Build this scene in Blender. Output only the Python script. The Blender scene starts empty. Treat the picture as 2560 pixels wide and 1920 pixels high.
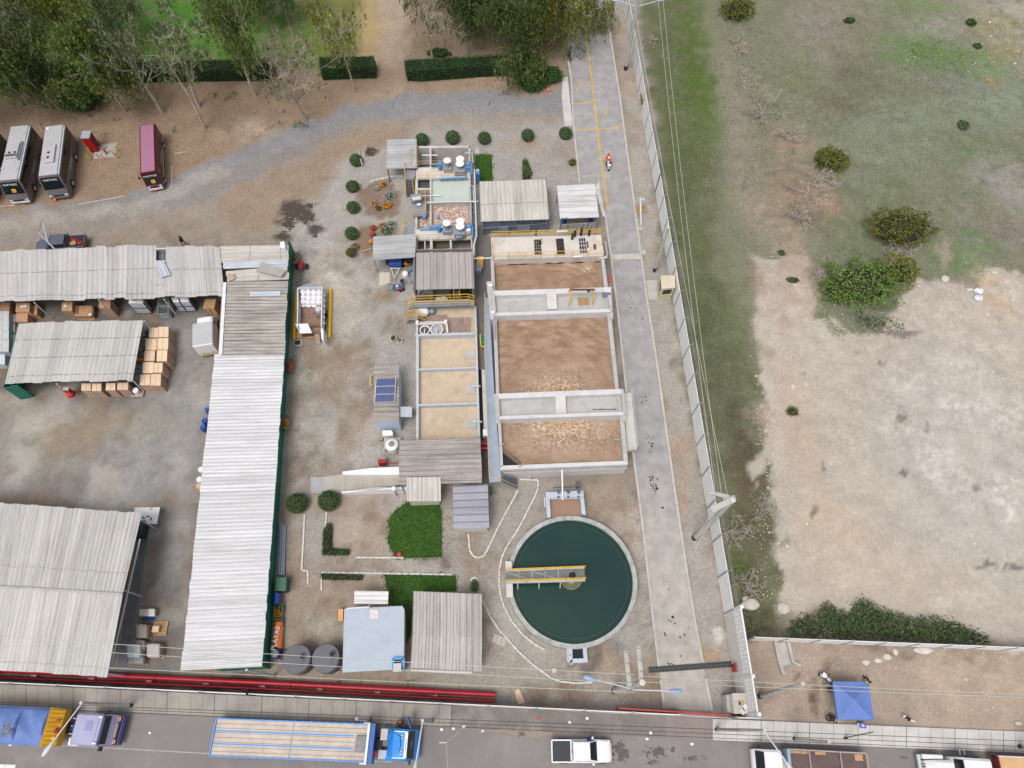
import bpy,math,random
import numpy as np
from mathutils import Vector,Matrix
R=random.Random(11)
NR=np.random.default_rng(5)
SC=bpy.context.scene
COL=SC.collection
PI=math.pi
F,U0,V0,H=1775.,1258.,1815.,70.
def _n(a):a=np.array(a,float);return a/np.linalg.norm(a)
_D=_n([U0-1280,-(V0-960),-F]);CZ=-_D
CX=np.array([1.,0,0]);CX=_n(CX-CX.dot(CZ)*CZ);CY=np.cross(CZ,CX)
def P(u,v,z=0.):
 """site plan position of a photo point lying at height z (metres)"""
 d=np.array([u-1280,-(v-960),-F]);w=(d.dot(CX),d.dot(CY),d.dot(CZ));t=(z-H)/w[2]
 return Vector((w[0]*t,w[1]*t,z))
def PP(pts,z=0.):return[P(u,v,z)for u,v in pts]
def build_camera():
 cam=bpy.data.cameras.new('camera');o=bpy.data.objects.new('camera',cam);COL.objects.link(o)
 m=Matrix((CX,CY,CZ)).to_4x4();m.translation=(0,0,H);o.matrix_world=m
 cam.sensor_fit='HORIZONTAL';cam.sensor_width=36;cam.lens=36*F/2560
 cam.clip_start=1;cam.clip_end=6000;SC.camera=o
build_camera()
def build_light():
 w=bpy.data.worlds.new('World');SC.world=w;w.use_nodes=True;nt=w.node_tree
 bg=nt.nodes['Background'];sky=nt.nodes.new('ShaderNodeTexSky');sky.sky_type='NISHITA';sky.sun_disc=False
 sky.sun_elevation=math.radians(66);sky.sun_rotation=math.radians(212);sky.air_density=1.0;sky.dust_density=4.0;sky.ozone_density=1.0
 hs=nt.nodes.new('ShaderNodeHueSaturation');hs.inputs['Saturation'].default_value=.22
 nt.links.new(sky.outputs[0],hs.inputs['Color']);nt.links.new(hs.outputs[0],bg.inputs['Color']);bg.inputs['Strength'].default_value=.115
 s=bpy.data.lights.new('sun','SUN');s.energy=1.25;s.angle=math.radians(26);s.color=(1,.96,.9)
 o=bpy.data.objects.new('sun',s);COL.objects.link(o)
 az,el=math.radians(212),math.radians(66)
 o.rotation_euler=Vector((math.sin(az)*math.cos(el),math.cos(az)*math.cos(el),math.sin(el))).to_track_quat('Z','Y').to_euler()
 SC.view_settings.view_transform='Standard';SC.view_settings.look='None';SC.view_settings.gamma=1;SC.view_settings.exposure=EXPO
EXPO=0.56
build_light()
GAIN=1.42
def lin(c):
 c=c/255.;return c/12.92 if c<=.04045 else((c+.055)/1.055)**2.4
def c3(rgb):return tuple(min(.86,lin(x)/GAIN)for x in rgb)
MATS={}
def _nodes(name):
 m=bpy.data.materials.new(name);m.use_nodes=True;nt=m.node_tree;b=nt.nodes['Principled BSDF']
 def N(t,**k):
  n=nt.nodes.new('ShaderNode'+t)
  for a,v in k.items():
   if a.startswith('i_'):n.inputs[a[2:].replace('_',' ')].default_value=v
   else:setattr(n,a,v)
  return n
 return m,nt,b,N,nt.links.new
def _mul(N,L,a,b_,fac=1.):
 n=N('Mix',data_type='RGBA',blend_type='MULTIPLY');n.inputs[0].default_value=fac
 for s,x in((6,a),(7,b_)):
  if isinstance(x,tuple):n.inputs[s].default_value=x
  else:L(x,n.inputs[s])
 return n.outputs[2]
def _mix(N,L,f,a,b_):
 n=N('Mix',data_type='RGBA')
 for s,x in((0,f),(6,a),(7,b_)):
  if isinstance(x,(tuple,float,int)):n.inputs[s].default_value=x
  else:L(x,n.inputs[s])
 return n.outputs[2]
def _ramp(N,L,x,a,b_,c=0.,d=1.):
 n=N('MapRange');n.inputs[1].default_value=a;n.inputs[2].default_value=b_;n.inputs[3].default_value=c;n.inputs[4].default_value=d
 L(x,n.inputs[0]);return n.outputs[0]
def _noise(N,L,vec,scale,det=4,rough=.55):
 n=N('TexNoise');n.inputs['Scale'].default_value=scale;n.inputs['Detail'].default_value=det;n.inputs['Roughness'].default_value=rough
 L(vec,n.inputs['Vector']);return n.outputs['Fac']
def mat(name,rgb,rough=.75,var=.14,scale=1.2,fine=0.,metal=0.,dirt=None,dirt_amt=.35,bump=0.,rnd=0.,coat=0.,raw=False):
 if name in MATS:return MATS[name]
 m,nt,b,N,L=_nodes(name);col=tuple(rgb)+(1,)if raw else c3(rgb)+(1,)
 geo=N('NewGeometry');pos=geo.outputs['Position']
 f=_noise(N,L,pos,scale,6,.6)
 g=_ramp(N,L,f,.3,.7,1-var,1+var)
 cc=N('CombineColor');[L(g,cc.inputs[i])for i in range(3)]
 out=_mul(N,L,col,cc.outputs[0])
 if fine:
  f2=_noise(N,L,pos,14,3,.7);g2=_ramp(N,L,f2,.3,.7,1-fine,1+fine);c2=N('CombineColor');[L(g2,c2.inputs[i])for i in range(3)]
  out=_mul(N,L,out,c2.outputs[0])
 if dirt:
  f3=_noise(N,L,pos,scale*.7+.13,8,.7);d=_ramp(N,L,f3,.5,.72,0,dirt_amt);out=_mix(N,L,d,out,c3(dirt)+(1,))
 if rnd:
  oi=N('ObjectInfo');g4=_ramp(N,L,oi.outputs['Random'],0,1,1-rnd,1+rnd);c4=N('CombineColor');[L(g4,c4.inputs[i])for i in range(3)]
  out=_mul(N,L,out,c4.outputs[0])
 L(out,b.inputs['Base Color']);b.inputs['Roughness'].default_value=rough;b.inputs['Metallic'].default_value=metal
 if coat:b.inputs['Coat Weight'].default_value=coat
 if bump:
  bp=N('Bump');bp.inputs['Strength'].default_value=bump;bp.inputs['Distance'].default_value=.05
  L(_noise(N,L,pos,9,4),bp.inputs['Height']);L(bp.outputs[0],b.inputs['Normal'])
 MATS[name]=m;return m
def roofmat(name,rgb,dark,pitch=.5,streak=.5,groove=.5,seam=0.,seam_amt=.8,blotch=.2,rough=.7,metal=0.,raw=False):
 if name in MATS:return MATS[name]
 m,nt,b,N,L=_nodes(name)
 uv=N('UVMap');sp=N('SeparateXYZ');L(uv.outputs[0],sp.inputs[0])
 def vec(a,c,off=0.):
  x=N('Math',operation='MULTIPLY');L(sp.outputs[0],x.inputs[0]);x.inputs[1].default_value=a
  y=N('Math',operation='MULTIPLY');L(sp.outputs[1],y.inputs[0]);y.inputs[1].default_value=c
  v=N('CombineXYZ');L(x.outputs[0],v.inputs[0]);L(y.outputs[0],v.inputs[1]);v.inputs[2].default_value=off;return v.outputs[0]
 base=c3(rgb)+(1,);dk=c3(dark)+(1,)
 s=_noise(N,L,vec(.16,3.2),1.0,5,.65);out=_mix(N,L,_ramp(N,L,s,.46,.72,0,streak),base,dk)
 s2=_noise(N,L,vec(.9,9.,3),1.0,4,.7);out=_mix(N,L,_ramp(N,L,s2,.5,.75,0,streak*.55),out,dk)
 bl=_noise(N,L,vec(.22,.22,7),1.0,5,.6);g=_ramp(N,L,bl,.3,.7,1-blotch,1+blotch*.6)
 fl=N('Math',operation='MULTIPLY');L(sp.outputs[1],fl.inputs[0]);fl.inputs[1].default_value=1/(pitch*2)
 f2=N('Math',operation='FLOOR');L(fl.outputs[0],f2.inputs[0]);wn=N('TexWhiteNoise',noise_dimensions='1D');L(f2.outputs[0],wn.inputs['W'])
 sh=_ramp(N,L,wn.outputs['Value'],0,1,.87,1.06);mm=N('Math',operation='MULTIPLY');L(g,mm.inputs[0]);L(sh,mm.inputs[1])
 cc=N('CombineColor');[L(mm.outputs[0],cc.inputs[i])for i in range(3)];out=_mul(N,L,out,cc.outputs[0])
 fr=N('Math',operation='MULTIPLY');L(sp.outputs[1],fr.inputs[0]);fr.inputs[1].default_value=1/pitch
 fr2=N('Math',operation='FRACT');L(fr.outputs[0],fr2.inputs[0]);gm=_ramp(N,L,fr2.outputs[0],.10,.24,1,0)
 gn=_noise(N,L,vec(.5,2.3,11),1.0,4,.7);gg=N('Math',operation='MULTIPLY');L(gm,gg.inputs[0]);L(_ramp(N,L,gn,.3,.65,groove*.35,groove),gg.inputs[1])
 out=_mix(N,L,gg.outputs[0],out,dk)
 rs=_noise(N,L,vec(.35,1.6,23),1.,6,.75);out=_mix(N,L,_ramp(N,L,rs,.6,.74,0,.4),out,c3((150,128,108))+(1,))
 if seam:
  a=N('Math',operation='MULTIPLY');L(sp.outputs[0],a.inputs[0]);a.inputs[1].default_value=1/seam
  wob=_noise(N,L,vec(.0,.8,5),1.,3);w2=N('Math',operation='MULTIPLY_ADD');L(wob,w2.inputs[0]);w2.inputs[1].default_value=.05;L(a.outputs[0],w2.inputs[2])
  a2=N('Math',operation='FRACT');L(w2.outputs[0],a2.inputs[0]);sm=_ramp(N,L,a2.outputs[0],.0,.16/seam,1,0)
  sn=_noise(N,L,vec(.25,2.6,17),1.,5,.8);s4=N('Math',operation='MULTIPLY');L(sm,s4.inputs[0]);L(_ramp(N,L,sn,.42,.56,.12,seam_amt),s4.inputs[1])
  out=_mix(N,L,s4.outputs[0],out,c3((60,56,52))+(1,))
 L(out,b.inputs['Base Color']);b.inputs['Roughness'].default_value=rough;b.inputs['Metallic'].default_value=metal
 MATS[name]=m;return m
def leafmat(name,dark,light,raw=True):
 if name in MATS:return MATS[name]
 m,nt,b,N,L=_nodes(name)
 at=N('Attribute',attribute_name='tone');out=_mix(N,L,at.outputs['Fac'],tuple(dark)+(1,),tuple(light)+(1,))
 oi=N('ObjectInfo');g4=_ramp(N,L,oi.outputs['Random'],0,1,.86,1.14);c4=N('CombineColor');[L(g4,c4.inputs[i])for i in range(3)]
 out=_mul(N,L,out,c4.outputs[0])
 L(out,b.inputs['Base Color']);b.inputs['Roughness'].default_value=.6
 b.inputs['Specular IOR Level'].default_value=.25
 MATS[name]=m;return m
OFF={}
class MB:
 def __init__(s):s.v=[];s.f=[];s.uv=None
 def add(s,vs,fs):
  o=len(s.v);s.v+=[tuple(x)for x in vs];s.f+=[tuple(i+o for i in f)for f in fs];return s
 def quad(s,*p):return s.add(p,[tuple(range(len(p)))])
 def prism(s,poly,z0,z1):
  """closed solid over a plan polygon; z1 may be a list"""
  n=len(poly);ar=sum(poly[i][0]*poly[(i+1)%n][1]-poly[(i+1)%n][0]*poly[i][1]for i in range(n))
  if ar<0:
   poly=poly[::-1]
   if isinstance(z1,(list,tuple)):z1=list(z1)[::-1]
  zz=z1 if isinstance(z1,(list,tuple))else[z1]*n
  return s.add([(p[0],p[1],z0)for p in poly]+[(p[0],p[1],zz[i])for i,p in enumerate(poly)],[tuple(range(n))[::-1],tuple(range(n,2*n))]+[(i,(i+1)%n,n+(i+1)%n,n+i)for i in range(n)])
 def box(s,c,d,rz=0.):
  x,y,z=d[0]/2,d[1]/2,d[2]/2;k,q=math.cos(rz),math.sin(rz)
  return s.prism([(c[0]+a*k-b*q,c[1]+a*q+b*k)for a,b in((-x,-y),(x,-y),(x,y),(-x,y))],c[2]-z,c[2]+z)
 def boxb(s,x0,x1,y0,y1,z0,z1):return s.prism([(x0,y0),(x1,y0),(x1,y1),(x0,y1)],z0,z1)
 def beam(s,a,b,w,h=None):
  h=h or w;a=Vector(a);b=Vector(b);d=(b-a).normalized();up=Vector((0,0,1))
  if abs(d.z)>.98:up=Vector((0,1,0))
  x=d.cross(up).normalized()*w/2;y=x.cross(d).normalized()*h/2
  vs=[p+q for p in(a,b)for q in(-x-y,x-y,x+y,-x+y)]
  return s.add(vs,[(3,2,1,0),(4,5,6,7),(0,1,5,4),(1,2,6,5),(2,3,7,6),(3,0,4,7)])
 def tube(s,path,r,n=6,caps=True):
  path=[Vector(p)for p in path];k=len(path);rr=r if isinstance(r,(list,tuple))else[r]*k;vs=[];prev=None
  for i,p in enumerate(path):
   d=(path[min(i+1,k-1)]-path[max(i-1,0)])
   if d.length<1e-6:d=Vector((0,0,1))
   d.normalize()
   if prev is None:
    up=Vector((0,0,1))if abs(d.z)<.95 else Vector((1,0,0));x=d.cross(up).normalized()
   else:x=(prev-d*prev.dot(d)).normalized()
   prev=x;y=d.cross(x)
   for j in range(n):
    a=2*PI*j/n;vs.append(p+x*math.cos(a)*rr[i]+y*math.sin(a)*rr[i])
  fs=[(i*n+j,i*n+(j+1)%n,(i+1)*n+(j+1)%n,(i+1)*n+j)for i in range(k-1)for j in range(n)]
  if caps:fs+=[tuple(range(n))[::-1],tuple(range((k-1)*n,k*n))]
  return s.add(vs,fs)
 def cyl(s,c,r,z0,z1,n=20,r2=None):return s.tube([(c[0],c[1],z0),(c[0],c[1],z1)],[r,r if r2 is None else r2],n)
 def lathe(s,c,prof,n=20):
  return s.tube([(c[0],c[1],c[2]+z)for _,z in prof],[max(.002,r)for r,_ in prof],n)
 def ring(s,c,r0,r1,z0,z1,n=72):
  vs=[(c[0]+r*math.cos(2*PI*i/n),c[1]+r*math.sin(2*PI*i/n),z)for i in range(n)for r,z in((r0,z0),(r1,z0),(r1,z1),(r0,z1))]
  return s.add(vs,[(i*4+j,i*4+(j+1)%4,((i+1)%n)*4+(j+1)%4,((i+1)%n)*4+j)for i in range(n)for j in range(4)])
 def wall(s,path,t,z0,z1):
  """wall of thickness t along a plan polyline"""
  p=[Vector((a[0],a[1]))for a in path];L_,R_=[],[]
  for i,q in enumerate(p):
   d=(p[min(i+1,len(p)-1)]-p[max(i-1,0)]).normalized();nn=Vector((-d.y,d.x))*t/2;L_.append(q+nn);R_.append(q-nn)
  n=len(p);vs=[]
  for i in range(n):vs+=[(L_[i].x,L_[i].y,z0),(R_[i].x,R_[i].y,z0),(R_[i].x,R_[i].y,z1),(L_[i].x,L_[i].y,z1)]
  fs=[(0,1,2,3),tuple((n-1)*4+k for k in(3,2,1,0))]
  for i in range(n-1):
   for j in range(4):fs.append((i*4+j,(i+1)*4+j,(i+1)*4+(j+1)%4,i*4+(j+1)%4))
  return s.add(vs,fs)
 def ico(s,c,r,sub=2,jit=0.,sc=(1,1,1),rnd=None):
  import bmesh
  bm=bmesh.new();bmesh.ops.create_icosphere(bm,subdivisions=sub,radius=1);rnd=rnd or R
  vs=[Vector((c[0]+v.co.x*r*sc[0]*(1+rnd.uniform(-jit,jit)),c[1]+v.co.y*r*sc[1]*(1+rnd.uniform(-jit,jit)),c[2]+v.co.z*r*sc[2]*(1+rnd.uniform(-jit,jit))))for v in bm.verts]
  fs=[tuple(v.index for v in f.verts)for f in bm.faces];bm.free();return s.add(vs,fs)
 def loft(s,rings):
  n=len(rings[0]);k=len(rings);vs=[p for r in rings for p in r]
  return s.add(vs,[(i*n+j,i*n+(j+1)%n,(i+1)*n+(j+1)%n,(i+1)*n+j)for i in range(k-1)for j in range(n)]+[tuple(range(n))[::-1],tuple(range((k-1)*n,k*n))])
 def build(s,name,m,parent=None,smooth=False,world=True,loc=None,bevel=0.,label=None):
  off=Vector((0,0,0))
  if parent is not None and world:off=OFF.get(parent.name,off)
  elif parent is None:
   if loc is None:
    a=np.array(s.v);lo,hi=a.min(0),a.max(0);loc=((lo[0]+hi[0])/2,(lo[1]+hi[1])/2,lo[2])
   off=Vector(loc)
  me=bpy.data.meshes.new(name);me.from_pydata([tuple(Vector(v)-off)for v in s.v],[],s.f)
  if s.uv:
   lay=me.uv_layers.new(name='UVMap')
   for lp in me.loops:lay.data[lp.index].uv=s.uv[lp.vertex_index]
  for mm in(m if isinstance(m,(list,tuple))else[m]):me.materials.append(mm)
  if smooth:
   me.polygons.foreach_set('use_smooth',[True]*len(me.polygons))
  me.validate();me.update()
  import bmesh
  bm=bmesh.new();bm.from_mesh(me);bmesh.ops.recalc_face_normals(bm,faces=bm.faces);bm.to_mesh(me);bm.free()
  o=bpy.data.objects.new(name,me);COL.objects.link(o)
  if parent is not None:
   o.parent=parent;OFF[o.name]=OFF.get(parent.name,Vector((0,0,0)))
  else:o.location=off;OFF[o.name]=off
  if smooth:
   try:md=o.modifiers.new('wn','EDGE_SPLIT');md.split_angle=math.radians(40)
   except Exception:pass
  if bevel:
   md=o.modifiers.new('bevel','BEVEL');md.width=bevel;md.segments=2;md.limit_method='ANGLE';md.angle_limit=math.radians(40)
  if label:o['label']=label
  return o
def tag(o,label,cat,group=None):
 o['label']=label;o['category']=cat
 if group:o['group']=group
 return o
def thing(name,label,cat,loc=(0,0,0),rz=0.,group=None):
 o=bpy.data.objects.new(name,None);COL.objects.link(o);o.location=loc;o.rotation_euler=(0,0,rz);o.empty_display_size=.3
 OFF[o.name]=Vector(loc);return tag(o,label,cat,group)
def struct(o):o['kind']='structure';return o
def stuff(o):o['kind']='stuff';return o
def dup(root,loc,rz=None,label=None,group=None,scale=None):
 def cp(o,par):
  c=o.copy();COL.objects.link(c)
  if par is not None:c.parent=par
  for ch in o.children:cp(ch,c)
  return c
 c=cp(root,None);c.location=loc
 if rz is not None:c.rotation_euler=(0,0,rz)
 if label:c['label']=label
 if group:c['group']=group
 if scale:c.scale=scale
 OFF[c.name]=Vector(loc)
 return c
def cen(pts):
 a=np.array([tuple(p)for p in pts]);m=a.mean(0);return Vector((m[0],m[1],0))
def text(s,size,m,parent,mtx,name='lettering',ext=.004,world=False):
 cu=bpy.data.curves.new('txt','FONT');cu.body=s;cu.size=size;cu.extrude=ext;cu.align_x='CENTER';cu.align_y='CENTER'
 o=bpy.data.objects.new('txt',cu);COL.objects.link(o);dg=bpy.context.evaluated_depsgraph_get()
 me=bpy.data.meshes.new_from_object(o.evaluated_get(dg));bpy.data.objects.remove(o);me.transform(mtx);me.materials.clear();me.materials.append(m)
 t=bpy.data.objects.new(name,me);COL.objects.link(t);t.parent=parent;OFF[t.name]=OFF.get(parent.name,Vector((0,0,0)));return t
def frame_mtx(o,x,y):
 """matrix with origin o, text running along x, letters upright along y"""
 x=Vector(x).normalized();z=x.cross(Vector(y)).normalized();y=z.cross(x);m=Matrix((x,y,z)).transposed().to_4x4();m.translation=o;return m
def lerp(a,b,t):return a+(b-a)*t
def bil(q,s,t):return lerp(lerp(q[0],q[1],s),lerp(q[3],q[2],s),t)
def roof(name,q,m,parent,pitch=.5,depth=.05,thick=.05,rows=1,ragged=0.,sag=0.,label=None):
 """ribbed sheet roof over quad q = [A,B,C,D] (3-D); ribs run A->D and B->C"""
 w=((q[1]-q[0]).length+(q[2]-q[3]).length)/2;ln=((q[3]-q[0]).length+(q[2]-q[1]).length)/2
 nr=max(2,int(round(w/pitch)));prof=[(0,0),(.1,0),(.2,1),(.42,1),(.52,0),(.76,0)]
 b=MB();b.uv=[];cols=[]
 for i in range(nr):
  for a,h in prof:cols.append(((i+a)/nr,h*depth))
 cols.append((1.,0));rows_t=[j/rows for j in range(rows+1)]
 rg=[(R.uniform(-1,1)*ragged/ln,R.uniform(-1,1)*ragged/ln)for _ in range(nr//2+2)]
 k=len(cols)
 for t in rows_t:
  for ci,(s,h)in enumerate(cols):
   e=rg[(ci//6)//2];tt=t
   if t==0:tt=e[0]
   elif t==1:tt=1+e[1]
   p=bil(q,s,tt);b.v.append((p.x,p.y,p.z+h-sag*math.sin(PI*t)*.5));b.uv.append((t*ln,s*w))
 for t in rows_t[::rows]:
  for ci,(s,h)in enumerate(cols):
   e=rg[(ci//6)//2];tt=e[0]if t==0 else 1+e[1]
   p=bil(q,s,tt);b.v.append((p.x,p.y,p.z-thick));b.uv.append((t*ln,s*w))
 for j in range(rows):
  for c in range(k-1):b.f.append((j*k+c,j*k+c+1,(j+1)*k+c+1,(j+1)*k+c))
 o=(rows+1)*k
 for c in range(k-1):
  b.f.append((o+c,o+k+c,o+k+c+1,o+c+1));b.f.append((c,o+c,o+c+1,c+1));b.f.append((rows*k+c,rows*k+c+1,o+k+c+1,o+k+c))
 return b.build(name,m,parent,label=label)
def post(parent,top,zt,r=.06,m=None,z0=0.,n=6,name='post',base=None):
 p=Vector(top);return MB().tube([(p.x,p.y,z0),(p.x,p.y,zt)],r,n).build(name,m,parent)
def rail(path,h,m,parent,sp=1.8,r=.03,closed=False,name='handrail',mid=True):
 b=MB();path=[Vector(p)for p in path]
 if closed:path=path+[path[0]]
 up=Vector((0,0,h))
 b.tube([p+up for p in path],r,5)
 if mid:b.tube([p+up*.5 for p in path],r*.8,5)
 for i in range(len(path)-1):
  L_=(path[i+1]-path[i]).length;n=max(1,int(round(L_/sp)))
  for j in range(n+(1 if i==len(path)-2 else 0)):
   p=lerp(path[i],path[i+1],j/n);b.tube([p,p+up],r,5)
 return b.build(name,m,parent)
def px(u,v,z=0.):return P(u,v,z)
def vnoise(x,y,sc,seed):
 r=np.random.default_rng(seed);T=r.random((256,256));x=x*sc+100;y=y*sc+100
 xi=np.floor(x).astype(int);yi=np.floor(y).astype(int);fx=x-xi;fy=y-yi;fx=fx*fx*(3-2*fx);fy=fy*fy*(3-2*fy)
 g=lambda a,b:T[a%256,b%256]
 return(g(xi,yi)*(1-fx)+g(xi+1,yi)*fx)*(1-fy)+(g(xi,yi+1)*(1-fx)+g(xi+1,yi+1)*fx)*fy
def fbm(x,y,sc,seed,o=4):
 s=0;a=.5;t=0
 for k in range(o):s=s+a*vnoise(x,y,sc*2**k,seed+k);t+=a;a*=.55
 return s/t
def build_ground():
 st=.36
 xs=np.concatenate([[-3000,-800,-250,-130,-100],np.arange(-82,86,st),[100,130,250,800,3000]])
 ys=np.concatenate([[-3000,-800,-200,-60,-20],np.arange(-8,106,st),[118,140,250,800,3000]])
 X,Y=np.meshgrid(xs,ys);sh=X.shape;x=X.ravel();y=Y.ravel()
 wx=x+(fbm(x,y,.45,1)-.5)*2.6+(fbm(x,y,1.7,9)-.5)*.9;wy=y+(fbm(x,y,.45,21)-.5)*2.6+(fbm(x,y,1.7,29)-.5)*.9
 L3=lambda c:np.array(c3(c))
 col=np.tile(L3((158,146,134)),(len(x),1));kind=np.zeros((len(x),3));kind[:,0]=.5
 def sdf(pts,xx,yy):
  p=np.array([(q[0],q[1])for q in pts]);n=len(p);d=np.full(len(xx),1e18);ins=np.zeros(len(xx),bool);j=n-1
  for i in range(n):
   e=p[j]-p[i];w0=xx-p[i,0];w1=yy-p[i,1];t=np.clip((w0*e[0]+w1*e[1])/max(1e-9,e.dot(e)),0,1)
   d=np.minimum(d,(w0-e[0]*t)**2+(w1-e[1]*t)**2)
   c=((p[i,1]>yy)!=(p[j,1]>yy))&(xx<(p[j,0]-p[i,0])*(yy-p[i,1])/(p[j,1]-p[i,1]+1e-12)+p[i,0]);ins^=c;j=i
  return np.where(ins,np.sqrt(d),-np.sqrt(d))
 def apply(m,rgb,kd):
  nonlocal col,kind
  if rgb is not None:col=col*(1-m[:,None])+L3(rgb)*m[:,None]
  if kd is not None:kind=kind*(1-m[:,None])+np.array(kd)*m[:,None]
 def poly(pts,rgb,f=1.,k=1.,kd=None,warp=True,brk=0.,seed=50):
  d=sdf(PP(pts),wx if warp else x,wy if warp else y);m=np.clip(d/f+.5,0,1)*k
  if brk:m=m*np.clip((fbm(x,y,.55,seed)-.5)*6*brk+1-brk*.6,0,1)
  apply(m,rgb,kd)
 def path(pts,wd,rgb,f=1.,k=1.,kd=None):
  p=[P(u,v)for u,v in pts];d=np.full(len(x),1e9)
  for i in range(len(p)-1):
   e=p[i+1]-p[i];w0=wx-p[i].x;w1=wy-p[i].y;t=np.clip((w0*e.x+w1*e.y)/max(1e-9,e.x*e.x+e.y*e.y),0,1)
   d=np.minimum(d,np.hypot(w0-e.x*t,w1-e.y*t))
  apply(np.clip((wd/2-d)/f+.5,0,1)*k,rgb,kd)
 def blob(u,v,rx,ry,rgb,k=1.,kd=None,brk=0.,seed=70,soft=1.):
  c=P(u,v);q=((wx-c.x)/rx)**2+((wy-c.y)/ry)**2;m=np.clip((1-np.sqrt(q))/(.6*soft),0,1)*k
  if brk:m=m*np.clip((fbm(x,y,.9 if brk<1 else 1.5,seed)-.5)*7*brk+1-brk*.55,0,1)
  apply(m,rgb,kd)
 def ns(a):return(vnoise(x,y,a[0],a[1])if len(a)<3 else fbm(x,y,a[0],a[1],a[2]))
 G=(.1,1,0);GR=(1,0,0);LI=(.5,0,1);DI=(.35,0,.25);CN=(.15,0,0)
 poly([(-400,-300),(1500,-300),(1420,150),(0,215),(-400,225)],(138,122,104),3,1,LI)
 for a in[(420,60,14,22),(560,110,8,8),(250,90,9,16),(690,30,9,20),(120,60,14,25),(820,80,7,18),(500,20,16,20)]:
  blob(a[0],a[1],a[2],a[3],(72,122,40),.9,G,.35,soft=1.4)
 blob(860,60,6,26,(128,128,72),.8,G,.5);blob(935,60,3,30,(196,170,128),.7,DI)
 path([(985,-200),(985,0),(980,100),(968,190),(965,240)],4.2,(176,158,140),1.4,.9,DI)
 poly([(-200,215),(1400,150),(1400,300),(1040,260),(850,300),(520,430),(300,520),(-200,560)],(156,134,114),2.5,1,LI)
 poly([(-200,215),(720,195),(700,330),(330,300),(-200,330)],(132,112,96),3,.75,LI,brk=.5)
 blob(1270,225,12,3,(170,150,132),.6);blob(960,240,6,4,(172,152,134),.6)
 blob(345,230,4,3,(170,148,122),.6);blob(490,250,9,5,(160,136,112),.6,LI);blob(640,330,6,3,(198,186,170),.5,brk=.6)
 path([(-100,590),(120,560),(330,525),(520,455),(700,372),(880,300),(1080,264),(1420,270)],5.4,(148,146,148),1.2,1,GR);path([(-100,585),(300,560),(560,520),(720,470)],4,(160,148,136),2.5,.8)
 path([(-100,580),(150,540),(360,510),(560,430)],2,(178,170,160),1,.6);path([(880,330),(1100,300),(1420,300)],2.6,(168,154,140),2,.7)
 path([(520,470),(720,385),(900,320)],1.6,(150,136,122),1.6,.6)
 poly([(700,560),(790,470),(850,385),(1030,325),(1420,318),(1450,500),(1400,760),(1250,1700),(700,1720),(720,600)],(174,169,163),3,1,GR)
 poly([(560,480),(760,395),(880,330),(1020,305),(1040,325),(860,400),(800,480),(700,560),(560,560)],(160,140,122),2.,.85,LI)
 for a in[(820,700,3,5,(204,192,178),.8),(850,800,4.5,8,(198,186,170),.6),(800,900,4,7,(158,146,130),.6),(760,1050,3.5,8,(150,140,128),.7),(900,880,2.6,3,(140,126,110),.8),(1010,830,1.6,2,(152,138,122),.5),(880,1010,2.4,5,(148,132,116),.7),(760,1150,3,5,(128,112,98),.8),(870,1110,4,4,(186,180,172),.7),(930,1000,1.5,6,(165,138,112),.5),(830,620,4,4,(190,187,183),.6),(745,950,1.5,6,(142,130,116),.7),(955,745,1.2,1.6,(150,128,106),.8),(830,690,.8,1,(232,228,224),.9)]:
  blob(a[0],a[1],a[2],a[3],a[4],a[5],brk=.35)
 for a in[(738,530,2.6,2.6),(725,560,1.8,3.),(765,545,2.2,1.6),(712,592,1.6,.7),(790,572,1.8,.9),(770,520,1.4,1.0),(752,590,.8,.5)]:
  blob(a[0],a[1],a[2],a[3],(82,74,68),.95,brk=.8,soft=.5)
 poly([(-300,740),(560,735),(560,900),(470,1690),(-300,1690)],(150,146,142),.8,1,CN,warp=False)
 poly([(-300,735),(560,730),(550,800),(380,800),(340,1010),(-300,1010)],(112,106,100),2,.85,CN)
 for a in[(200,1080,9,3,(172,166,152),.8),(300,1060,7,3,(164,156,140),.6),(100,1150,8,4,(158,152,140),.7),(330,1180,8,6,(164,163,164),.8),(120,1220,8,2.5,(128,124,122),.6),(430,1400,2,9,(168,166,164),.8),(390,1300,2,4,(132,126,120),.6),(380,1460,.9,2.5,(120,96,74),.6),(80,1020,2.5,1.2,(84,72,64),.8),(420,1560,3,6,(118,112,106),.8),(470,1060,2,8,(166,164,162),.7)]:
  blob(a[0],a[1],a[2],a[3],a[4],a[5],brk=.3)
 poly([(-200,1690),(660,1690),(1240,1730),(1240,1770),(640,1735),(-200,1705)],(118,104,94),.6,1,DI)
 poly([(720,1260),(840,1240),(1040,1260),(1040,1800),(700,1790),(690,1300)],(168,152,138),2.5,.9,DI)
 poly([(1030,1230),(1330,1200),(1640,1250),(1640,1780),(1030,1770)],(174,165,155),2,1,GR)
 poly([(760,1290),(812,1290),(812,1385),(1135,1395),(1140,1300),(1160,1330),(1215,1400),(1300,1240),(1345,1210),(1260,1400),(1250,1470),(1330,1660),(1200,1460),(1130,1430),(830,1436),(830,1480),(770,1480)],(172,166,160),1,.9,GR)
 poly([(740,1440),(840,1470),(850,1620),(715,1620),(715,1480)],(162,150,134),1.5,.8,GR)
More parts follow.
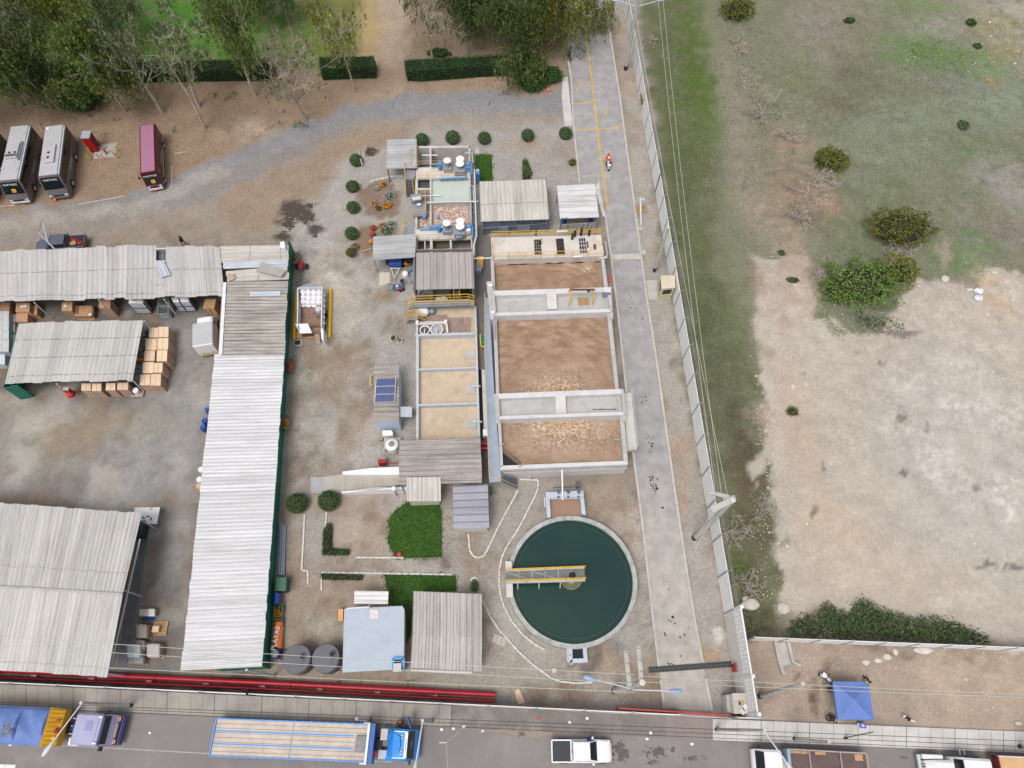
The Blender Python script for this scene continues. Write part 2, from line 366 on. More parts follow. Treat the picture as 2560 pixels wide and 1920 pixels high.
 for a in[(1500,1250,4,2.5,(168,150,132),.7),(1400,1215,3,1,(172,168,164),.6),(1560,1330,3,4,(164,140,122),.5),(1530,1640,4,3,(168,146,128),.7),(1560,1580,2.6,2.2,(178,174,170),.7),(1545,1612,1.6,.9,(108,106,106),.7),(1490,1660,1.4,1.6,(98,94,92),.7),(1400,1740,5,2,(128,104,84),.7),(1430,1655,1.6,1,(120,96,78),.6),(1620,1700,3,2.5,(140,116,92),.6),(1215,1580,1.5,2,(122,104,90),.6),(1180,1560,1,3,(120,104,92),.6),(900,1330,4,3,(180,164,150),.6),(940,1270,4,1.2,(176,172,166),.7),(860,1560,1.2,2,(118,102,88),.7),(835,1590,2,2.4,(180,172,160),.6),(1090,1735,5,.8,(112,94,82),.7),(960,1690,6,.8,(140,122,108),.6),(1010,1410,5,.8,(128,108,94),.6),(1090,1405,2,1.2,(112,98,86),.7)]:
  blob(a[0],a[1],a[2],a[3],a[4],a[5],brk=.4)
 for pl in([(905,462),(985,450),(995,470),(1000,530),(960,545),(900,530)],[(895,568),(980,560),(990,600),(930,640),(895,625)]):poly(pl,(140,118,102),.5,.9,DI)
 blob(926,382,.9,.9,(92,62,50),.9,soft=.5)
 poly([(1040,330),(1440,320),(1460,470),(1190,470),(1180,340)],(172,166,160),2,.8,GR);blob(1310,360,4,2,(168,148,130),.6);blob(1420,380,3,3,(160,144,130),.6)
 poly([(1513,-250),(1565,-250),(1720,950),(1850,1790),(1770,1790),(1600,640)],(172,165,157),.8,1,GR)
 for a in[(1575,200,1.6,5,(172,148,128),.7),(1590,330,1.6,4,(150,134,120),.6),(1640,520,1.2,4,(134,118,104),.6),(1655,590,1.2,3,(126,110,98),.7),(1690,860,1.4,.8,(206,190,172),.8),(1690,910,.8,1.6,(104,98,92),.6),(1700,1120,1.6,4,(178,152,130),.6),(1710,1230,1.5,4,(176,152,132),.6),(1790,1590,.8,.8,(228,226,222),.8),(1770,1640,1.5,1.2,(190,160,126),.7),(1550,80,1.2,5,(176,158,140),.5),(1640,640,1,2,(180,160,142),.6)]:
  blob(a[0],a[1],a[2],a[3],a[4],a[5],brk=.35)
 E_=[(1570,-300),(3300,-400),(3300,800),(2560,720),(2400,690),(2290,700),(2180,850),(2010,800),(1880,640),(1880,900),(1930,1220),(1960,1600),(1855,1600),(1760,1100),(1655,480)]
 poly(E_,(128,130,108),1.5,1,(.3,.8,.1));poly([(1570,-300),(1700,-300),(1790,400),(1800,640),(1900,900),(1940,1200),(1960,1600),(1855,1600),(1760,1100),(1655,480)],(96,102,68),3,.8,(.3,.9,.1),brk=.25)
 for a in[(1690,300,3.5,22,(96,106,66),.8),(1735,100,3,22,(88,108,50),.9),(1762,240,2.6,12,(84,110,42),.9),(1700,560,3.5,14,(98,106,76),.8),(1760,800,3,10,(92,98,74),.8),(1810,1000,3,8,(96,94,78),.8),(1870,1100,3,6,(86,78,70),.9),(1880,1290,2.4,8,(96,84,74),.8),(1860,1440,2,3,(86,100,52),.8),(1900,1560,2.4,2.4,(74,66,58),.9),(1860,1200,2,5,(110,90,76),.7),(1880,470,3.5,12,(160,146,132),.8),(1830,150,2.5,14,(150,138,126),.7),(1850,330,2.5,14,(152,142,130),.7),(1930,560,4,5,(168,150,136),.8),(2040,90,6,10,(146,138,132),.8),(2090,40,8,12,(148,138,128),.7),(2150,190,5,6,(112,102,90),.7),(2000,180,4,6,(120,124,92),.7),(2330,130,10,6,(100,134,72),.85),(2420,160,9,5,(98,132,70),.8),(2330,20,7,12,(116,140,84),.7),(2200,230,8,8,(118,122,100),.6),(2100,270,6,6,(104,96,78),.6),(2350,70,8,4,(156,150,144),.8),(2440,60,8,12,(150,144,130),.7),(2540,60,8,14,(176,168,158),.8),(2500,90,5,8,(146,136,90),.7),(2480,250,10,8,(140,152,134),.7),(2250,330,12,8,(136,146,130),.6),(2380,200,6,6,(120,118,116),.5),(2170,420,12,6,(138,142,122),.6),(2480,390,7,4,(104,128,84),.8),(2480,450,5,5,(158,152,148),.9),(2540,470,5,8,(160,154,150),.8),(2300,460,10,4,(130,134,112),.6),(2420,560,2,5,(146,138,132),.7),(2450,600,3,4,(108,130,90),.8),(2380,640,4,4,(104,126,84),.8),(2150,600,7,5,(116,126,92),.75),(2220,480,5,4,(110,118,84),.7),(2030,620,4,2,(146,142,122),.6),(2480,200,2,1.2,(178,142,92),.6),(2530,580,5,6,(140,128,122),.8),(2090,480,8,5,(124,130,106),.5),(2010,500,7,5.5,(164,142,122),1),(1990,565,6,3,(134,118,108),.9),(1985,400,5,9,(166,144,126),.9),(2060,520,4,2.5,(152,130,112),.9),(2360,630,1.4,3,(176,160,148),.9)]:
  blob(a[0],a[1],a[2],a[3],a[4],a[5],brk=.45,seed=int(a[0])%200,soft=1.2)
 poly([(1885,640),(2010,640),(2040,790),(2200,850),(2270,720),(2330,690),(2440,735),(2470,665),(2560,700),(3300,900),(3300,1640),(2400,1610),(2230,1545),(2060,1520),(1945,1520),(1935,1300),(1920,1140),(1875,1230),(1880,1150),(1915,1100),(1890,900)],(193,182,171),.5,1,(.22,0,.05))
 for a in[(1990,680,3,8,(180,158,140),.8),(1950,760,2,5,(168,146,130),.6),(2000,1080,2.5,12,(198,176,156),.6),(2080,1330,5,5,(204,184,162),.6),(2480,740,3,5,(200,178,150),.9),(2200,1450,12,4,(200,184,168),.5),(2420,1150,12,16,(193,187,181),.6),(1900,1060,2,3,(190,170,154),.7),(1895,700,1.4,4,(150,132,116),.6),(1905,880,1.4,3,(140,128,110),.5)]:
  blob(a[0],a[1],a[2],a[3],a[4],a[5],brk=.3)
 for a in[(2520,1268,2,2,1),(2250,1065,2.6,1.6,.7),(2400,1020,3.6,2.6,.6),(2340,1150,3,3,.5),(2400,1230,3.4,3,.55),(2330,1190,2.2,1.6,.5),(2165,1110,1,1.2,.7),(2115,1085,.6,1.6,.7),(2500,1040,4,3,.5),(2280,960,5,1.4,.5),(2525,722,1.4,1.2,1),(2390,1510,4,2,.3),(2420,900,4,5,.4),(2520,1215,1.4,1.5,.6)]:
  blob(a[0],a[1],a[2],a[3],(226,219,212),a[4]*.75,brk=1.6,seed=int(a[0])%90,soft=.9)
 for a in[(2257,1055,.9,1.3),(2315,1100,.5,.9),(2264,1190,.6,.6),(2318,1060,.4,.5),(2490,1420,2.4,.5),(2525,1425,1.2,.5),(2452,1250,.5,1.4),(2215,985,.4,.5),(2060,1168,.4,.5),(2025,1278,.4,.6),(2240,840,3.5,.5),(2200,835,2,.5),(1965,1360,.9,.5),(2150,890,.4,.3),(2216,912,.4,.5),(1988,920,.4,.7),(2405,1290,.4,.5)]:
  blob(a[0],a[1],a[2],a[3],(112,104,100),.75,brk=.7,seed=int(a[1])%90,soft=.6)
 poly([(1862,1598),(2560,1626),(3300,1655),(3300,1870),(2560,1828),(1885,1796)],(180,163,148),.8,1,(.35,0,.2))
 for a in[(2160,1660,6,2,(160,146,134),.7),(2260,1740,3,4,(158,146,134),.6),(2400,1700,8,4,(192,174,154),.7),(2050,1735,1.4,1,(112,90,74),.9),(2028,1705,.8,1,(116,94,78),.8),(2065,1672,1,.8,(120,98,84),.8),(2038,1765,.7,.5,(116,94,78),.7),(1978,1778,.6,.7,(122,100,84),.7),(2200,1620,6,.6,(112,100,92),.7),(1930,1720,2,1,(140,120,104),.6),(2420,1640,3,1,(120,104,92),.5),(1995,1690,.5,.5,(100,84,76),.7)]:
  blob(a[0],a[1],a[2],a[3],a[4],a[5],brk=.5)
 pm=np.clip((17.5-x)/2,0,1);pm=pm*np.clip((y-5)/2,0,1)*np.clip((58-y)/5,0,1)
 for a_,sd,rgb,th in((.3,610,(146,122,100),.53),(.22,640,(196,190,182),.56),(.75,670,(128,114,102),.6)):mm=np.clip((fbm(x,y,a_,sd)-th)*6,0,1)*.5*pm;col=col*(1-mm[:,None])+L3(rgb)*mm[:,None]
 col*=(.93+.14*fbm(x,y,.12,400))[:,None];col*=(.95+.10*fbm(x,y,1.1,410,3))[:,None]
 zz=np.zeros(len(x));m=np.clip((x-28)/8,0,1)*np.clip((y-14)/6,0,1)*(np.hypot(x,y)<150);zz+=m*((fbm(x,y,.25,500)-.5)*.7+(fbm(x,y,.9,510)-.5)*.22)
 c=P(2010,515);zz+=1.5*np.clip(1-((x-c.x)/8)**2-((y-c.y)/6)**2,0,1)*(.7+.6*fbm(x,y,.6,520))
 global GZ
 def GZ(px_,py_):
  i=np.argmin((x-px_)**2+(y-py_)**2);return float(zz[i])
 zz-=.012
 me=bpy.data.meshes.new('ground');ny,nx=sh
 idx=np.arange(nx*ny).reshape(sh);q=np.stack([idx[:-1,:-1],idx[:-1,1:],idx[1:,1:],idx[1:,:-1]],-1).reshape(-1,4)
 me.from_pydata(np.stack([x,y,zz],-1).tolist(),[],q.tolist())
 a=me.color_attributes.new('Col','FLOAT_COLOR','POINT');a.data.foreach_set('color',np.concatenate([col,np.ones((len(x),1))],1).astype(np.float32).ravel())
 a=me.color_attributes.new('Kind','FLOAT_COLOR','POINT');a.data.foreach_set('color',np.concatenate([kind,np.ones((len(x),1))],1).astype(np.float32).ravel())
 m,nt,b,N,L=_nodes('ground')
 ca=N('Attribute',attribute_name='Col');ka=N('Attribute',attribute_name='Kind');sp=N('SeparateColor');L(ka.outputs['Color'],sp.inputs[0])
 pos=N('NewGeometry').outputs['Position']
 def grey(x_):
  c=N('CombineColor');[L(x_,c.inputs[i])for i in range(3)];return c.outputs[0]
 def times(a_,b_):
  n=N('Math',operation='MULTIPLY');L(a_,n.inputs[0]);
  if isinstance(b_,float):n.inputs[1].default_value=b_
  else:L(b_,n.inputs[1])
  return n.outputs[0]
 out=ca.outputs['Color']
 out=_mul(N,L,out,grey(_ramp(N,L,_noise(N,L,pos,.5,8,.65),.3,.7,.86,1.12)))
 out=_mul(N,L,out,grey(_ramp(N,L,_noise(N,L,pos,2.6,5,.7),.3,.7,.87,1.12)))
 def swing(n_,amp,k):
  q=N('Math',operation='MULTIPLY_ADD');L(_ramp(N,L,n_,.3,.7,-amp,amp),q.inputs[0]);L(k,q.inputs[1]);q.inputs[2].default_value=1.;return grey(q.outputs[0])
 sp1=_noise(N,L,pos,7.,3,.8);one=times(sp.outputs[0],1.)
 out=_mul(N,L,out,swing(sp1,.25,one));out=_mul(N,L,out,swing(_noise(N,L,pos,3.1,4,.8),.16,one))
 g1=_noise(N,L,pos,4.5,6,.75);g2=_noise(N,L,pos,.9,6,.65);G_=sp.outputs[1]
 out=_mul(N,L,out,swing(g1,.42,G_));out=_mix(N,L,times(_ramp(N,L,g2,.52,.7,0,.28),G_),out,c3((100,116,66))+(1,));out=_mix(N,L,times(_ramp(N,L,g2,.46,.32,0,.25),G_),out,c3((150,140,122))+(1,))
 l1=_noise(N,L,pos,5.2,4,.85);l2=_noise(N,L,pos,.7,5,.6);LT=sp.outputs[2]
 out=_mul(N,L,out,swing(l1,.3,LT));out=_mix(N,L,times(times(_ramp(N,L,l1,.54,.64,0,.6),LT),_ramp(N,L,l2,.38,.6,.15,1)),out,c3((204,172,138))+(1,));out=_mix(N,L,times(_ramp(N,L,l2,.45,.3,0,.35),LT),out,c3((116,96,82))+(1,))
 L(out,b.inputs['Base Color']);b.inputs['Roughness'].default_value=.95;b.inputs['Specular IOR Level'].default_value=.2
 bp=N('Bump');bp.inputs['Strength'].default_value=.35;bp.inputs['Distance'].default_value=.06;L(sp1,bp.inputs['Height']);L(bp.outputs[0],b.inputs['Normal'])
 me.materials.append(m);o=bpy.data.objects.new('ground',me);COL.objects.link(o);struct(o)
build_ground()
M_asph0=mat('asphalt',(170,167,168),.9,.09,.35,.1,dirt=(198,193,190),dirt_amt=.35)
M_street=mat('street_asphalt',(140,135,134),.9,.12,.22,.1,dirt=(168,161,156),dirt_amt=.5)
M_kerb=mat('kerb_concrete',(204,200,192),.85,.14,1.2,.1,dirt=(150,142,132))
M_conc=mat('concrete',(196,193,188),.85,.14,.8,.06,dirt=(150,146,138),dirt_amt=.5)
M_concd=mat('concrete_dark',(150,147,144),.9,.16,.8,.06,dirt=(110,104,98),dirt_amt=.5)
M_concl=mat('concrete_light',(222,219,214),.85,.1,.9,.05,dirt=(180,174,166),dirt_amt=.45)
M_walk=mat('sidewalk_worn',(168,162,154),.9,.14,.5,.12,dirt=(118,112,104),dirt_amt=.5)
M_walk2=mat('sidewalk_pale',(214,211,208),.9,.1,.5,.08,dirt=(176,170,166),dirt_amt=.5)
M_white=mat('white_paint',(240,240,240),.6,.06,1.5,.04,dirt=(190,186,180),dirt_amt=.4)
M_white2=mat('white_clean',(252,252,254),.45,.03,1.5)
M_yel=mat('yellow_rail',(240,190,40),.5,.08,2,rnd=.05)
M_yell=mat('yellow_line',(226,182,78),.8,.15,.9,.12,dirt=(176,164,150),dirt_amt=.6)
M_steel=mat('grey_blue_steel',(150,158,172),.55,.1,1.4,dirt=(120,122,128),dirt_amt=.4)
M_steeld=mat('dark_steel',(92,98,108),.6,.12,1.2,dirt=(64,66,72),dirt_amt=.4)
M_lblue=mat('pale_blue_paint',(190,200,216),.6,.08,1.2,dirt=(150,156,168),dirt_amt=.35)
M_black=mat('black',(26,26,28),.7,.2,2)
M_rub=mat('tyre_rubber',(38,37,38),.85,.15,3)
M_glass=mat('dark_glass',(30,38,42),.12,.1,1,coat=.3)
M_glassb=mat('bus_glass',(7,8,12),.1,.1,1)
M_wood=mat('pallet_wood',(196,160,116),.85,.22,2.5,.1,rnd=.1)
M_red=mat('red_paint',(176,20,38),.45,.1,.8,dirt=(120,16,28),dirt_amt=.4)
M_redb=mat('bright_red',(226,44,40),.6,.08,2)
M_orange=mat('orange_plastic',(250,84,44),.55,.06,2)
M_blue=mat('machine_blue',(86,158,224),.5,.1,2)
M_blued=mat('drum_blue',(30,74,170),.45,.1,2)
M_green=mat('green_cladding',(26,122,102),.6,.1,.9,dirt=(14,84,74),dirt_amt=.5)
M_rust=mat('rust',(120,72,56),.9,.2,2.5,.1)
M_galv=mat('galvanised',(214,218,224),.45,.08,1.5)
M_skin=mat('skin',(150,104,80),.6,.06,3)
LK=[(1400,-260),(1416,-60),(1418,60),(1420,153),(1428,202),(1434,314),(1438.5,364),(1449,460),(1455,505),(1513,512),(1513,541),(1527,642),(1543,769),(1563.5,960),(1582,1133),(1594,1220),(1607,1322),(1620,1440),(1633,1556),(1646.5,1666),(1652,1700),(1660,1772)]
RK=[(1468,-260),(1498,-100),(1513,0),(1526,96),(1547.6,231),(1565,362),(1581,480),(1598,610),(1615.6,740),(1633,850),(1649,960),(1667.7,1096),(1688,1238),(1705,1353),(1718,1440),(1737,1556),(1756.5,1657),(1763,1696),(1779,1776)]
def sheet(name,poly,z,m,kind=True):
 o=MB().add([(p.x,p.y,z)for p in poly],[tuple(range(len(poly)))]).build(name,m);return struct(o)if kind else o
import mathutils.geometry as mg
def sheet_poly(name,px_,z,m):
 p=PP(px_);tri=mg.tessellate_polygon([p]);o=MB().add([(q.x,q.y,z)for q in p],[tuple(t)for t in tri]).build(name,m);return struct(o)
def roadmat():
 m=M_asph0;nt=m.node_tree;b=nt.nodes['Principled BSDF'];l=b.inputs['Base Color'].links[0];src=l.from_socket
 N=lambda t,**k:nt.nodes.new('ShaderNode'+t);L=nt.links.new;sp=N('SeparateXYZ');pos=N('NewGeometry').outputs['Position'];L(pos,sp.inputs[0]);n=N('TexNoise');n.inputs['Scale'].default_value=.35;n.inputs['Detail'].default_value=6;L(pos,n.inputs['Vector'])
 a=N('Math');a.operation='MULTIPLY_ADD';L(n.outputs['Fac'],a.inputs[0]);a.inputs[1].default_value=14;L(sp.outputs[1],a.inputs[2]);r=N('MapRange');r.inputs[1].default_value=32;r.inputs[2].default_value=20;L(a.outputs[0],r.inputs[0])
 mx=N('Mix');mx.data_type='RGBA';L(r.outputs[0],mx.inputs[0]);L(src,mx.inputs[6]);mx.inputs[7].default_value=c3((192,184,176))+(1,);n2=N('TexNoise');n2.inputs['Scale'].default_value=.9;n2.inputs['Detail'].default_value=8;L(pos,n2.inputs['Vector']);r2=N('MapRange');[setattr(r2.inputs[i],'default_value',v)for i,v in((1,.35),(2,.65),(3,.86),(4,1.1))];L(n2.outputs['Fac'],r2.inputs[0]);c=N('CombineColor');[L(r2.outputs[0],c.inputs[i])for i in range(3)]
 m2=N('Mix');m2.data_type='RGBA';m2.blend_type='MULTIPLY';m2.inputs[0].default_value=1;L(mx.outputs[2],m2.inputs[6]);L(c.outputs[0],m2.inputs[7]);L(m2.outputs[2],b.inputs['Base Color']);return m
sheet_poly('plant_road',LK+RK[::-1],.004,roadmat())
def kerb(pts,w,h,name='kerb',m=None,z0=-.02):
 return struct(MB().wall(PP(pts),w,z0,h).build(name,m or M_kerb))
kerb(LK[3:8],.22,.13);kerb(LK[10:20],.22,.13);kerb(LK[20:],.22,.13);kerb(RK[:17],.24,.13);kerb(RK[17:],.24,.13)
sheet_poly('driveway',[(1407,195),(1419,192),(1432,314),(1412,316),(1404,240)],.012,M_concl if False else M_walk2)
sheet_poly('shed_apron',[(1496,455),(1500,478),(1514,540),(1507,542),(1488,470)],.012,M_concl)
struct(MB().prism(PP([(1527,636),(1599,635),(1601.5,648),(1528.5,650)]),0,.06).build('road_hump',M_kerb))
def line(pts,w,m,z=.009,name='road_marking'):
 return struct(MB().wall(PP(pts),w,z-.003,z).build(name,m))
CLN=[(1462,60),(1473,150),(1480,205),(1487,261),(1494,325),(1500,380),(1508,440),(1520.5,525)]
line([(1440,-150),(1455,0)]+CLN,.2,M_yell)
line([(1424,259),(1455,258),(1476,255),(1484,249),(1486.5,240)],.16,M_yell,.012);line([(1431,325),(1520,322),(1540,319),(1549,314),(1553.5,308)],.17,M_yell,.012)
for a,hd in(([(1451,200),(1451.5,212),(1449,220),(1443,225)],[(1446,221),(1441,227),(1449,226.5)]),([(1502,290),(1511,287),(1518,281),(1521,274)],[(1517.5,276),(1520,270),(1524.5,275)])):
 line(a,.17,M_yell,.012);q=PP(hd);struct(MB().add([(p.x,p.y,.0135)for p in q],[(0,1,2)]).build('arrow_marking',M_yell))
M_parkl=mat('pale_line',(206,196,160),.9,.1,1)
line([(1451,441),(1495.5,438),(1501,478)],.1,M_parkl,.012)
M_edge=mat('whitewash',(228,226,222),.9,.16,2.2,.1,dirt=(170,160,150),dirt_amt=.5)
for e in[[(762,1285),(759,1350),(754.5,1426),(772,1428)],[(817,1281),(814,1320)],[(770,1428),(770,1461)],[(804,1437),(804,1477)],[(890,1394),(1010,1395)],[(804,1432),(960,1434),(1130,1437)],[(1171,1335),(1174,1375),(1183,1391),(1196,1395),(1210,1390),(1219,1374),(1252,1305),(1276,1262),(1295,1226)],[(1299,1199),(1345,1201),(1345,1220),(1338,1240),(1325,1265),(1308,1300),(1290,1332),(1268,1365),(1254,1395),(1248.5,1425),(1247.5,1460),(1252,1492),(1262,1522),(1280,1554),(1305,1585),(1335,1610),(1362,1625)],[(1206,1500),(1225,1540),(1246,1573),(1268,1597),(1292,1625),(1330,1660),(1376,1694),(1400,1704),(1440,1708),(1480,1706)],[(1177,1452),(1181,1446),(1190,1444),(1196,1452)],[(925,455),(935,452),(975,443),(1010,440)]]:
 pts=PP(e);b=MB()
 for i in range(len(pts)-1):
  n=max(1,int((pts[i+1]-pts[i]).length/.55))
  for j in range(n):
   a=lerp(pts[i],pts[i+1],(j+.04)/n);c=lerp(pts[i],pts[i+1],(j+.96)/n);b.beam((a.x,a.y,.05+R.uniform(-.01,.012)),(c.x,c.y,.05+R.uniform(-.01,.012)),.15,.14)
 struct(b.build('stone_edging',M_edge))
for e in[[(195,511),(310,490)],[(430,415),(428,470)],[(435,384),(466,379)],[(0,516),(60,511)]]:line(e,.12,mat('lime_line',(206,196,186),.95,.2,1.5,.15),.004)
WS=[(-500,1678),(0,1704),(640,1733),(1280,1766),(1540,1779)]
sheet_poly('street',[(-700,1735),(0,1766),(640,1796),(1128,1819),(1333,1846),(1665,1790),(1781,1796),(1781,1852),(1920,1856),(2560,1884),(3300,1915),(3300,2700),(-700,2700)],.004,M_street)
def paving(name,top,bot,m,step,px_joint=True):
 struct(MB().prism(PP(top+bot[::-1]),-.02,.15).build(name,m))
 a=PP(top);c=PP(bot);b=MB();L_=(a[-1]-a[0]).length;n=int(L_/step)
 for i in range(1,n):
  p=lerp(a[0],a[-1],i/n);q=lerp(c[0],c[-1],i/n);big=i%4==0;b.beam((p.x,p.y,.1515),(q.x,q.y,.1515),.05 if big else.02,.004)
 struct(b.build('paving_joint',mat('joint_dark',(92,86,82)if m is M_walk else(140,134,130),.95,.2,2)))
paving('sidewalk',[(-400,1691),(1129,1764)],[(-400,1746),(1126,1817)],M_walk,1.05);paving('sidewalk',[(1781,1797),(2900,1843)],[(1781,1850),(2900,1896)],M_walk2,1.05)
sheet_poly('apron',[(1129,1764),(1665,1792),(1665,1844),(1127,1818)],.02,mat('rough_apron',(132,126,122),.95,.16,.6,.18,dirt=(182,172,158),dirt_amt=.55));sheet_poly('driveway',[(1660,1770),(1780,1776),(1781,1850),(1666,1846)],.009,mat('drive_conc',(150,138,134),.95,.12,.5,.08,dirt=(176,166,160)))
line([(90,1861),(272,1870),(526,1884),(980,1905)],.1,mat('worn_line',(176,172,168),.95,.25,2,.2),.009);line([(-60,1914),(38,1918)],.35,M_white,.009)
line([(1098,1857),(1117,1856)],.06,M_white,.009,);line([(1116,1856),(1150,1828)],.04,mat('worn_line',(0,0,0)),.009);line([(1116,1856),(1119,1920)],.06,mat('worn_line',(0,0,0)),.009)
M_oil=mat('oil_stain',(62,58,58),.85,.3,2.5,.2)
def stain(u,v,rx,ry,name='oil_stain',n=3,m=None):
 c=P(u,v);b=MB()
 for k in range(n*7):
  a=R.uniform(0,2*PI);d=R.random()**.7;x0=c.x+math.cos(a)*rx*d;y0=c.y+math.sin(a)*ry*d;r=R.uniform(.12,.42)*min(1,(1.15-d))*min(rx,ry)+.03
  b.add([(x0+math.cos(t*2*PI/9)*r*R.uniform(.6,1.3)*1.5,y0+math.sin(t*2*PI/9)*r*R.uniform(.6,1.2),.0058+k*.0002)for t in range(9)],[tuple(range(9))])
 return struct(b.build(name,m or M_oil))
M_oil2=mat('faint_stain',(104,99,97),.9,.25,2.5,.2)
stain(1550,1880,.9,.9,n=4,m=M_oil2);stain(1640,1880,1.6,.5,n=5,m=M_oil2);stain(1680,1874,.3,.3,n=1,m=M_oil2);stain(1303,1835,.35,.25,n=2,m=M_oil2);stain(1730,1895,1.4,.3,n=3,m=M_oil2);stain(1630,1905,.8,.25,n=3,m=M_oil2);stain(2260,1894,.4,.15,n=2,m=M_oil2)
b=MB()
for u,v,n,su,sv in[(1625,1110,20,9,22),(1632,1205,22,9,18),(1640,1225,8,4,6),(1608,995,7,7,14),(1656,1270,4,4,5),(1680,1555,8,12,18),(1676,1660,5,8,4),(1672,1470,4,6,14),(1598,800,5,10,30),(1575,745,4,4,18),(1665,1585,5,4,5),(1715,1600,6,20,30)]:
 for k in range(n):
  p=P(u+R.gauss(0,su*.6),v+R.gauss(0,sv*.6));r=R.uniform(.03,.11);b.add([(p.x+math.cos(t*PI/3)*r,p.y+math.sin(t*PI/3)*r*R.uniform(.7,1.2),.0065)for t in range(6)],[tuple(range(6))])
struct(b.build('tar_spots',M_oil));
M_red_p=mat('red_ground_paint',(222,96,96),.9,.15,1.5);sheet_poly('red_marking',[(1514,691),(1525,690),(1526,707),(1517,709)],.012,M_red_p)
sheet_poly('corridor',[(1186,575),(1205,560),(1230,600),(1243,760),(1260,1200),(1205,1210),(1203,1095),(1190,836),(1183,720)],.006,mat('corridor_floor',(126,121,117),.9,.14,.7,.08))
sheet_poly('concrete_slab',[(1030,680),(948,676),(948,644),(1040,640)],.006,M_concd)
sheet_poly('concrete_slab',[(948.5,681.5),(975,681),(974.5,706),(967,711),(948,714)],.012,mat('pale_slab',(214,202,188),.9,.1,1))
sheet_poly('concrete_slab',[(243,363),(292.5,357),(288,393),(232,398)],.012,mat('pad_slab',(182,176,172),.9,.1,1))
sheet_poly('concrete_slab',[(1188,371),(1197,371),(1197,384),(1188,384)],.01,M_conc)
sheet_poly('concrete_slab',[(1615,701),(1643,700),(1646,748),(1622,749)],.012,M_conc)
sheet_poly('concrete_slab',[(811,727),(823,727),(822,842),(806,842)],.01,M_conc)
sheet_poly('concrete_slab',[(776,1194),(811,1192),(811,1232.5),(777,1233)],.012,mat('steel_slab',(176,176,180),.8,.12,1));sheet_poly('concrete_slab',[(811,1192),(856,1186),(854.5,1232),(811,1232.5)],.010,mat('ramp_conc',(190,184,174),.9,.12,.7,.06))
sheet_poly('paving',[(720,1616),(857,1611),(857,1650),(720,1655)],.008,mat('brick_paving',(150,132,124),.9,.2,2.5,.15));sheet_poly('paving',[(703,1482),(717,1482),(714,1560),(702,1560)],.008,mat('brick_paving',(0,0,0)))
sheet_poly('concrete_slab',[(1240,1740),(1280,1742),(1280,1762),(1240,1760)],.008,M_concd)
M_sl=mat('sludge_dark',(84,74,66),.95,.25,3,.2)
for a in[(738,525,1.7,1.4,9),(722,558,.9,1.8,6),(765,545,1.5,1.,5),(710,594,1.,.4,4),(790,570,1.,.5,3),(772,515,1.,.6,3),(790,590,.5,.3,2)]:stain(a[0],a[1],a[2],a[3],'sludge_stain',a[4],M_sl)
M_bark=mat('bark_pale',(182,170,158),.95,.22,2.5,.12,dirt=(104,94,84),dirt_amt=.5)
M_barkd=mat('bark_grey',(150,140,130),.95,.2,2.5,.12,dirt=(88,78,70),dirt_amt=.5)
M_twig=mat('dry_twig',(188,176,166),.95,.2,2.)
LF={'olive':leafmat('leaf_olive',(.022,.036,.008),(0.15,0.20,0.05)),'dark':leafmat('leaf_dark',(.014,.032,.01),(0.075,0.12,0.035)),'lime':leafmat('leaf_lime',(.030,.045,.008),(0.284,0.317,0.054)),'grey':leafmat('leaf_grey',(.032,.046,.018),(.185,.225,.105)),'hedge':leafmat('leaf_hedge',(.01,.03,.008),(0.0513,0.128,0.027)),'ball':leafmat('leaf_ball',(.026,.056,.02),(0.119,0.196,0.0702)),'bright':leafmat('leaf_bright',(.05,.10,.02),(.17,.26,.055)),'grass':leafmat('leaf_lawn',(.03,.075,.008),(.075,.165,.018)),'weed':leafmat('leaf_weed',(.03,.056,.022),(0.115,0.176,0.0607)),'silver':leafmat('leaf_silver',(.16,.18,.13),(.52,.56,.48)),'bronze':leafmat('leaf_bronze',(.05,.07,.016),(0.189,0.196,0.027)),'flame':leafmat('petal_orange',(.45,.10,.01),(.85,.36,.02)),'dry':leafmat('leaf_dry',(.12,.085,.05),(.30,.23,.15)),'red':leafmat('petal_red',(.32,.02,.03),(.6,.08,.07))}
def rv(n):
 a=NR.normal(size=(n,3));return a/np.linalg.norm(a,axis=1)[:,None]
def leaves(name,p,ax,ln,wd,tone,m,parent=None,loc=None):
 n=len(p);s=np.cross(ax,rv(n));s/=np.linalg.norm(s,axis=1)[:,None]+1e-9
 ln=np.broadcast_to(ln,(n,))[:,None];wd=np.broadcast_to(wd,(n,))[:,None]
 v=np.stack([p-ax*ln/2,p+s*wd/2,p+ax*ln/2,p-s*wd/2],1).reshape(-1,3)
 off=np.array(OFF[parent.name]if parent is not None else(loc if loc is not None else(p.mean(0)[0],p.mean(0)[1],p[:,2].min())))
 me=bpy.data.meshes.new(name);me.from_pydata((v-off).tolist(),[],np.arange(4*n).reshape(-1,4).tolist())
 a=me.color_attributes.new('tone','FLOAT_COLOR','POINT');t=np.repeat(np.clip(tone,0,1),4)
 a.data.foreach_set('color',np.stack([t,t,t,np.ones_like(t)],1).astype(np.float32).ravel())
 me.materials.append(m);o=bpy.data.objects.new(name,me);COL.objects.link(o)
 if parent is not None:o.parent=parent;OFF[o.name]=OFF[parent.name]
 else:o.location=off;OFF[o.name]=Vector(off)
 return o
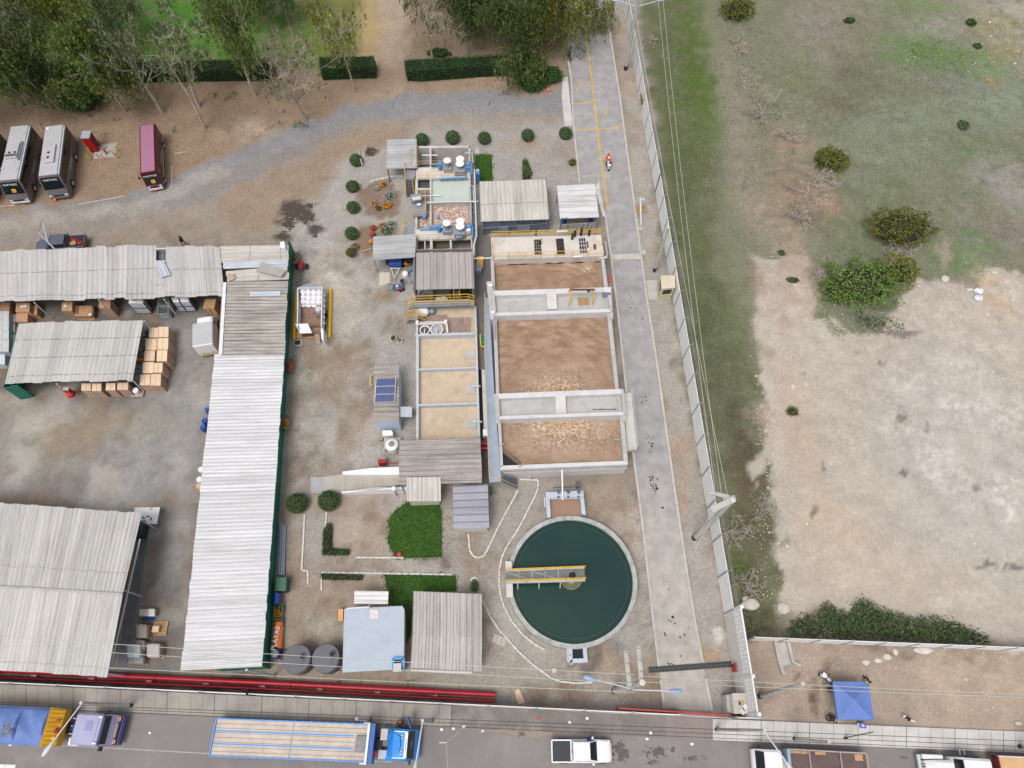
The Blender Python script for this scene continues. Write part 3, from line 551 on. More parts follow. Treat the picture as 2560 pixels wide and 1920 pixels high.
def branch(b,p,d,ln,r,depth,ends,rnd,wob=.25,grav=0.,split=3,nseg=4,taper=.55,nside=5,minr=.012,spread=.75):
 pts=[Vector(p)];dd=Vector(d).normalized()
 for i in range(nseg):
  dd=(dd+Vector((rnd.gauss(0,wob),rnd.gauss(0,wob),rnd.gauss(0,wob)+grav))).normalized();pts.append(pts[-1]+dd*ln/nseg)
 r1=max(minr,r*taper);b.tube(pts,[r+(r1-r)*i/nseg for i in range(nseg+1)],nside,caps=False)
 if depth<=1:ends+=pts[1:]
 if depth>0:
  for k in range(split):
   t=rnd.uniform(.35,1.)if k else 1.;i=min(nseg-1,int(t*nseg));q=lerp(pts[i],pts[i+1],min(1,t*nseg-i))
   nd=(dd+Vector((rnd.gauss(0,spread),rnd.gauss(0,spread),rnd.gauss(.1,spread*.6)))).normalized()
   branch(b,q,nd,ln*rnd.uniform(.5,.75),r1*rnd.uniform(.6,.85),depth-1,ends,rnd,wob,grav,split,max(2,nseg-1),taper,max(3,nside-1),minr,spread)
def tree(u,v,h,label,leaf='olive',n=3600,spread=.5,weep=1.4,low=.25,lean=(0,0),limbs=4,r=.2,bark=None,group='trees beside the car park',seed=1,name='weeping_tree',sub=None,bare=False,cs=.6,cat='tree'):
 rnd=random.Random(seed);c=P(u,v);root=thing(name,label,cat,c,0,group);b=MB();ends=[]
 if not bare and n>1500:n=int(n*2.1);spread*=1.12;low*=.85;limbs+=2
 if bare:r*=1.25;n=int(n*1.5)
 pts=[Vector((c.x,c.y,-.1))];d=Vector((lean[0],lean[1],1)).normalized();ns=7
 for i in range(ns):
  d=(d+Vector((rnd.gauss(0,.06),rnd.gauss(0,.06),.02))).normalized();pts.append(pts[-1]+d*h*.82/ns)
 b.tube(pts,[r*(1-.78*i/ns)for i in range(ns+1)],7,caps=False)
 for k in range(limbs):
  t=low+(1-low)*((k+rnd.random()*.6)/limbs)**.9;i=min(ns-1,int(t*ns));q=lerp(pts[i],pts[i+1],t*ns-i)
  a=k*2.4+rnd.uniform(-.5,.5);up=rnd.uniform(.7,1.5);nd=Vector((math.cos(a),math.sin(a),up))
  branch(b,q,nd,h*spread*rnd.uniform(.5,.8)*(1.15-.5*t),r*(1-.7*t)*.55,2 if not bare else 3,ends,rnd,.16,.03,2 if not bare else 3,4,.5,5,.022 if not bare else.02,.6)
 ends+=pts[-2:]
 b.build('trunk',bark or M_bark,root)
 if n:
  E=np.array([tuple(e)for e in ends]);E=E[E[:,2]>h*low*.6]
  ns_=max(1,n//9);si=NR.integers(0,len(E),ns_);st=E[si]+NR.normal(size=(ns_,3))*np.array([cs,cs,cs*.7]);ln=NR.gamma(3.,weep/3.,ns_)+.15
  drift=NR.normal(size=(ns_,2))*.10
  k=NR.random((ns_,9));q=st[:,None,:]+np.stack([drift[:,None,0]*k*ln[:,None],drift[:,None,1]*k*ln[:,None],-k*ln[:,None]],-1)+NR.normal(size=(ns_,9,3))*.09
  q=q.reshape(-1,3);ax=NR.normal(size=q.shape)*.42+np.array([0,0,-1.]);ax/=np.linalg.norm(ax,axis=1)[:,None]
  cl=NR.random(len(E))*.5;tone=np.repeat(cl[si]+NR.random(ns_)*.3,9)+NR.random(len(q))*.35-.08
  q[:,2]=np.maximum(q[:,2],.4)
  leaves('crown',q,ax,NR.uniform(.3,.6,len(q)),NR.uniform(.09,.17,len(q)),tone,LF[leaf],root)
  if sub:
   m2=len(q)//5;ii=NR.integers(0,len(q),m2);leaves('crown',q[ii]+NR.normal(size=(m2,3))*.2,ax[ii],.34,.12,tone[ii],LF[sub],root)
 return root
T='trees beside the car park'
tree(-60,300,13,'dark weeping tree at the left edge, crown hanging towards the first bus','dark',5400,.5,2.0,.15,(.05,.05),6,.26,M_barkd,seed=3,sub='olive')
tree(58,262,14,'grey green weeping tree left of the dark bush, trunk half hidden by its own foliage','grey',5400,.4,2.6,.2,(-.03,0),6,.24,M_barkd,seed=4,sub='lime')
tree(150,273,14,'weeping tree with a bare slanting lower trunk left of the dark round bush','olive',5000,.36,2.3,.3,(-.04,0),6,.2,seed=5,sub='dark')
tree(315,277,13,'lime tipped weeping tree just right of the dark round bush','olive',5200,.36,2.4,.25,(-.05,0),7,.2,seed=6,sub='lime')
tree(407,283,13.5,'thinly leaved tree with a long grey trunk right of the lime tipped tree','grey',1500,.42,1.2,.35,(-.05,0),6,.2,seed=7,bare=True)
tree(498,268,15,'nearly bare grey tree with several straight trunks in front of the hedge','grey',900,.34,.9,.35,(-.04,0),7,.2,seed=8,bare=True,sub='lime')
tree(513,322,15,'nearly bare leaning tree whose trunk stands furthest into the car park','grey',800,.32,.8,.4,(-.06,0),6,.17,seed=18,bare=True,sub='lime')
tree(640,240,15,'forked tree with olive leaves in front of the hedge gap by the dead tree','olive',3200,.42,1.5,.35,(-.05,.02),6,.22,seed=9,sub='lime')
tree(765,298,9,'dead grey tree with a cloud of bare twigs beside the gravel track','grey',350,.62,.5,.3,(-.06,-.02),9,.17,seed=10,bare=True,name='dead_tree',sub='lime')
tree(742,250,7.5,'smaller bare tree behind the dead grey tree','grey',250,.62,.5,.25,(.02,0),8,.14,seed=30,bare=True,name='dead_tree')
tree(888,226,13,'slender pale tree leaning in front of the short hedge','lime',1000,.3,.8,.35,(-.02,0),6,.14,seed=11,sub='olive')
tree(1082,145,11,'slender bare tree behind the long hedge, right of the dirt path','grey',700,.36,1.2,.35,(-.02,0),5,.14,seed=12,bare=True)
tree(836,150,9,'small leaning tree with yellow leaves behind the short hedge','lime',1100,.4,1.2,.3,(-.1,0),5,.14,seed=13)
tree(1185,95,10,'dark drooping tree standing behind the long hedge','dark',5200,.5,2.0,.12,(0,0),7,.24,M_barkd,seed=14,sub='olive')
tree(1283,170,12.5,'large grey green weeping tree whose branches hang over the long hedge','olive',6200,.46,3.2,.25,(.0,.02),7,.26,seed=15,sub='olive')
tree(1300,105,13.5,'largest weeping tree with tall pale trunks beside the plant road','lime',7500,.46,3.6,.25,(.03,0),8,.27,seed=16,sub='lime')
tree(1385,110,12.5,'weeping tree overhanging the plant road with long lime green curtains','lime',8200,.46,4.2,.22,(.08,0),8,.24,seed=17,sub='olive')
tree(1330,205,4.5,'low olive weeping tree in front of the end of the long hedge','olive',2600,.5,1.6,.1,(.0,0),5,.15,seed=19)
for i,(u,v,h,lf,lb,n)in enumerate([(725,62,10,'dark','narrow dark tree standing alone in the park grass',2600),(90,120,14,'olive','tall olive tree in the park at the far left corner',4600),(215,130,14,'lime','tall yellow green tree in the park behind the lime tipped tree',5200),(300,90,13,'grey','tall grey green tree in the park behind the hedge',3600),(20,60,14,'dark','dark tree cut by the top left corner of the photo',4800),(600,60,12,'olive','olive tree in the park left of the narrow dark tree',2800),(1130,20,11,'grey','grey weeping tree at the top of the photo right of the dirt path',3000),(1230,15,12,'dark','dark tree at the top of the photo behind the large weeping trees',4600)]):
 tree(u,v,h,lb,lf,n,.42,2.0,.18,(0,0),6,.22,M_barkd,group='trees in the park behind the hedge',seed=50+i,name='park_tree',sub='olive')
def hedge(px_,h,label,dens=95,leaf='hedge',z0=0.,name='hedge',s=(.13,.22),group=None,warm=None,cat='hedge'):
 poly=PP(px_);c=cen(poly);root=thing(name,label,cat,c,0,group);cx=MB()
 sh=[c+(p-c)*1.0 for p in poly];sh=[(p.x,p.y)for p in sh];n=len(sh)
 inn=[(c.x+(p[0]-c.x)*.985,c.y+(p[1]-c.y)*.93)for p in sh]
 cx.prism(inn,z0,h-.12).build('stems',mat('hedge_shade_core',(24,34,18),.95,.3,2),root)  # solid dark core, no real stems; shade between leaves put into its colour
 P_,A_=[],[]
 for i in range(n):
  a,d=Vector((*sh[i],0)),Vector((*sh[(i+1)%n],0));L_=(d-a).length;k=int(L_*(h-z0)*dens);nn=Vector(((d-a).y,-(d-a).x,0)).normalized()
  if nn.dot(lerp(a,d,.5)-Vector((c.x,c.y,0)))<0:nn=-nn
  t=NR.random(k);z=NR.random(k)*(h-z0)+z0;P_.append(np.stack([a.x+(d.x-a.x)*t,a.y+(d.y-a.y)*t,z],1)+NR.normal(size=(k,3))*.06);A_.append(np.tile(tuple(nn),(k,1)))
 tri=mg.tessellate_polygon([[Vector((*q,0))for q in sh]])
 for t in tri:
  a,d,e=[np.array(sh[i])for i in t];ar=abs((d-a)[0]*(e-a)[1]-(d-a)[1]*(e-a)[0])/2;k=int(ar*dens);r1=np.sqrt(NR.random((k,1)));r2=NR.random((k,1));q=a*(1-r1)+d*r1*(1-r2)+e*r1*r2
  zz=h+(vnoise(q[:,0],q[:,1],1.1,3)-.5)*.32;P_.append(np.stack([q[:,0],q[:,1],zz],1)+NR.normal(size=(k,3))*.05);A_.append(np.tile((0,0,1.),(k,1)))
 p=np.concatenate(P_);nn=np.concatenate(A_);k=len(p);ax=np.cross(nn,rv(k))+nn*.5*NR.random((k,1));ax/=np.linalg.norm(ax,axis=1)[:,None]
 tone=vnoise(p[:,0],p[:,1]+p[:,2],1.6,8)*.5+NR.random(k)*.6-.1
 leaves('foliage',p,ax,NR.uniform(s[0],s[1],k),NR.uniform(s[0]*.6,s[1]*.6,k),tone,LF[leaf],root);return root
HG='clipped hedges at the edge of the park'
hedge([(-200,222),(60,216),(250,214),(388,206),(604,203),(676,203),(690,174),(604,176),(388,182),(60,190),(-200,196)],1.9,'long dark clipped hedge behind the tree trunks left of the dead tree',group=HG)
hedge([(808,201),(941,196),(940,168),(806,172)],1.9,'short clipped hedge standing left of the dirt path opening',group=HG)
hedge([(1019,203),(1050,205),(1190,194),(1290,188),(1288,164),(1050,176),(1016,178)],1.9,'long clipped hedge standing right of the dirt path opening',group=HG)
def bush(u,v,rx,ry,h,label,leaf='dark',n=1400,name='bush',group=None,s=(.14,.3),core=.8,rough=.22,cat='bush',ctr=None,stems=False,z0=0):
 c=ctr or P(u,v);c=Vector((c.x,c.y,z0));root=thing(name,label,cat,c,0,group)
 d=rv(n);d[:,2]=np.abs(d[:,2])*1.0-.12;d/=np.linalg.norm(d,axis=1)[:,None]
 f=1+rough*(vnoise(d[:,0]*3+u,d[:,1]*3+v+d[:,2]*2,1.6,77)-.5)*2;rr=f*NR.uniform(.86,1.05,n)
 p=np.stack([c.x+d[:,0]*rr*rx,c.y+d[:,1]*rr*ry,np.maximum(.05,z0+h*.38+d[:,2]*rr*h*.62)],1)
 ax=np.cross(d,rv(n))+d*.55*NR.random((n,1));ax/=np.linalg.norm(ax,axis=1)[:,None]
 tone=.15+.35*f*vnoise(d[:,0]*4,d[:,1]*4+d[:,2]*3,2.,5)+NR.random(n)*.45
 MB().ico((c.x,c.y,z0+h*.36),1,3,.06,(rx*core,ry*core,h*.58*core)).build('stems',mat('bush_shade_core',(44,50,30),.95,.4,3),root)  # inner dark ball, not modelled stems; its colour paints the shade inside the foliage
 leaves('foliage',p,ax,NR.uniform(s[0],s[1],n),NR.uniform(s[0]*.5,s[1]*.55,n),tone,LF[leaf],root)
 return root
bush(213,262,2.6,2.2,3.0,'dark round bush among the trees left of the red cabinet','hedge',2600,s=(.2,.38))
bush(1330,222,1.7,1.2,2.2,'dark green bush under the low weeping tree at the hedge end','hedge',1500,s=(.18,.34));bush(1380,200,1.4,1.1,1.9,'small dark bush beside the plant road under the weeping tree','hedge',1200,s=(.18,.34));bush(1098,138,1.6,.8,.9,'low dark green mound behind the long hedge by a slender bare tree','hedge',800)
B0=bush(1132,352,.95,.95,1.45,'clipped ball shrub behind the filter block, centre of the row','ball',1500,'ball_shrub','clipped ball shrubs in the yard',(.09,.17),.93,.06,'shrub')
BL=[(1056,358,'clipped ball shrub half hidden behind the corner of the small grey shed roof',.95),(1211,353,'clipped ball shrub above the small lawn by the filter block',.92),(1319,346,'clipped ball shrub standing alone on gravel midway to the plant road',.9),(1413,341,'clipped ball shrub against the plant road kerb beside the yellow stop line',.92),(892,408,'clipped ball shrub furthest up the yard with a striped stick in front',.88),(883,473,'clipped ball shrub beside the upper flower bed, above its twin',.86),(884.5,525,'clipped ball shrub at the lower end of the upper flower bed',.86),(881,590,'clipped ball shrub beside the lower flower bed',.88),(747,1263,'larger clipped ball shrub by the green shed wall, left of the gravel path',1.12),(825,1257,'larger clipped ball shrub right of the gravel path below the ramp',1.12)]
for u,v,lb,s in BL:
 c=P(u,v);dup(B0,(c.x,c.y,0),R.uniform(0,6),lb,scale=(s,s,s))
bush(1430.5,410,.5,.5,.7,'small bright shrub at the kerb of the plant road','bronze',400,s=(.08,.16));bush(1187,1468,.42,.6,.9,'small grey green oval shrub inside a white stone ring','ball',500,s=(.07,.13))
bp=bush(879.6,640,.58,.58,.95,'potted clipped shrub below the lower flower bed','bronze',700,'potted_shrub',s=(.08,.15),core=.92,rough=.08,z0=.35);c=OFF[bp.name];MB().lathe((c.x,c.y,0),[(.28,0),(.4,.38),(.42,.46)],14).build('pot',M_concd,bp)
hd=dict(name='low_hedge',s=(.09,.16),leaf='weed')
hedge([(819,1311),(830,1311),(829,1374),(875,1378),(872,1390),(808,1389),(811,1330)],.55,'low L shaped hedge at the corner of the bare garden plot',130,**hd);hedge([(804,1436),(908,1440),(905,1451),(806,1449)],.5,'low straight hedge strip beside the gravel cross path',130,**hd)
hedge([(1306.5,404),(1316,402),(1330,436),(1324,449),(1307,450)],.5,'low leafy border plant behind the ribbed roof of the mesh enclosure',110,leaf='bright',name='border_plant',s=(.1,.18))
def lawn(px_,h=.09,label_=None,dens=70,z=.02):
 poly=PP(px_);tri=mg.tessellate_polygon([poly]);b=MB().prism([(p.x,p.y)for p in poly],-.02,z)if False else None
 sheet('lawn',poly,z,mat('lawn_soil',(52,88,26),.95,.2,1.2,.15));P_=[]
 for t in tri:
  a,d,e=[np.array(poly[i])[:2]for i in t];ar=abs((d-a)[0]*(e-a)[1]-(d-a)[1]*(e-a)[0])/2;k=int(ar*dens);r1=np.sqrt(NR.random((k,1)));r2=NR.random((k,1));q=a*(1-r1)+d*r1*(1-r2)+e*r1*r2;P_.append(q)
 for i in range(len(poly)):
  a,d=np.array(poly[i])[:2],np.array(poly[(i+1)%len(poly)])[:2];k=int(np.linalg.norm(d-a)*22);t=NR.random((k,1));P_.append(a+(d-a)*t+NR.normal(size=(k,2))*.14)
 q=np.concatenate(P_);k=len(q);p=np.concatenate([q,(NR.random((k,1))*.6+.4)*h+z],1);ax=NR.normal(size=(k,3))*np.array([.8,.8,.3])+np.array([0,0,.5]);ax/=np.linalg.norm(ax,axis=1)[:,None]
 tone=fbm(q[:,0],q[:,1],.7,60)*1.1-.25+NR.random(k)*.5;stuff(leaves('grass',p,ax,NR.uniform(.14,.28,k),NR.uniform(.06,.12,k),tone,LF['grass']))
lawn([(1008,1262),(1020,1256),(1100,1257),(1105,1300),(1104,1392),(1060,1395),(990,1394),(975,1370),(968,1345),(975,1325),(969,1305),(985,1280)])
lawn([(960,1437),(1100,1437),(1140,1440),(1141,1478),(1033,1479),(1027,1590),(1011,1606),(1010,1518),(972,1512),(970,1478)])
lawn([(1188,390),(1206,386),(1229,388),(1231,455),(1190,452)])
def weeds(px_,h,leaf,dens,s=(.14,.3),z=0.,name='weeds'):
 poly=PP(px_);tri=mg.tessellate_polygon([poly]);P_=[]
 for t in tri:
  a,d,e=[np.array(poly[i])[:2]for i in t];ar=abs((d-a)[0]*(e-a)[1]-(d-a)[1]*(e-a)[0])/2;k=int(ar*dens);r1=np.sqrt(NR.random((k,1)));r2=NR.random((k,1));P_.append(a*(1-r1)+d*r1*(1-r2)+e*r1*r2)
 q=np.concatenate(P_);k=len(q);hh=h*(fbm(q[:,0],q[:,1],.8,90)-.2)*1.6;keep=hh>.05*h;q=q[keep];hh=hh[keep];k=len(q)
 q=q+NR.normal(size=q.shape)*.25;z_=NR.random(k)**.5*hh+z;p=np.stack([q[:,0],q[:,1],np.maximum(z_,.03)],1);ax=rv(k)+np.array([0,0,.6]);ax/=np.linalg.norm(ax,axis=1)[:,None]
 tone=NR.random(k)*.6+(z_-z)/h*.4+fbm(q[:,0],q[:,1],.6,91)*.4-.25;return stuff(leaves(name,p,ax,NR.uniform(s[0],s[1],k),NR.uniform(s[0]*.4,s[1]*.5,k),tone,LF[leaf]))
weeds([(1970,1588),(1975,1560),(2010,1545),(2050,1530),(2062,1508),(2095,1530),(2125,1540),(2135,1508),(2160,1502),(2200,1525),(2260,1545),(2330,1550),(2370,1555),(2440,1580),(2478,1606)],1.2,'weed',210,(.16,.34))
weeds([(1890,1595),(1890,1560),(1930,1540),(1965,1560),(1975,1595)],.7,'dry',14);weeds([(1885,1595),(1880,1420),(1830,1400),(1840,1500),(1870,1600)],.6,'weed',22)
weeds([(2150,770),(2170,790),(2250,800),(2262,812),(2250,825),(2185,830),(2140,812)],.35,'weed',60);weeds([(2035,740),(2060,745),(2080,800),(2105,822),(2130,830),(2100,846),(2080,840),(2055,800)],.3,'bright',80,(.1,.22))
weeds([(1640,100),(1700,60),(1740,140),(1790,320),(1800,520),(1760,620),(1900,1010),(1880,1080),(1800,1050),(1690,560)],.22,'weed',9,(.1,.24));weeds([(1750,100),(1950,40),(2350,60),(2500,300),(2440,640),(2250,640),(2000,480),(1830,420)],.2,'weed',3.5,(.1,.24));weeds([(1700,0),(2000,-20),(2560,60),(2560,600),(2300,560),(1900,500),(1800,300)],.2,'dry',1.6,(.1,.24))
weeds([(2275,100),(2320,92),(2400,115),(2460,145),(2420,175),(2330,165),(2270,160)],.25,'weed',9,(.1,.24));weeds([(1945,780),(1960,820),(1985,860),(1980,940),(1965,880)],.2,'dry',6);weeds([(2030,690),(2090,620),(2200,640),(2310,690),(2330,700),(2200,690),(2080,700)],.35,'weed',14)
weeds([(820,1697),(870,1703),(930,1708),(925,1712),(860,1708),(818,1702)],.3,'weed',30);weeds([(1008,1700),(1030,1698),(1032,1710),(1012,1712)],.4,'bright',60);weeds([(1108,1290),(1130,1280),(1140,1395),(1105,1395)],.12,'weed',24,(.1,.2));weeds([(1174,846),(1188,858),(1187,874),(1172,870)],.4,'weed',60)
for q in[(1550,760),(1560,380),(540,240),(570,245),(585,235),(290,300),(435,325),(260,335)]:
 u,v=q;weeds([(u-8,v-5),(u+8,v-4),(u+7,v+5),(u-7,v+5)],.4,'weed',60)if u<600 else None
weeds([(735,305),(770,306),(770,322),(733,322)],.4,'weed',45)
bush(2070,412,2.2,1.8,2.2,'round olive shrub on the brown patch above the brush heap','bronze',2000,'wild_shrub','shrubs on the waste ground',(.16,.3),.78,.3)
bush(2240,585,3.9,2.5,2.9,'wide olive shrub with a bare twiggy foot right of the brush heap','bronze',3400,'wild_shrub','shrubs on the waste ground',(.16,.32),.75,.3)
bush(1838,38,2.4,2.,2.4,'olive shrub cut by the top edge of the photo','bronze',1600,'wild_shrub','shrubs on the waste ground',(.18,.34),.75,.3);bush(2406,316,.7,.75,.6,'small dark shrub alone in the pale grass','weed',600,'wild_shrub','shrubs on the waste ground');bush(2442,118,.6,.5,.4,'small dark tussock on stony ground near the top right','dark',350,'wild_shrub','shrubs on the waste ground');bush(2427,58,.7,.7,.4,'brown tussock highest in the top right corner','dark',350,'wild_shrub','shrubs on the waste ground');bush(2122,55,.8,.5,.6,'small brown tussock near the top edge','dark',250,'wild_shrub','shrubs on the waste ground')
bush(1980,1030,.75,.6,.35,'olive weed clump alone on the bare lot','bronze',300,'weed_clump',s=(.08,.16));bush(1981,702,.75,.4,.35,'flat green weed patch on the sandy bank','weed',260,'weed_clump');bush(1953,634,.4,.4,.4,'tiny weed below the brush heap','weed',120,'weed_clump')
VS=bush(2150,722,3.9,2.9,2.7,'bright green bramble shrub at the edge of the bare lot, largest leaves','bright',3800,'bramble_shrub',None,(.2,.36),.72,.45)
bush(2240,690,2.2,2.2,2.2,'loose yellow green shrub joined to the bramble on its upper right','lime',1500,'bramble_shrub',None,(.18,.34),.6,.5);bush(2085,735,1.6,1.7,1.6,'lower left mound of the green bramble','bright',1200,'bramble_shrub',None,(.18,.32),.7,.4)
def bare_shrub(u,v,rad,h,label,n=9,seed=1,m=None,name='bare_shrub',group='dry leafless shrubs',depth=3,z0=None):
 rnd=random.Random(seed);c=P(u,v);z=z0 if z0 is not None else GZ(c.x,c.y);b=MB()
 for k in range(n):
  a=2*PI*k/n+rnd.uniform(-.3,.3);branch(b,(c.x,c.y,z-.05),(math.cos(a),math.sin(a),rnd.uniform(.5,1.3)*h/rad),rad*.62,.045,depth,[],rnd,.3,-.01,3,3,.6,4,.02,.8)
 return tag(b.build(name,m or M_twig,loc=(c.x,c.y,z)),label,'shrub',group)
for u,v,r_,h,n,lb in[(1835,1330,2.,1.6,11,'large leafless shrub against the white wall beside the tall pole foot'),(1905,1275,1.8,1.2,9,'leafless shrub on the bank right of the tall concrete pole'),(1870,1462,1.6,1.2,8,'leafless shrub above the white boulder by the wall'),(1625,108,1.2,.8,7,'small leafless bush in the grass near the top of the wall'),(1905,285,3.,1.2,12,'wide dry brush in the middle of the grassland'),(1860,205,2.,1.,9,'dry brush above the wide dry brush'),(1840,120,2.,1.,8,'dry brush near the olive shrub at the top'),(1970,345,1.8,1.,8,'dry brush left of the round olive shrub'),(2010,500,3.,.9,13,'tangled brush heap on the sandy mound'),(1985,555,2.,.9,9,'grey brush at the foot of the sandy mound'),(2050,465,1.8,.9,8,'pale brush on top of the sandy mound'),(2210,660,1.8,1.6,9,'bare upright twigs behind the bramble shrub'),(2250,625,2.,1.2,9,'bare twigs at the foot of the wide olive shrub'),(2040,690,.9,.6,6,'small dead bush left of the bramble'),(1870,460,1.,.6,6,'pale dead sticks in the grass left of the mound')]:
 bare_shrub(u,v,r_,h,lb,n,int(u))
def flower(u,v,r_,label,petals='flame',leaf='weed',n=160,h=.4):
 root=bush(u,v,r_,r_,h,label,leaf,n,'flower_clump','flower clumps in the yard beds',(.08,.16),.7,.3,'flowers');c=OFF[root.name];k=int(n*.7);d=rv(k);d[:,2]=np.abs(d[:,2])
 p=np.stack([c.x+d[:,0]*r_*.95,c.y+d[:,1]*r_*.95,.08+h*.4+d[:,2]*h*.65],1);leaves('petals',p,np.cross(d,rv(k)),.14,.12,NR.random(k),LF[petals],root);return root
flower(957,464,.38,'orange flower clump highest in the upper bed');flower(944,474,.3,'pale leaved clump beside the highest orange flowers','silver');flower(936,512,.5,'white and yellow flower clump at the left of the upper bed','flame','silver');flower(966,518,.45,'orange flower clump at the lower right of the upper bed');flower(974,514,.35,'second orange clump touching the lower right one');flower(935,573,.4,'red and yellow flower clump at the left of the lower bed','red');flower(957,568,.55,'bright orange flower clump in the lower bed');flower(932,589,.35,'pinkish clump at the corner of the grey shed roof','red');flower(928,608,.25,'small orange clump low beside the grey shed roof')
for u,v,r_,lb in[(974,492,.75,'silvery white leaved clump on the right of the upper bed'),(968,577,.9,'large silvery clump in the lower bed behind the grey roof'),(979,566,.6,'silvery clump at the right end of the lower bed')]:bush(u,v,r_,r_,.5,lb,'silver',420,'silver_shrub','silvery leaved clumps',(.09,.18),.8,.3)
bush(947,523,.3,.3,.3,'dark green tuft below the yellow flowers','weed',120,'tuft');bush(888,619,.5,.5,.35,'dry brown clump above the potted shrub','dry',200,'dry_clump');bush(927,381,.7,.7,.25,'withered brown mound left of the small grey shed','dry',220,'dry_clump')
RM_old=roofmat('roof_weathered',(206,203,202),(128,122,120),.55,.35,.45,3.05,.85,.1)
RM_old2=roofmat('roof_weathered_fine',(214,211,208),(132,126,122),.40,.5,.6,6.2,.4,.08)
RM_white=roofmat('roof_white',(236,235,238),(150,147,148),.38,.45,.65,0,.5,.05,.5)
RM_dirty=roofmat('roof_streaked',(196,190,182),(92,86,80),.42,.9,.85,0,.5,.18)
RM_pale=roofmat('roof_pale',(222,216,208),(130,122,116),.5,.5,.45,3.4,.9,.12)
RM_grey=roofmat('roof_grey_sheet',(186,178,176),(126,118,116),.78,.35,.55,0,.5,.1)
RM_brown=roofmat('roof_brown',(186,178,172),(106,96,90),.55,.75,.6,0,.5,.2)
RM_bluish=roofmat('roof_blue_ribs',(176,174,178),(96,118,168),.72,.25,.95,0,.5,.12)
RM_fine=roofmat('roof_fine_grey',(196,196,198),(124,122,122),.3,.55,.5,0,.5,.16)
RM_sheet=roofmat('roof_bluewhite',(216,222,232),(160,166,176),.4,.3,.5)
RM_dull=roofmat('roof_dull_metal',(150,144,142),(96,88,86),.28,.6,.5,0,.5,.25)
M_mesh=mat('blue_grey_mesh',(120,132,150),.7,.2,1.1,dirt=(96,104,118),dirt_amt=.5)
def shed(label,base,cat='shed',name='storage_shed'):return thing(name,label,cat,base)
def posts_px(root,lst,m=M_galv,r=.07):
 for b_,t_,z in lst:
  a=P(*b_,0);t=P(*t_,z);MB().tube([(a.x,a.y,0),(a.x,a.y,z)],r,6).build('post',m,root)
Z=2.75;q=[P(537,885,3.3),P(452,1676,3.3),P(656,1666,Z),P(712,882,Z)]
s1=shed('long white ribbed shed with green cladding down its right side',cen(q));roof('roof',q,RM_white,s1,.38,.03,.06,1,.05)
gw=PP([(727,780),(715,977),(700,1230),(686,1450),(673,1671)]);MB().wall(gw,.08,0,2.62).build('wall',M_green,s1)
for t in np.linspace(.02,.98,12):p=lerp(q[0],q[1],t);MB().tube([(p.x+.4,p.y,0),(p.x+.4,p.y,3.2)],.07,6).build('post',M_galv,s1)
a=P(540,1674,1.6);b_=P(654,1668,1.6);MB().beam((a.x,a.y,.9),(b_.x+.3,b_.y,.9),.06,1.8).build('gable_wall',M_green,s1)
q=[P(567,703,3.5),P(555,887,3.5),P(711,885,3.05),P(720.5,702,3.05)]
s2=shed('dark streaked older shed roof between the white shed and the broken corner roof',cen(q));roof('roof',q,RM_dirty,s2,.42,.03,.05,1,.08)
g=PP([(735,640),(731,700),(727,780)]);MB().wall(g,.08,0,2.8).build('wall',M_green,s2);roof('skylight_sheet',[P(625,729,3.44),P(625,741,3.44),P(701,739,3.22),P(701,727,3.22)],RM_sheet,s2,.3,.04,.03)
q2=PP([(562,706),(551,886)],3.6);MB().wall(q2,.35,3.45,3.62).build('gutter',M_white,s2);MB().wall(PP([(556,720),(547,886)],3.3),.12,0,3.3).build('side_wall',mat('tan_wall',(176,150,130),.8,.1,1),s2)
q=[P(548,615,3.9),P(547,657,3.75),P(721,650,3.35),P(722.5,612,3.45)]
s3=shed('patched pale corner roof with torn sheets lying on it',cen(q));roof('roof',q,RM_pale,s3,.8,.06,.05,1,.1)
roof('patch_sheet',[P(558,655,3.85),P(558,672,3.8),P(720,666,3.45),P(720.5,649,3.5)],RM_sheet,s3,.5,.12,.04);roof('patch_sheet',[P(566,678,3.7),P(566,704,3.62),P(719,699,3.3),P(720,664,3.4)],RM_pale,s3,.45,.06,.04,1,.15)
MB().prism([tuple(p)[:2]for p in PP([(653,655),(714,675),(702,691),(644,679)],3.95)],3.9,[4.0,3.85,3.8,4.0]).build('loose_board',mat('grey_board',(176,172,168),.8,.1,1.2),s3)
MB().prism([tuple(p)[:2]for p in PP([(570,688),(585,684),(588,697),(572,703)],3.8)],3.7,3.84).build('rubble',mat('rubble',(190,168,154),.95,.25,4),s3);MB().wall(PP([(737.5,634),(735,640)]),.08,0,2.6).build('wall',M_green,s3)
c=P(708,616,3.7);MB().box((c.x,c.y,3.75),(.5,.9,.5),.3).build('vent_box',M_white2,s3)
ql=[P(-190,633,4.1),P(390.5,611.5,4.1),P(388,744,3.55),P(-190,760,3.55)];qr=[P(415,614,4.1),P(548,615,4.05),P(561,739,3.55),P(411,742,3.55)]
s4=shed('long weathered open shed along the car park with a hole in its roof',cen(ql));roof('roof',ql,RM_old,s4,.55,.032,.05,2,.14,.1);roof('roof',qr,RM_old,s4,.55,.032,.05,2,.14,.1)
roof('roof',[P(390,653,3.94),P(414,652,3.94),P(411,742,3.54),P(388,744,3.54)],RM_old,s4,.55,.032,.05,1);roof('lower_sheet',[P(388,626,3.5),P(416,626,3.5),P(416,655,3.3),P(388,655,3.3)],mat('dull_lead',(120,122,128),.7,.12,1.5),s4,.4,.07,.04);MB().beam(P(389,622,4.0),P(416,622,4.0),.16,.12).build('batten',M_galv,s4);MB().beam(P(389,653,4.0),P(416,653,4.0),.12,.1).build('batten',M_galv,s4)
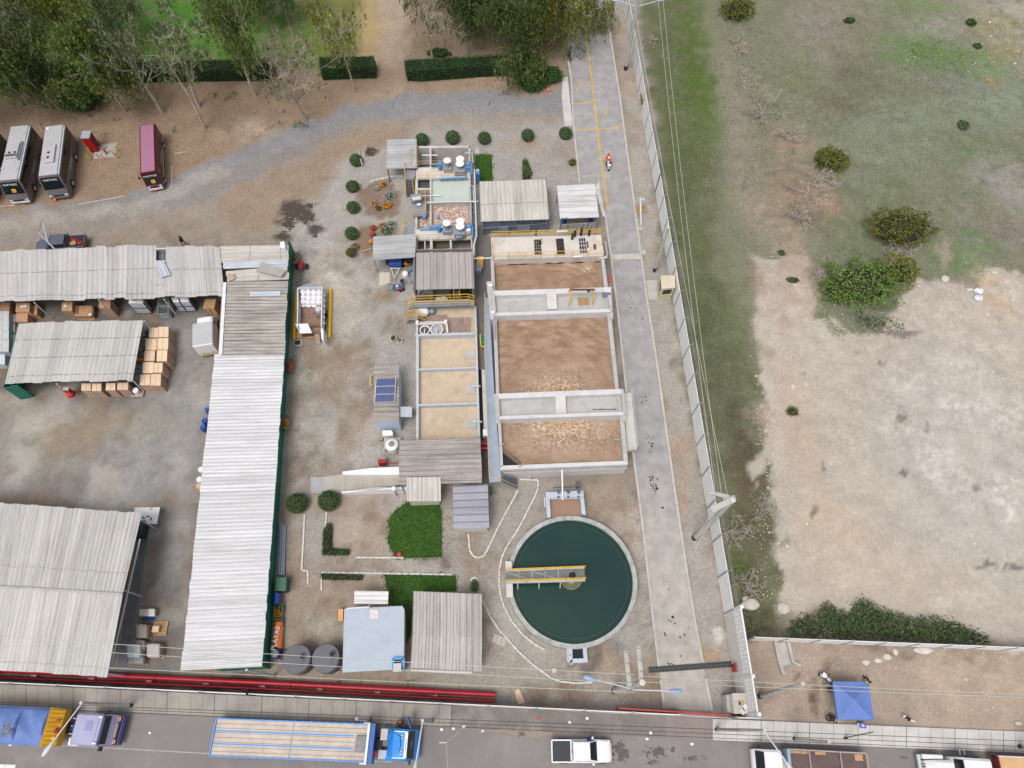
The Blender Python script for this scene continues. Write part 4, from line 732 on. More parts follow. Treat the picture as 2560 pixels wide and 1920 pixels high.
posts_px(s4,[((131.6,798),(87,752),3.5),((286,791),(250,746),3.5),((442.7,789.6),(416.6,750.5),3.5),((10,800),(-30,755),3.5)])
for u in(-100,60,200,340,480):a=P(u,642,3.9);MB().tube([(a.x,a.y,0),(a.x,a.y,3.9)],.07,6).build('post',M_galv,s4)
MB().wall([P(-180,646,3.6),P(540,628,3.6)],.06,.0,3.6).build('rear_wall',mat('shed_back',(112,110,106),.9,.2,1),s4)
ls=[P(388,655,4.15),P(409,653,4.1),P(427,687,3.95),P(402,694,4.02)];t_=roof('loose_roof_sheet',ls,RM_sheet,None,.4,.07,.03);tag(t_,'single pale ribbed sheet lying loose below the hole in the long shed roof','roof sheet')
q=[P(47,806.5,3.2),P(358.5,799.6,3.2),P(331,951.7,3.05),P(12,959,3.05)];s5=shed('free standing open shed with four dark roof seams in the concrete yard',cen(q));roof('roof',q,roofmat('roof_four_seams',(208,205,202),(130,126,124),.48,.35,.42,2.15,.95,.1),s5,.48,.03,.05,4,.14)
posts_px(s5,[((59.7,983.5),(20,959),2.9),((179,988.5),(148,956.7),2.9),((361,978.6),(332,947),2.95),((392,838),(358,802),3.1)]);MB().wall(PP([(52.7,998.5),(84,850)]),.08,0,3.0).build('wall',M_green,s5);MB().wall(PP([(52.7,998.5),(86,992)]),.08,0,2.9).build('wall',M_green,s5)
rd=[P(-260,1450,5.2),P(307,1485,5.2)];sA=[P(-230,1240,4.2),P(354.5,1282.6,4.2)];sB=[P(-300,1655,4.2),P(267.6,1693,4.2)]
s6=shed('large double pitched shed in the lower left corner beside the red pipes',cen(sA+sB));roof('roof',[sA[0],sA[1],rd[1],rd[0]],RM_old2,s6,.40,.026,.05,1,.05);roof('roof',[rd[0],rd[1],sB[1],sB[0]],RM_old2,s6,.40,.026,.05,1,.05)
a,d=rd;MB().tube([a+Vector((0,0,.04)),d+Vector((0,0,.04))],.12,6).build('ridge_cap',M_conc,s6);posts_px(s6,[((392,1323),(353,1298.5),4.0),((356,1492),(315,1477.6),4.9)]);MB().beam(sA[1]+Vector((.3,-2.4,-.2)),sB[1]+Vector((-.1,.8,-.4)),.1,.12).build('gable_beam',M_galv,s6)
p=sB[1];MB().tube([(p.x-.2,p.y+.3,0),(p.x-.2,p.y+.3,4.1)],.07,6).build('post',M_galv,s6);MB().wall([P(330,1320,1),P(277,1660,1)],.05,0,.02).build('floor_edge',M_yell,s6)
sheet_poly('shed_floor',[(-300,1300),(372,1330),(318,1668),(-300,1668)],.01,mat('shed_floor_mat',(120,124,130),.85,.15,.6))
def canopy(label,qpx,zs,m,pitch,base_z=0.,ribs='v',posts=4,pm=None,**k):
 q=[P(u,v,z)for(u,v),z in zip(qpx,zs)]
 if ribs=='h':q=[q[0],q[3],q[2],q[1]]
 root=thing('canopy',label,'canopy',cen(q));roof('roof',q,m,root,pitch,**k)
 c=(q[0]+q[1]+q[2]+q[3])/4
 for p in q[:posts]:
  s=lerp(p,c,.06);MB().beam((s.x,s.y,base_z),(s.x,s.y,p.z-.05),.1).build('post',pm or M_steel,root)
 return root
canopy('small grey plank roof left of the first empty tank cell',[(968.4,349),(1041.4,347),(1042,420),(966,421.5)],(2.6,2.8,2.6,2.4),RM_dull if False else RM_fine,.45,ribs='h',pm=M_black)
canopy('light grey roof over the blue trailer, left of the dark ribbed roof',[(933,591.5),(1041,585),(1037.5,643),(931.5,650)],(2.9,2.9,2.6,2.6),RM_fine,.3,ribs='h')
canopy('broad grey roof of vertical sheets over the filter block machines',[(1040,632),(1182,630),(1185.5,721),(1039,724)],(4.3,4.3,3.8,3.8),RM_grey,.36)
r4=canopy('large pale ribbed roof of the blue grey mesh enclosure',[(1198.7,453.8),(1364.7,448.5),(1373,548),(1202,554)],(3.2,3.2,2.9,2.9),RM_pale,.3)
a,b_,c=P(1206,588),P(1370,575),None;fr=MB();pl=MB()
for t in np.linspace(0,1,5):p=lerp(a,b_,t);fr.beam((p.x,p.y,0),(p.x,p.y,2.9),.12)
fr.beam((a.x,a.y,1.3),(b_.x,b_.y,1.3),.1);fr.beam((a.x,a.y,2.8),(b_.x,b_.y,2.8),.1);fr.build('frame',M_steel,r4);MB().beam((a.x,a.y+.12,1.4),(b_.x,b_.y+.12,1.4),.03,2.7).build('mesh_panel',M_mesh,r4);MB().wall([P(1370,575),P(1362,478)],.04,.1,2.8).build('mesh_panel',M_mesh,r4)
for t,w in((.32,1.2),(.62,1.6)):p=lerp(a,b_,t);MB().box((p.x,p.y-.2,1.),(w,.1,1.2)).build('panel_cabinet',M_steel,r4)
r5=canopy('white rust streaked roof of the chemical shelter beside the plant road',[(1392,463.6),(1487,459),(1497.5,543),(1400,547)],(3.0,3.0,2.7,2.7),roofmat('roof_white_rust',(232,230,232),(122,112,108),.8,.5,.45,0,.5,.1),.4,ribs='h')
MB().wall(PP([(1404,573),(1491,568)]),.15,0,.9).build('parapet',M_conc,r5)
for u,v in((1410,560),(1476,556)):
 p=P(u,v);d=thing('chemical_drum','blue chemical drum under the white shelter roof, '+('left by the ladder' if u<1450 else 'right by the parapet'),'drum',p);MB().lathe((p.x,p.y,0),[(.3,0),(.33,.4),(.3,.9),(.1,.92)],12).build('body',M_blued,d,True)
zt=2.6;ct=[P(936,913,zt),P(997.6,912,zt),P(997.6,1054,zt),P(934.6,1055,zt)];cab=thing('control_cabin','pale blue control cabin carrying three solar panels','cabin',cen(ct));c=cen(ct)
MB().prism([(c.x+(p.x-c.x)*.96,c.y+(p.y-c.y)*.985)for p in ct],0,zt-.12).build('wall',mat('cabin_blue',(206,222,240),.6,.06,.8,dirt=(170,180,196),dirt_amt=.4),cab)
rq=[p+Vector((0,0,.06))for p in ct];roof('roof',[rq[0],rq[3],rq[2],rq[1]],RM_brown,cab,.62,.03,.08);a=P(1005,1040,1.2);MB().box((a.x-.25,a.y,1.9),(.3,.6,.45)).build('air_conditioner',M_white2,cab)
s=thing('cabin_awning','pale ribbed door awning on the right side of the cabin','awning',P(1014,1030,0));roof('roof',[P(999,1017,2.2),P(1030,1017,2.0),P(1029.5,1043,2.0),P(998.4,1042,2.2)][::1],RM_sheet,s,.5,.05,.04)
M_pv=mat('solar_cell',(62,78,128),.15,.12,3.,coat=.4);M_pvf=M_white
for i in range(3):
 def pt(s_,t):
  A,B,Cc,D=(940,946),(990,944.6),(987,1004.5),(936,1006);u=lerp(lerp(A[0],B[0],s_),lerp(D[0],Cc[0],s_),t);v=lerp(lerp(A[1],B[1],s_),lerp(D[1],Cc[1],s_),t);return P(u,v,3.25-t*.35)
 t0,t1=i/3+.004,(i+1)/3-.004;k=[pt(0,t0),pt(1,t0),pt(1,t1),pt(0,t1)];root=thing('solar_panel',('top','middle','bottom')[i]+' one of the three solar panels on the cabin roof','solar panel',cen(k),0,'solar panels on the cabin');OFF[root.name]=Vector(root.location)
 MB().add([p for p in k]+[p-Vector((0,0,.05))for p in k],[(0,1,2,3),(7,6,5,4),(0,4,5,1),(1,5,6,2),(2,6,7,3),(3,7,4,0)]).build('frame',M_pvf,root);m_=sum(k,Vector())/4;cl=MB();gr=MB()
 cl.quad(*[lerp(p,m_,.045)+Vector((0,0,.006))for p in k]).build('cells',M_pv,root)
 ks=[lerp(p,m_,.045)+Vector((0,0,.009))for p in k]
 for j in range(1,10):gr.beam(lerp(ks[0],ks[1],j/10),lerp(ks[3],ks[2],j/10),.014,.004)
 for j in range(1,6):gr.beam(lerp(ks[0],ks[3],j/6),lerp(ks[1],ks[2],j/6),.014,.004)
 gr.build('grid',mat('pv_grid',(132,146,186),.4,.05,1),root)
 if i==2:
  lg=MB();[lg.tube([p,(p.x,p.y,zt+.05)],.03,5)for p in k];lg.build('support',M_galv,root)
tk=P(978.5,1109,2.2);w=thing('water_tank','white water tank on a concrete stand below the cabin','water tank',(tk.x,tk.y,0));MB().prism([tuple(p)[:2]for p in PP([(960,1095),(1001,1094),(1001.5,1122),(960,1123)],1.)],0,1.).build('stand',M_conc,w)
MB().lathe((tk.x,tk.y,1.),[(.66,0),(.68,.25),(.64,.3),(.68,.36),(.66,.9),(.5,1.05),(.32,1.12)],22).build('body',M_white2,w,True);MB().lathe((tk.x,tk.y,2.12),[(.32,0),(.3,.06),(.1,.1)],16).build('lid',M_concd,w);MB().tube([(tk.x+.7,tk.y+.3,1.),(tk.x+.9,tk.y+.5,1.9),(tk.x+1.1,tk.y+.1,1.2)],.04,5).build('pipe',M_galv,w)
p=[P(956,1076,1.2),P(978,1075,1.2),P(982,1080,1.2),P(982,1088,1.2),P(956,1089,1.2)];tag(MB().prism([tuple(a)[:2]for a in p],0,1.2).build('equipment_box',M_white2,bevel=.04),'white equipment box between the cabin and the white water tank','box')
tag(MB().prism([tuple(a)[:2]for a in PP([(948,1083),(957,1083),(957,1099),(948,1099)],.5)],0,.5).build('low_crate',mat('brown_crate',(176,152,130),.9,.2,2)),'low brown crate left of the white water tank stand','crate');tag(rail([P(928,941,0),P(928,969,0)],.6,mat('pale_yellow',(236,226,120),.6,.06,2),None,1.4),'short yellow barrier at the left side of the cabin','barrier')if False else None
b=MB();pp=PP([(934,942),(927.5,942),(927.5,968),(934,968)]);b.tube([(x_.x,x_.y,.5)for x_ in pp],.05,5);[b.tube([(x_.x,x_.y,0),(x_.x,x_.y,.5)],.04,5)for x_ in pp[1:3]];tag(b.build('guard_rail',mat('pale_yellow',(236,226,120),.6,.06,2)),'small yellow guard rail on the left side of the cabin','guard rail')
q=[P(998.8,1100,3.1),P(1201,1093.7,3.1),P(1205,1206,3.1),P(997,1212,3.1)];rh=thing('ramp_house','long brown streaked roof at the head of the white walled ramp','shed',cen(q));roof('roof',[q[0],q[3],q[2],q[1]],RM_brown,rh,.5,.06,.06,1,.04)
for p in q+[lerp(q[0],q[1],.5),lerp(q[3],q[2],.5)]:s=lerp(p,cen(q)+Vector((0,0,3)),.05);MB().beam((s.x,s.y,0),(s.x,s.y,3.0),.14).build('post',M_steel,rh)
g=PP([(1195,1110),(1196,1196)]);MB().wall(g,.1,0,2.6).build('wall',M_concd,rh)
q=[P(1016.7,1193,3.3),P(1101.5,1192,3.3),P(1102,1253,2.9),P(1016.7,1253,2.9)];r8=thing('porch_roof','small pale ribbed porch roof over the lawn edge','porch',cen(q));roof('roof',q,RM_pale,r8,.4,.06,.05);MB().prism([(p.x,p.y)for p in PP([(1030,1215),(1101,1215),(1100,1262),(1028,1264)])],0,1.5).build('wall',mat('pale_green_wall',(212,214,190),.8,.08,1),r8)
rp=thing('vehicle_ramp','white walled ramp leading into the long brown roof','ramp',P(930,1200));dk=PP([(856,1185),(1000,1187),(1000,1219),(854,1232)]);MB().prism([(p.x,p.y)for p in dk],-.02,[.05,.9,.9,.05]).build('deck',mat('ramp_deck',(190,182,172),.85,.12,.8,.06),rp)
b=MB();
for i in range(1,22):p=lerp(dk[0],dk[1],i/22);s=lerp(dk[3],dk[2],i/22);z=lerp(.05,.9,i/22)+.006;b.beam((p.x,p.y,z),(s.x,s.y,z),.035,.01)
b.build('deck_joint',M_concd,rp)
for i,(l0,l1)in enumerate((((856,1179,856,1186),(1000,1167,1000,1187)),((854,1229,854,1233),(1018,1216,1018,1222)))):
 z0_,z1_=(.5,1.5);top=[P(l0[0],l0[1],.5),P(929,1169 if i==0 else 1218.5,1.5),P(l1[0],l1[1],1.5),P(l1[2],l1[3],1.5),P(929,1186 if i==0 else 1224,1.5),P(l0[2],l0[3],.5)]
 MB().prism([(p.x,p.y)for p in top],0,[.5,1.4,1.5,1.5,1.4,.5]).build('side_wall',M_white2,rp)
lp=P(993,1239);l=thing('globe_lamp','white globe lamp on a short dark post beside the ramp wall','lamp',lp);MB().tube([lp,lp+Vector((0,0,2.2))],.05,6).build('post',M_black,l);MB().ico((lp.x,lp.y,2.4),.26,2).build('globe',M_white2,l,True)
q=[P(949.5,1155,1.2),P(969,1155,1.2),P(969,1161,.9),P(949.5,1162,.9)];hs=thing('hose_cabinet','red hose cabinet on the wall of the ramp, with a red pipe','cabinet',cen(q));MB().prism([(p.x,p.y)for p in PP([(950,1158),(969,1158),(969,1167),(950,1168)])],.3,1.3).build('body',M_red,hs,bevel=.02);MB().beam(P(969,1158,.9),P(1000,1157,.9),.08).build('pipe',M_red,hs);MB().prism([(p.x,p.y)for p in PP([(949,1154),(969,1154),(969,1158.5),(949,1159)])],1.2,1.3).build('lid',mat('lid_grey',(160,150,146),.8,.1,1),hs)
q=[P(1131.8,1214.6,2.6),P(1219.5,1211,2.6),P(1223,1319,2.3),P(1134,1321,2.3)];r9=thing('tool_store','tool store with blue lined ribbed roof right of the lawn','shed',cen(q));roof('roof',[q[0],q[3],q[2],q[1]],RM_bluish,r9,.66,.07,.05);c=cen(q);MB().prism([(p.x,p.y)for p in PP([(1145,1235),(1215,1233),(1219,1329),(1140,1331)])],0,2.1).build('wall',M_concl,r9)
q=PP([(860.5,1522),(1006,1514.6),(1011,1524),(1010,1673),(856,1681)],2.8);of=thing('flat_roof_building','square building with a smooth pale blue flat roof','building',cen(q));c=cen(q);MB().prism([(c.x+(p.x-c.x)*.93,c.y+(p.y-c.y)*.95)for p in q],0,2.6).build('wall',M_conc,of);MB().prism([(p.x,p.y)for p in q],2.6,2.8).build('roof',mat('blue_slab',(190,200,214),.75,.05,.5,.02,dirt=(166,174,188),dirt_amt=.5),of)
b=MB();e=PP([(866,1520),(923,1516),(923,1518.5),(866,1523)],2.86);b.prism([(p.x,p.y)for p in e],2.8,2.9).build('parapet',M_white,of)
h=PP([(981,1644.5),(1010,1643),(1010.5,1673),(981,1674)],3.);hb=MB();cc=cen(h)
for i in range(4):a_,d_=h[i],h[(i+1)%4];hb.beam((lerp(a_,cc,.14).x,lerp(a_,cc,.14).y,2.9),(lerp(d_,cc,.14).x,lerp(d_,cc,.14).y,2.9),.22,.22)
hb.build('hatch_frame',mat('hatch_blue',(70,160,226),.5,.06,2),of);MB().prism([(lerp(p,cc,.3).x,lerp(p,cc,.3).y)for p in h],2.8,2.815).build('hatch_opening',M_black,of);MB().prism([tuple(p)[:2]for p in PP([(984,1659),(1003,1657.5),(1003.5,1679),(984,1680)],3.1)],3.05,[3.05+.1,3.15,3.3,3.3]).build('hatch_lid',M_concl,of)
tag(MB().prism([tuple(p)[:2]for p in PP([(925,1524),(946,1523.5),(946,1547),(924.5,1547)],2.85)],2.803,2.86).build('roof_hatch_cover',mat('white_speckled',(228,224,220),.9,.25,6)),'white speckled square board lying on the pale blue flat roof','board')
q=[P(886,1477,2.5),P(971.3,1478,2.5),P(969.8,1510,2.3),P(885,1509,2.3)];r10=thing('canopy','narrow white ribbed door canopy above the pale blue flat roof','canopy',cen(q));roof('roof',[q[0],q[3],q[2],q[1]],RM_white,r10,.36,.05,.04);a=P(924,1512,2.2);MB().beam((a.x,a.y+.6,2.2),(a.x,a.y-.4,2.3),.08).build('bracket',M_galv,r10)
q=[P(1033.5,1478,3.),P(1204,1485,3.),P(1203.6,1679,3.),P(1026,1669,3.)];m0,m1=P(1031,1588,3.25),P(1205,1593,3.25);r12=thing('store_building','square store with a ribbed weathered roof beside the clarifier path','building',cen(q));RMs=roofmat('roof_store',(202,198,192),(118,112,106),.6,.5,.75,0,.5,.1);roof('roof',[q[0],q[1],m1,m0],RMs,r12,.6,.05,.05);roof('roof',[m0,m1,q[2],q[3]],RMs,r12,.6,.05,.05);c=cen(q);MB().prism([(c.x+(p.x-c.x)*.92,c.y+(p.y-c.y)*.92)for p in q],0,2.8).build('wall',M_conc,r12);MB().beam(P(1027,1676,2.3),P(1180,1682,2.3),.15).build('gutter',M_galv,r12)
for u,v,r_,lb in((741,1647,1.28,'dark grey tank with a round hole, left of the pair below the gravel plot'),(813.6,1645.5,1.28,'dark grey tank with a round hole, right of the pair, next to the flat roof')):
 c=P(u,v,2.2);t=thing('storage_tank',lb,'tank',(c.x,c.y,0),0,'dark grey tanks');MT=mat('tank_grey',(112,112,118),.8,.12,.8,dirt=(88,88,94),dirt_amt=.5)
 MB().lathe((c.x,c.y,0),[(1.2,0),(1.22,.5),(1.18,.54),(1.24,.6),(1.24,1.1),(1.18,1.15),(1.26,1.2),(1.26,2.0),(1.2,2.15),(.02,2.25)],36).build('body',MT,t,True);h_=P(u+17,v-11,2.3)if u>780 else P(u+16,v-7,2.3);MB().ring((h_.x,h_.y),.23,.28,2.19,2.32,20).build('rim',MT,t);MB().cyl((h_.x,h_.y),.235,2.2,2.245,20).build('opening',M_black,t)
 for du,dv in((17,5),(12,12)):s=P(u+du,v+dv,2.2);MB().cyl((s.x,s.y),.045,2.15,2.24,8).build('port',M_black,t)
c=P(709,1636,.3);tag(MB().lathe((c.x,c.y,0),[(.55,0),(.55,.06),(.3,.08)],18).build('round_cover',mat('maroon_lid',(104,74,76),.8,.15,1)),'round maroon lid half under the left dark tank','lid')
def booth_():
 zt=2.4;q=[P(1651,689,zt),P(1687,688,zt),P(1688.5,719,zt),P(1654,722,zt)];c=cen(q);r_=thing('guard_booth','cream guard booth with a dark window against the white wall','booth',c);MB().prism([(c.x+(p.x-c.x)*.93,c.y+(p.y-c.y)*.93)for p in q],0,zt-.1).build('wall',mat('cream_wall',(220,212,170),.75,.06,1),r_);MB().prism([(p.x,p.y)for p in q],zt-.1,zt+.02).build('roof',mat('cream_roof',(226,212,190),.8,.1,.8,.05),r_,bevel=.03)
 a,d=[c+(p-Vector((c.x,c.y,zt)))*.937 for p in(q[3],q[2])];MB().beam((a.x+.25,a.y-.02,1.55),(d.x-.22,d.y-.02,1.55),.05,.85).build('window',M_glass,r_);MB().beam((a.x+.18,a.y-.035,1.08),(d.x-.15,d.y-.035,1.08),.08,.07).build('sill',M_white,r_);e=[c+(p-Vector((c.x,c.y,zt)))*.937 for p in(q[3],q[0])];MB().beam((e[0].x-.02,e[0].y+.3,1.6),(e[1].x-.02,e[1].y-.35,1.6),.05,.8).build('window',M_glass,r_)
booth_()
q=PP([(1831,1733),(1877,1732.5),(1884,1782),(1836,1785)],2.7);gh=thing('gate_house','small flat roofed gate house with clutter on the roof at the wall corner','building',cen(q));MB().prism([(p.x,p.y)for p in q],2.5,2.7).build('roof',mat('gatehouse_roof',(208,200,190),.9,.1,1,.08,dirt=(170,160,150)),gh);c=cen(q);MB().prism([(c.x+(p.x-c.x)*.92-.1,c.y+(p.y-c.y)*.92)for p in q],0,2.5).build('wall',M_walk2,gh)
e=PP([(1815,1737),(1834,1736),(1838,1780),(1819,1781)],1.8);MB().prism([(p.x,p.y)for p in e],0,1.8).build('side_room',M_conc,gh);MB().prism([(p.x,p.y)for p in PP([(1825,1742),(1832,1742),(1834.5,1771),(1828,1772)],1.82)],1.8,1.815).build('opening',M_black,gh)
for i,(u,v,w_,m_,lb)in enumerate([(1853,1757,.45,M_wood,'tan board on the gate house roof'),(1862,1768,.5,M_white,'white rag on the gate house roof'),(1845,1762,.5,M_conc,'grey tile on the left of the gate house roof'),(1857,1778,.5,M_concl,'pale tile near the front of the gate house roof')]):
 c=P(u,v,2.75);tag(MB().box((c.x,c.y,2.74),(w_,w_*.8,.06),i*.7).build(('board','rag','tile','tile')[i],m_),lb,('board','rag','tile','tile')[i])
M_pan=mat('precast_panel',(255,255,255),.85,.05,1.2,.05,dirt=(206,206,208),dirt_amt=.4);M_panj=mat('panel_post',(172,172,172),.9,.1,1)
BW=[(1500,-330),(1530,-180),(1562,0),(1584,139),(1607,269),(1627,405),(1638.8,480),(1656,587),(1675,688),(1688,769),(1702.4,865),(1714.5,949),(1731,1047),(1748.7,1151),(1766,1249),(1778,1342),(1792,1440),(1811,1535)]
def bw(v):
 for(a,b_),(c,d)in zip(BW,BW[1:]):
  if b_<=v<=d:return P(lerp(a,c,(v-b_)/(d-b_)),v)
def boundary(label,p0,p1,n,h,name='boundary_wall',barbs=True,m=None,cap=False):
 r_=thing(name,label,'wall',p0);prm=MB()
 for i in range(n):
  a,d=lerp(p0,p1,i/n),lerp(p0,p1,(i+1)/n);w=MB();e=(d-a).normalized()*.09
  for k in range(5):z0=h*k/5;w.wall([a+e,d-e],.055 if k%2 else.06,z0,z0+h/5-.012)
  w.wall([a+e,d-e],.045,0,h);w.build('panel',m or M_pan,r_)
 for i in range(n+1):
  a=lerp(p0,p1,i/n);b=MB().box((a.x,a.y,(h+.06)/2),(.16,.16,h+.06));
  if barbs:b.tube([(a.x,a.y,h),(a.x+.15,a.y,h+.35),(a.x+.35,a.y,h+.5)],.03,4)
  b.build('post',M_panj,r_)
 if barbs:
  for k in range(2):MB().tube([p0+Vector((.2+.12*k,0,h+.38+.1*k)),p1+Vector((.2+.12*k,0,h+.38+.1*k))],.006,4).build('wire',M_galv,r_)
 return r_
boundary('white panel wall between the plant road and the grassland, upper stretch from the top edge',P(1500,-330),bw(480),20,3.1);boundary('white panel wall between the plant road and the grassland, lower stretch down to the lattice',bw(480),P(1811,1535),15,3.1)
a,d=P(1812,1537),P(1850,1788);lw=thing('lattice_wall','tall white brick wall with a pierced lattice top at the plant gate','wall',a);MB().wall([a,d],.14,0,3.0).build('brick_wall',mat('white_brick',(226,222,218),.85,.06,2,.06),lw);b=MB();L_=(d-a).length;dv=(d-a).normalized();n=int(L_/.36)
for z in(3.02,3.5,3.98,4.46,4.9):b.beam(a+Vector((0,0,z)),d+Vector((0,0,z)),.12,.26)
for i in range(n+1):p=a+dv*i*L_/n;b.beam((p.x,p.y,3),(p.x,p.y,5.),.12,.17)
b.build('lattice',M_white2,lw);MB().wall([a+Vector((.08,0,0)),d+Vector((.08,0,0))],.03,3,5).build('backing',mat('lattice_back',(150,160,176),.8,.1,1),lw)
for t in(0,.66,1):p=lerp(a,d,t);MB().box((p.x+.05,p.y,2.6),(.3,.3,5.2)).build('pillar',M_white,lw)
for k in range(9):z=.3+k*.3;MB().beam(a+Vector((-.075,0,z)),d+Vector((-.075,0,z)),.012,.02).build('brick_course',M_kerb,lw)
nb=thing('notice_board','tan notice board on the white brick wall by the gate','sign',P(1819,1560));e0,e1=P(1816,1548),P(1820.5,1577);MB().beam((e0.x-.08,e0.y,1.5),(e1.x-.08,e1.y,1.5),.06,1.5).build('panel',mat('notice_tan',(206,160,92),.7,.12,1.5),nb);MB().wall([e0-Vector((.09,-.1,0)),e1-Vector((.09,.2,0))],.04,.5,.72).build('frame',M_galv,nb)
c=P(1832,1672);fb=thing('fire_hose_box','red and grey hose box on the white brick wall','hose box',c);MB().box((c.x-.2,c.y,1.2),(.25,.7,.8)).build('body',M_red,fb,bevel=.02);MB().box((c.x-.05,c.y,1.75),(.3,.6,.3)).build('hood',M_concd,fb)
sg=thing('round_sign','round red and white no smoking style sign on the brick wall','sign',P(1837,1676));c=P(1836.5,1674);R_=Matrix.Rotation(PI/2,4,'Y');
def disc(r0,r1,x,m,nm):
 b=MB().ring((0,0),r0,r1,0,.012,24);b.v=[(c.x-.13-x-v[2],c.y+v[0],2.3+v[1])for v in b.v];return b.build(nm,m,sg)
disc(.002,.2,0,M_white2,'plate');disc(.15,.21,.014,M_redb,'ring');MB().beam((c.x-.15,c.y-.12,2.42),(c.x-.15,c.y+.12,2.18),.02,.05).build('bar',M_redb,sg)
boundary('pale panel wall along the bottom of the bare lot',P(1866,1600),P(2980,1643.5),14,2.4,barbs=False)
sl=thing('drain_chute','concrete drain chute below the pale panel wall','drain',P(1960,1640));MB().wall(PP([(1936,1604),(1945,1650),(1957,1688)]),.3,0,.35).build('side_wall',M_conc,sl);MB().wall(PP([(1968,1606),(1980,1655),(1998,1666)]),.3,0,.35).build('side_wall',M_conc,sl);MB().prism([(p.x,p.y)for p in PP([(1938,1606),(1968,1607),(1980,1658),(1950,1668)])],0,.06).build('floor',M_conc,sl)
def swall(v0,label,pts,n,h=2.5):
 boundary(label,P(*pts[0]),P(*pts[1]),n,h,'street_wall',False)
sw=[(-500,1684),(0,1708.5),(640,1737),(1280,1769.5),(1540,1781),(1690,1788)]
boundary('panel wall along the worn sidewalk, left stretch beside the red pipes',P(-500,1684),P(640,1737),10,2.5,'street_wall',False);boundary('panel wall along the worn sidewalk, right stretch ending at the red gate',P(640,1737),P(1690,1788),9,2.5,'street_wall',False);boundary('short panel wall between the red gate and the lattice corner',P(1822,1794),P(1884,1796),1,2.5,'street_wall',False)
M_rgate=mat('gate_red',(190,70,62),.6,.1,1.5,dirt=(140,60,54));g=thing('sliding_gate','red sliding gate standing open across the plant entrance','gate',P(1680,1778));a,d=P(1540,1772,.3),P(1812,1789,.3)
for z in(.25,1.2,2.2):MB().beam((a.x,a.y,z),(d.x,d.y,z),.12,.1).build('rail',M_rgate,g)
b=MB();[b.beam((lerp(a,d,t).x,lerp(a,d,t).y,.2),(lerp(a,d,t).x,lerp(a,d,t).y,2.2),.04)for t in np.linspace(0,1,40)];b.build('bars',M_rgate,g);MB().beam((a.x,a.y-.25,2.3),(d.x,d.y-.25,2.3),.05).build('wire',M_galv,g)
dg=thing('drain_grate','long dark drain grate across the plant road near the gate','drain',P(1720,1670));MB().wall(PP([(1622,1675),(1830,1660)]),.5,-.02,.016).build('channel',M_black,dg);b=MB();a,d=P(1622,1675),P(1830,1660)
for t in np.linspace(0,1,50):p=lerp(a,d,t);b.beam((p.x,p.y-.24,.025),(p.x,p.y+.24,.025),.05,.02)
for s in(-.25,0,.25):b.beam((a.x,a.y+s,.03),(d.x,d.y+s,.03),.04,.02)
b.build('grate',mat('grate_grey',(104,104,106),.7,.15,2),dg)
M_pipe=mat('red_main',(186,14,40),.4,.08,.9,dirt=(150,14,34),dirt_amt=.5)
def main(path,r_,z,label,fl):
 t=thing('red_pipe',label,'pipe',P(*path[len(path)//2]));q=[P(u,v,z)for u,v in path];MB().tube(q,r_,14).build('pipe',M_pipe,t,True)
 for f in fl:p=lerp(q[0],q[-1],f);d_=(q[-1]-q[0]).normalized()*.05;MB().tube([p-d_,p+d_],r_*1.35,14).build('flange',M_pipe,t)
main([(-300,1660),(270,1689),(640,1706),(1238,1736.5)],.235,.55,'thick red water main along the street wall',(.2,.45,.669,.9));main([(-300,1678),(0,1693),(640,1721),(1239,1752.5)],.13,.4,'thin red water main below the thick one along the street wall',(.3,.6))
for i,(u,v)in enumerate([(90,1688),(233,1695),(376,1702),(518,1709.5),(659,1716),(802,1724),(945,1731),(1088,1738)]):
 c=P(u,v);tag(MB().box((c.x,c.y,.16),(.5,.32,.32)).build('pipe_support',M_conc),'concrete block between the two red mains','support block','pipe support blocks')
for u in(1030,1132,1214):a=P(u,1760,0);tag(MB().tube([P(u+(4 if u>1100 else 0),1712,0),P(u,1760,0)],.03,5).build('tie_rod',M_galv),{1030:'thin grey rod lying across the red mains below the store, leftmost',1132:'thin grey rod across the red mains, middle of three',1214:'thin grey rod across the red mains near their right end'}[u],'rod')if False else None
for v,lb in((1109,'short red pipe under the steel walkway, upper'),(1121,'short red pipe under the steel walkway, lower')):t=tag(MB().tube([P(1198,v,.9),P(1232,v-1,.9)],.2,12).build('red_pipe',M_pipe,None,True),lb,'pipe')
M_mud=mat('brown_water',(170,138,118),.3,.06,.6);
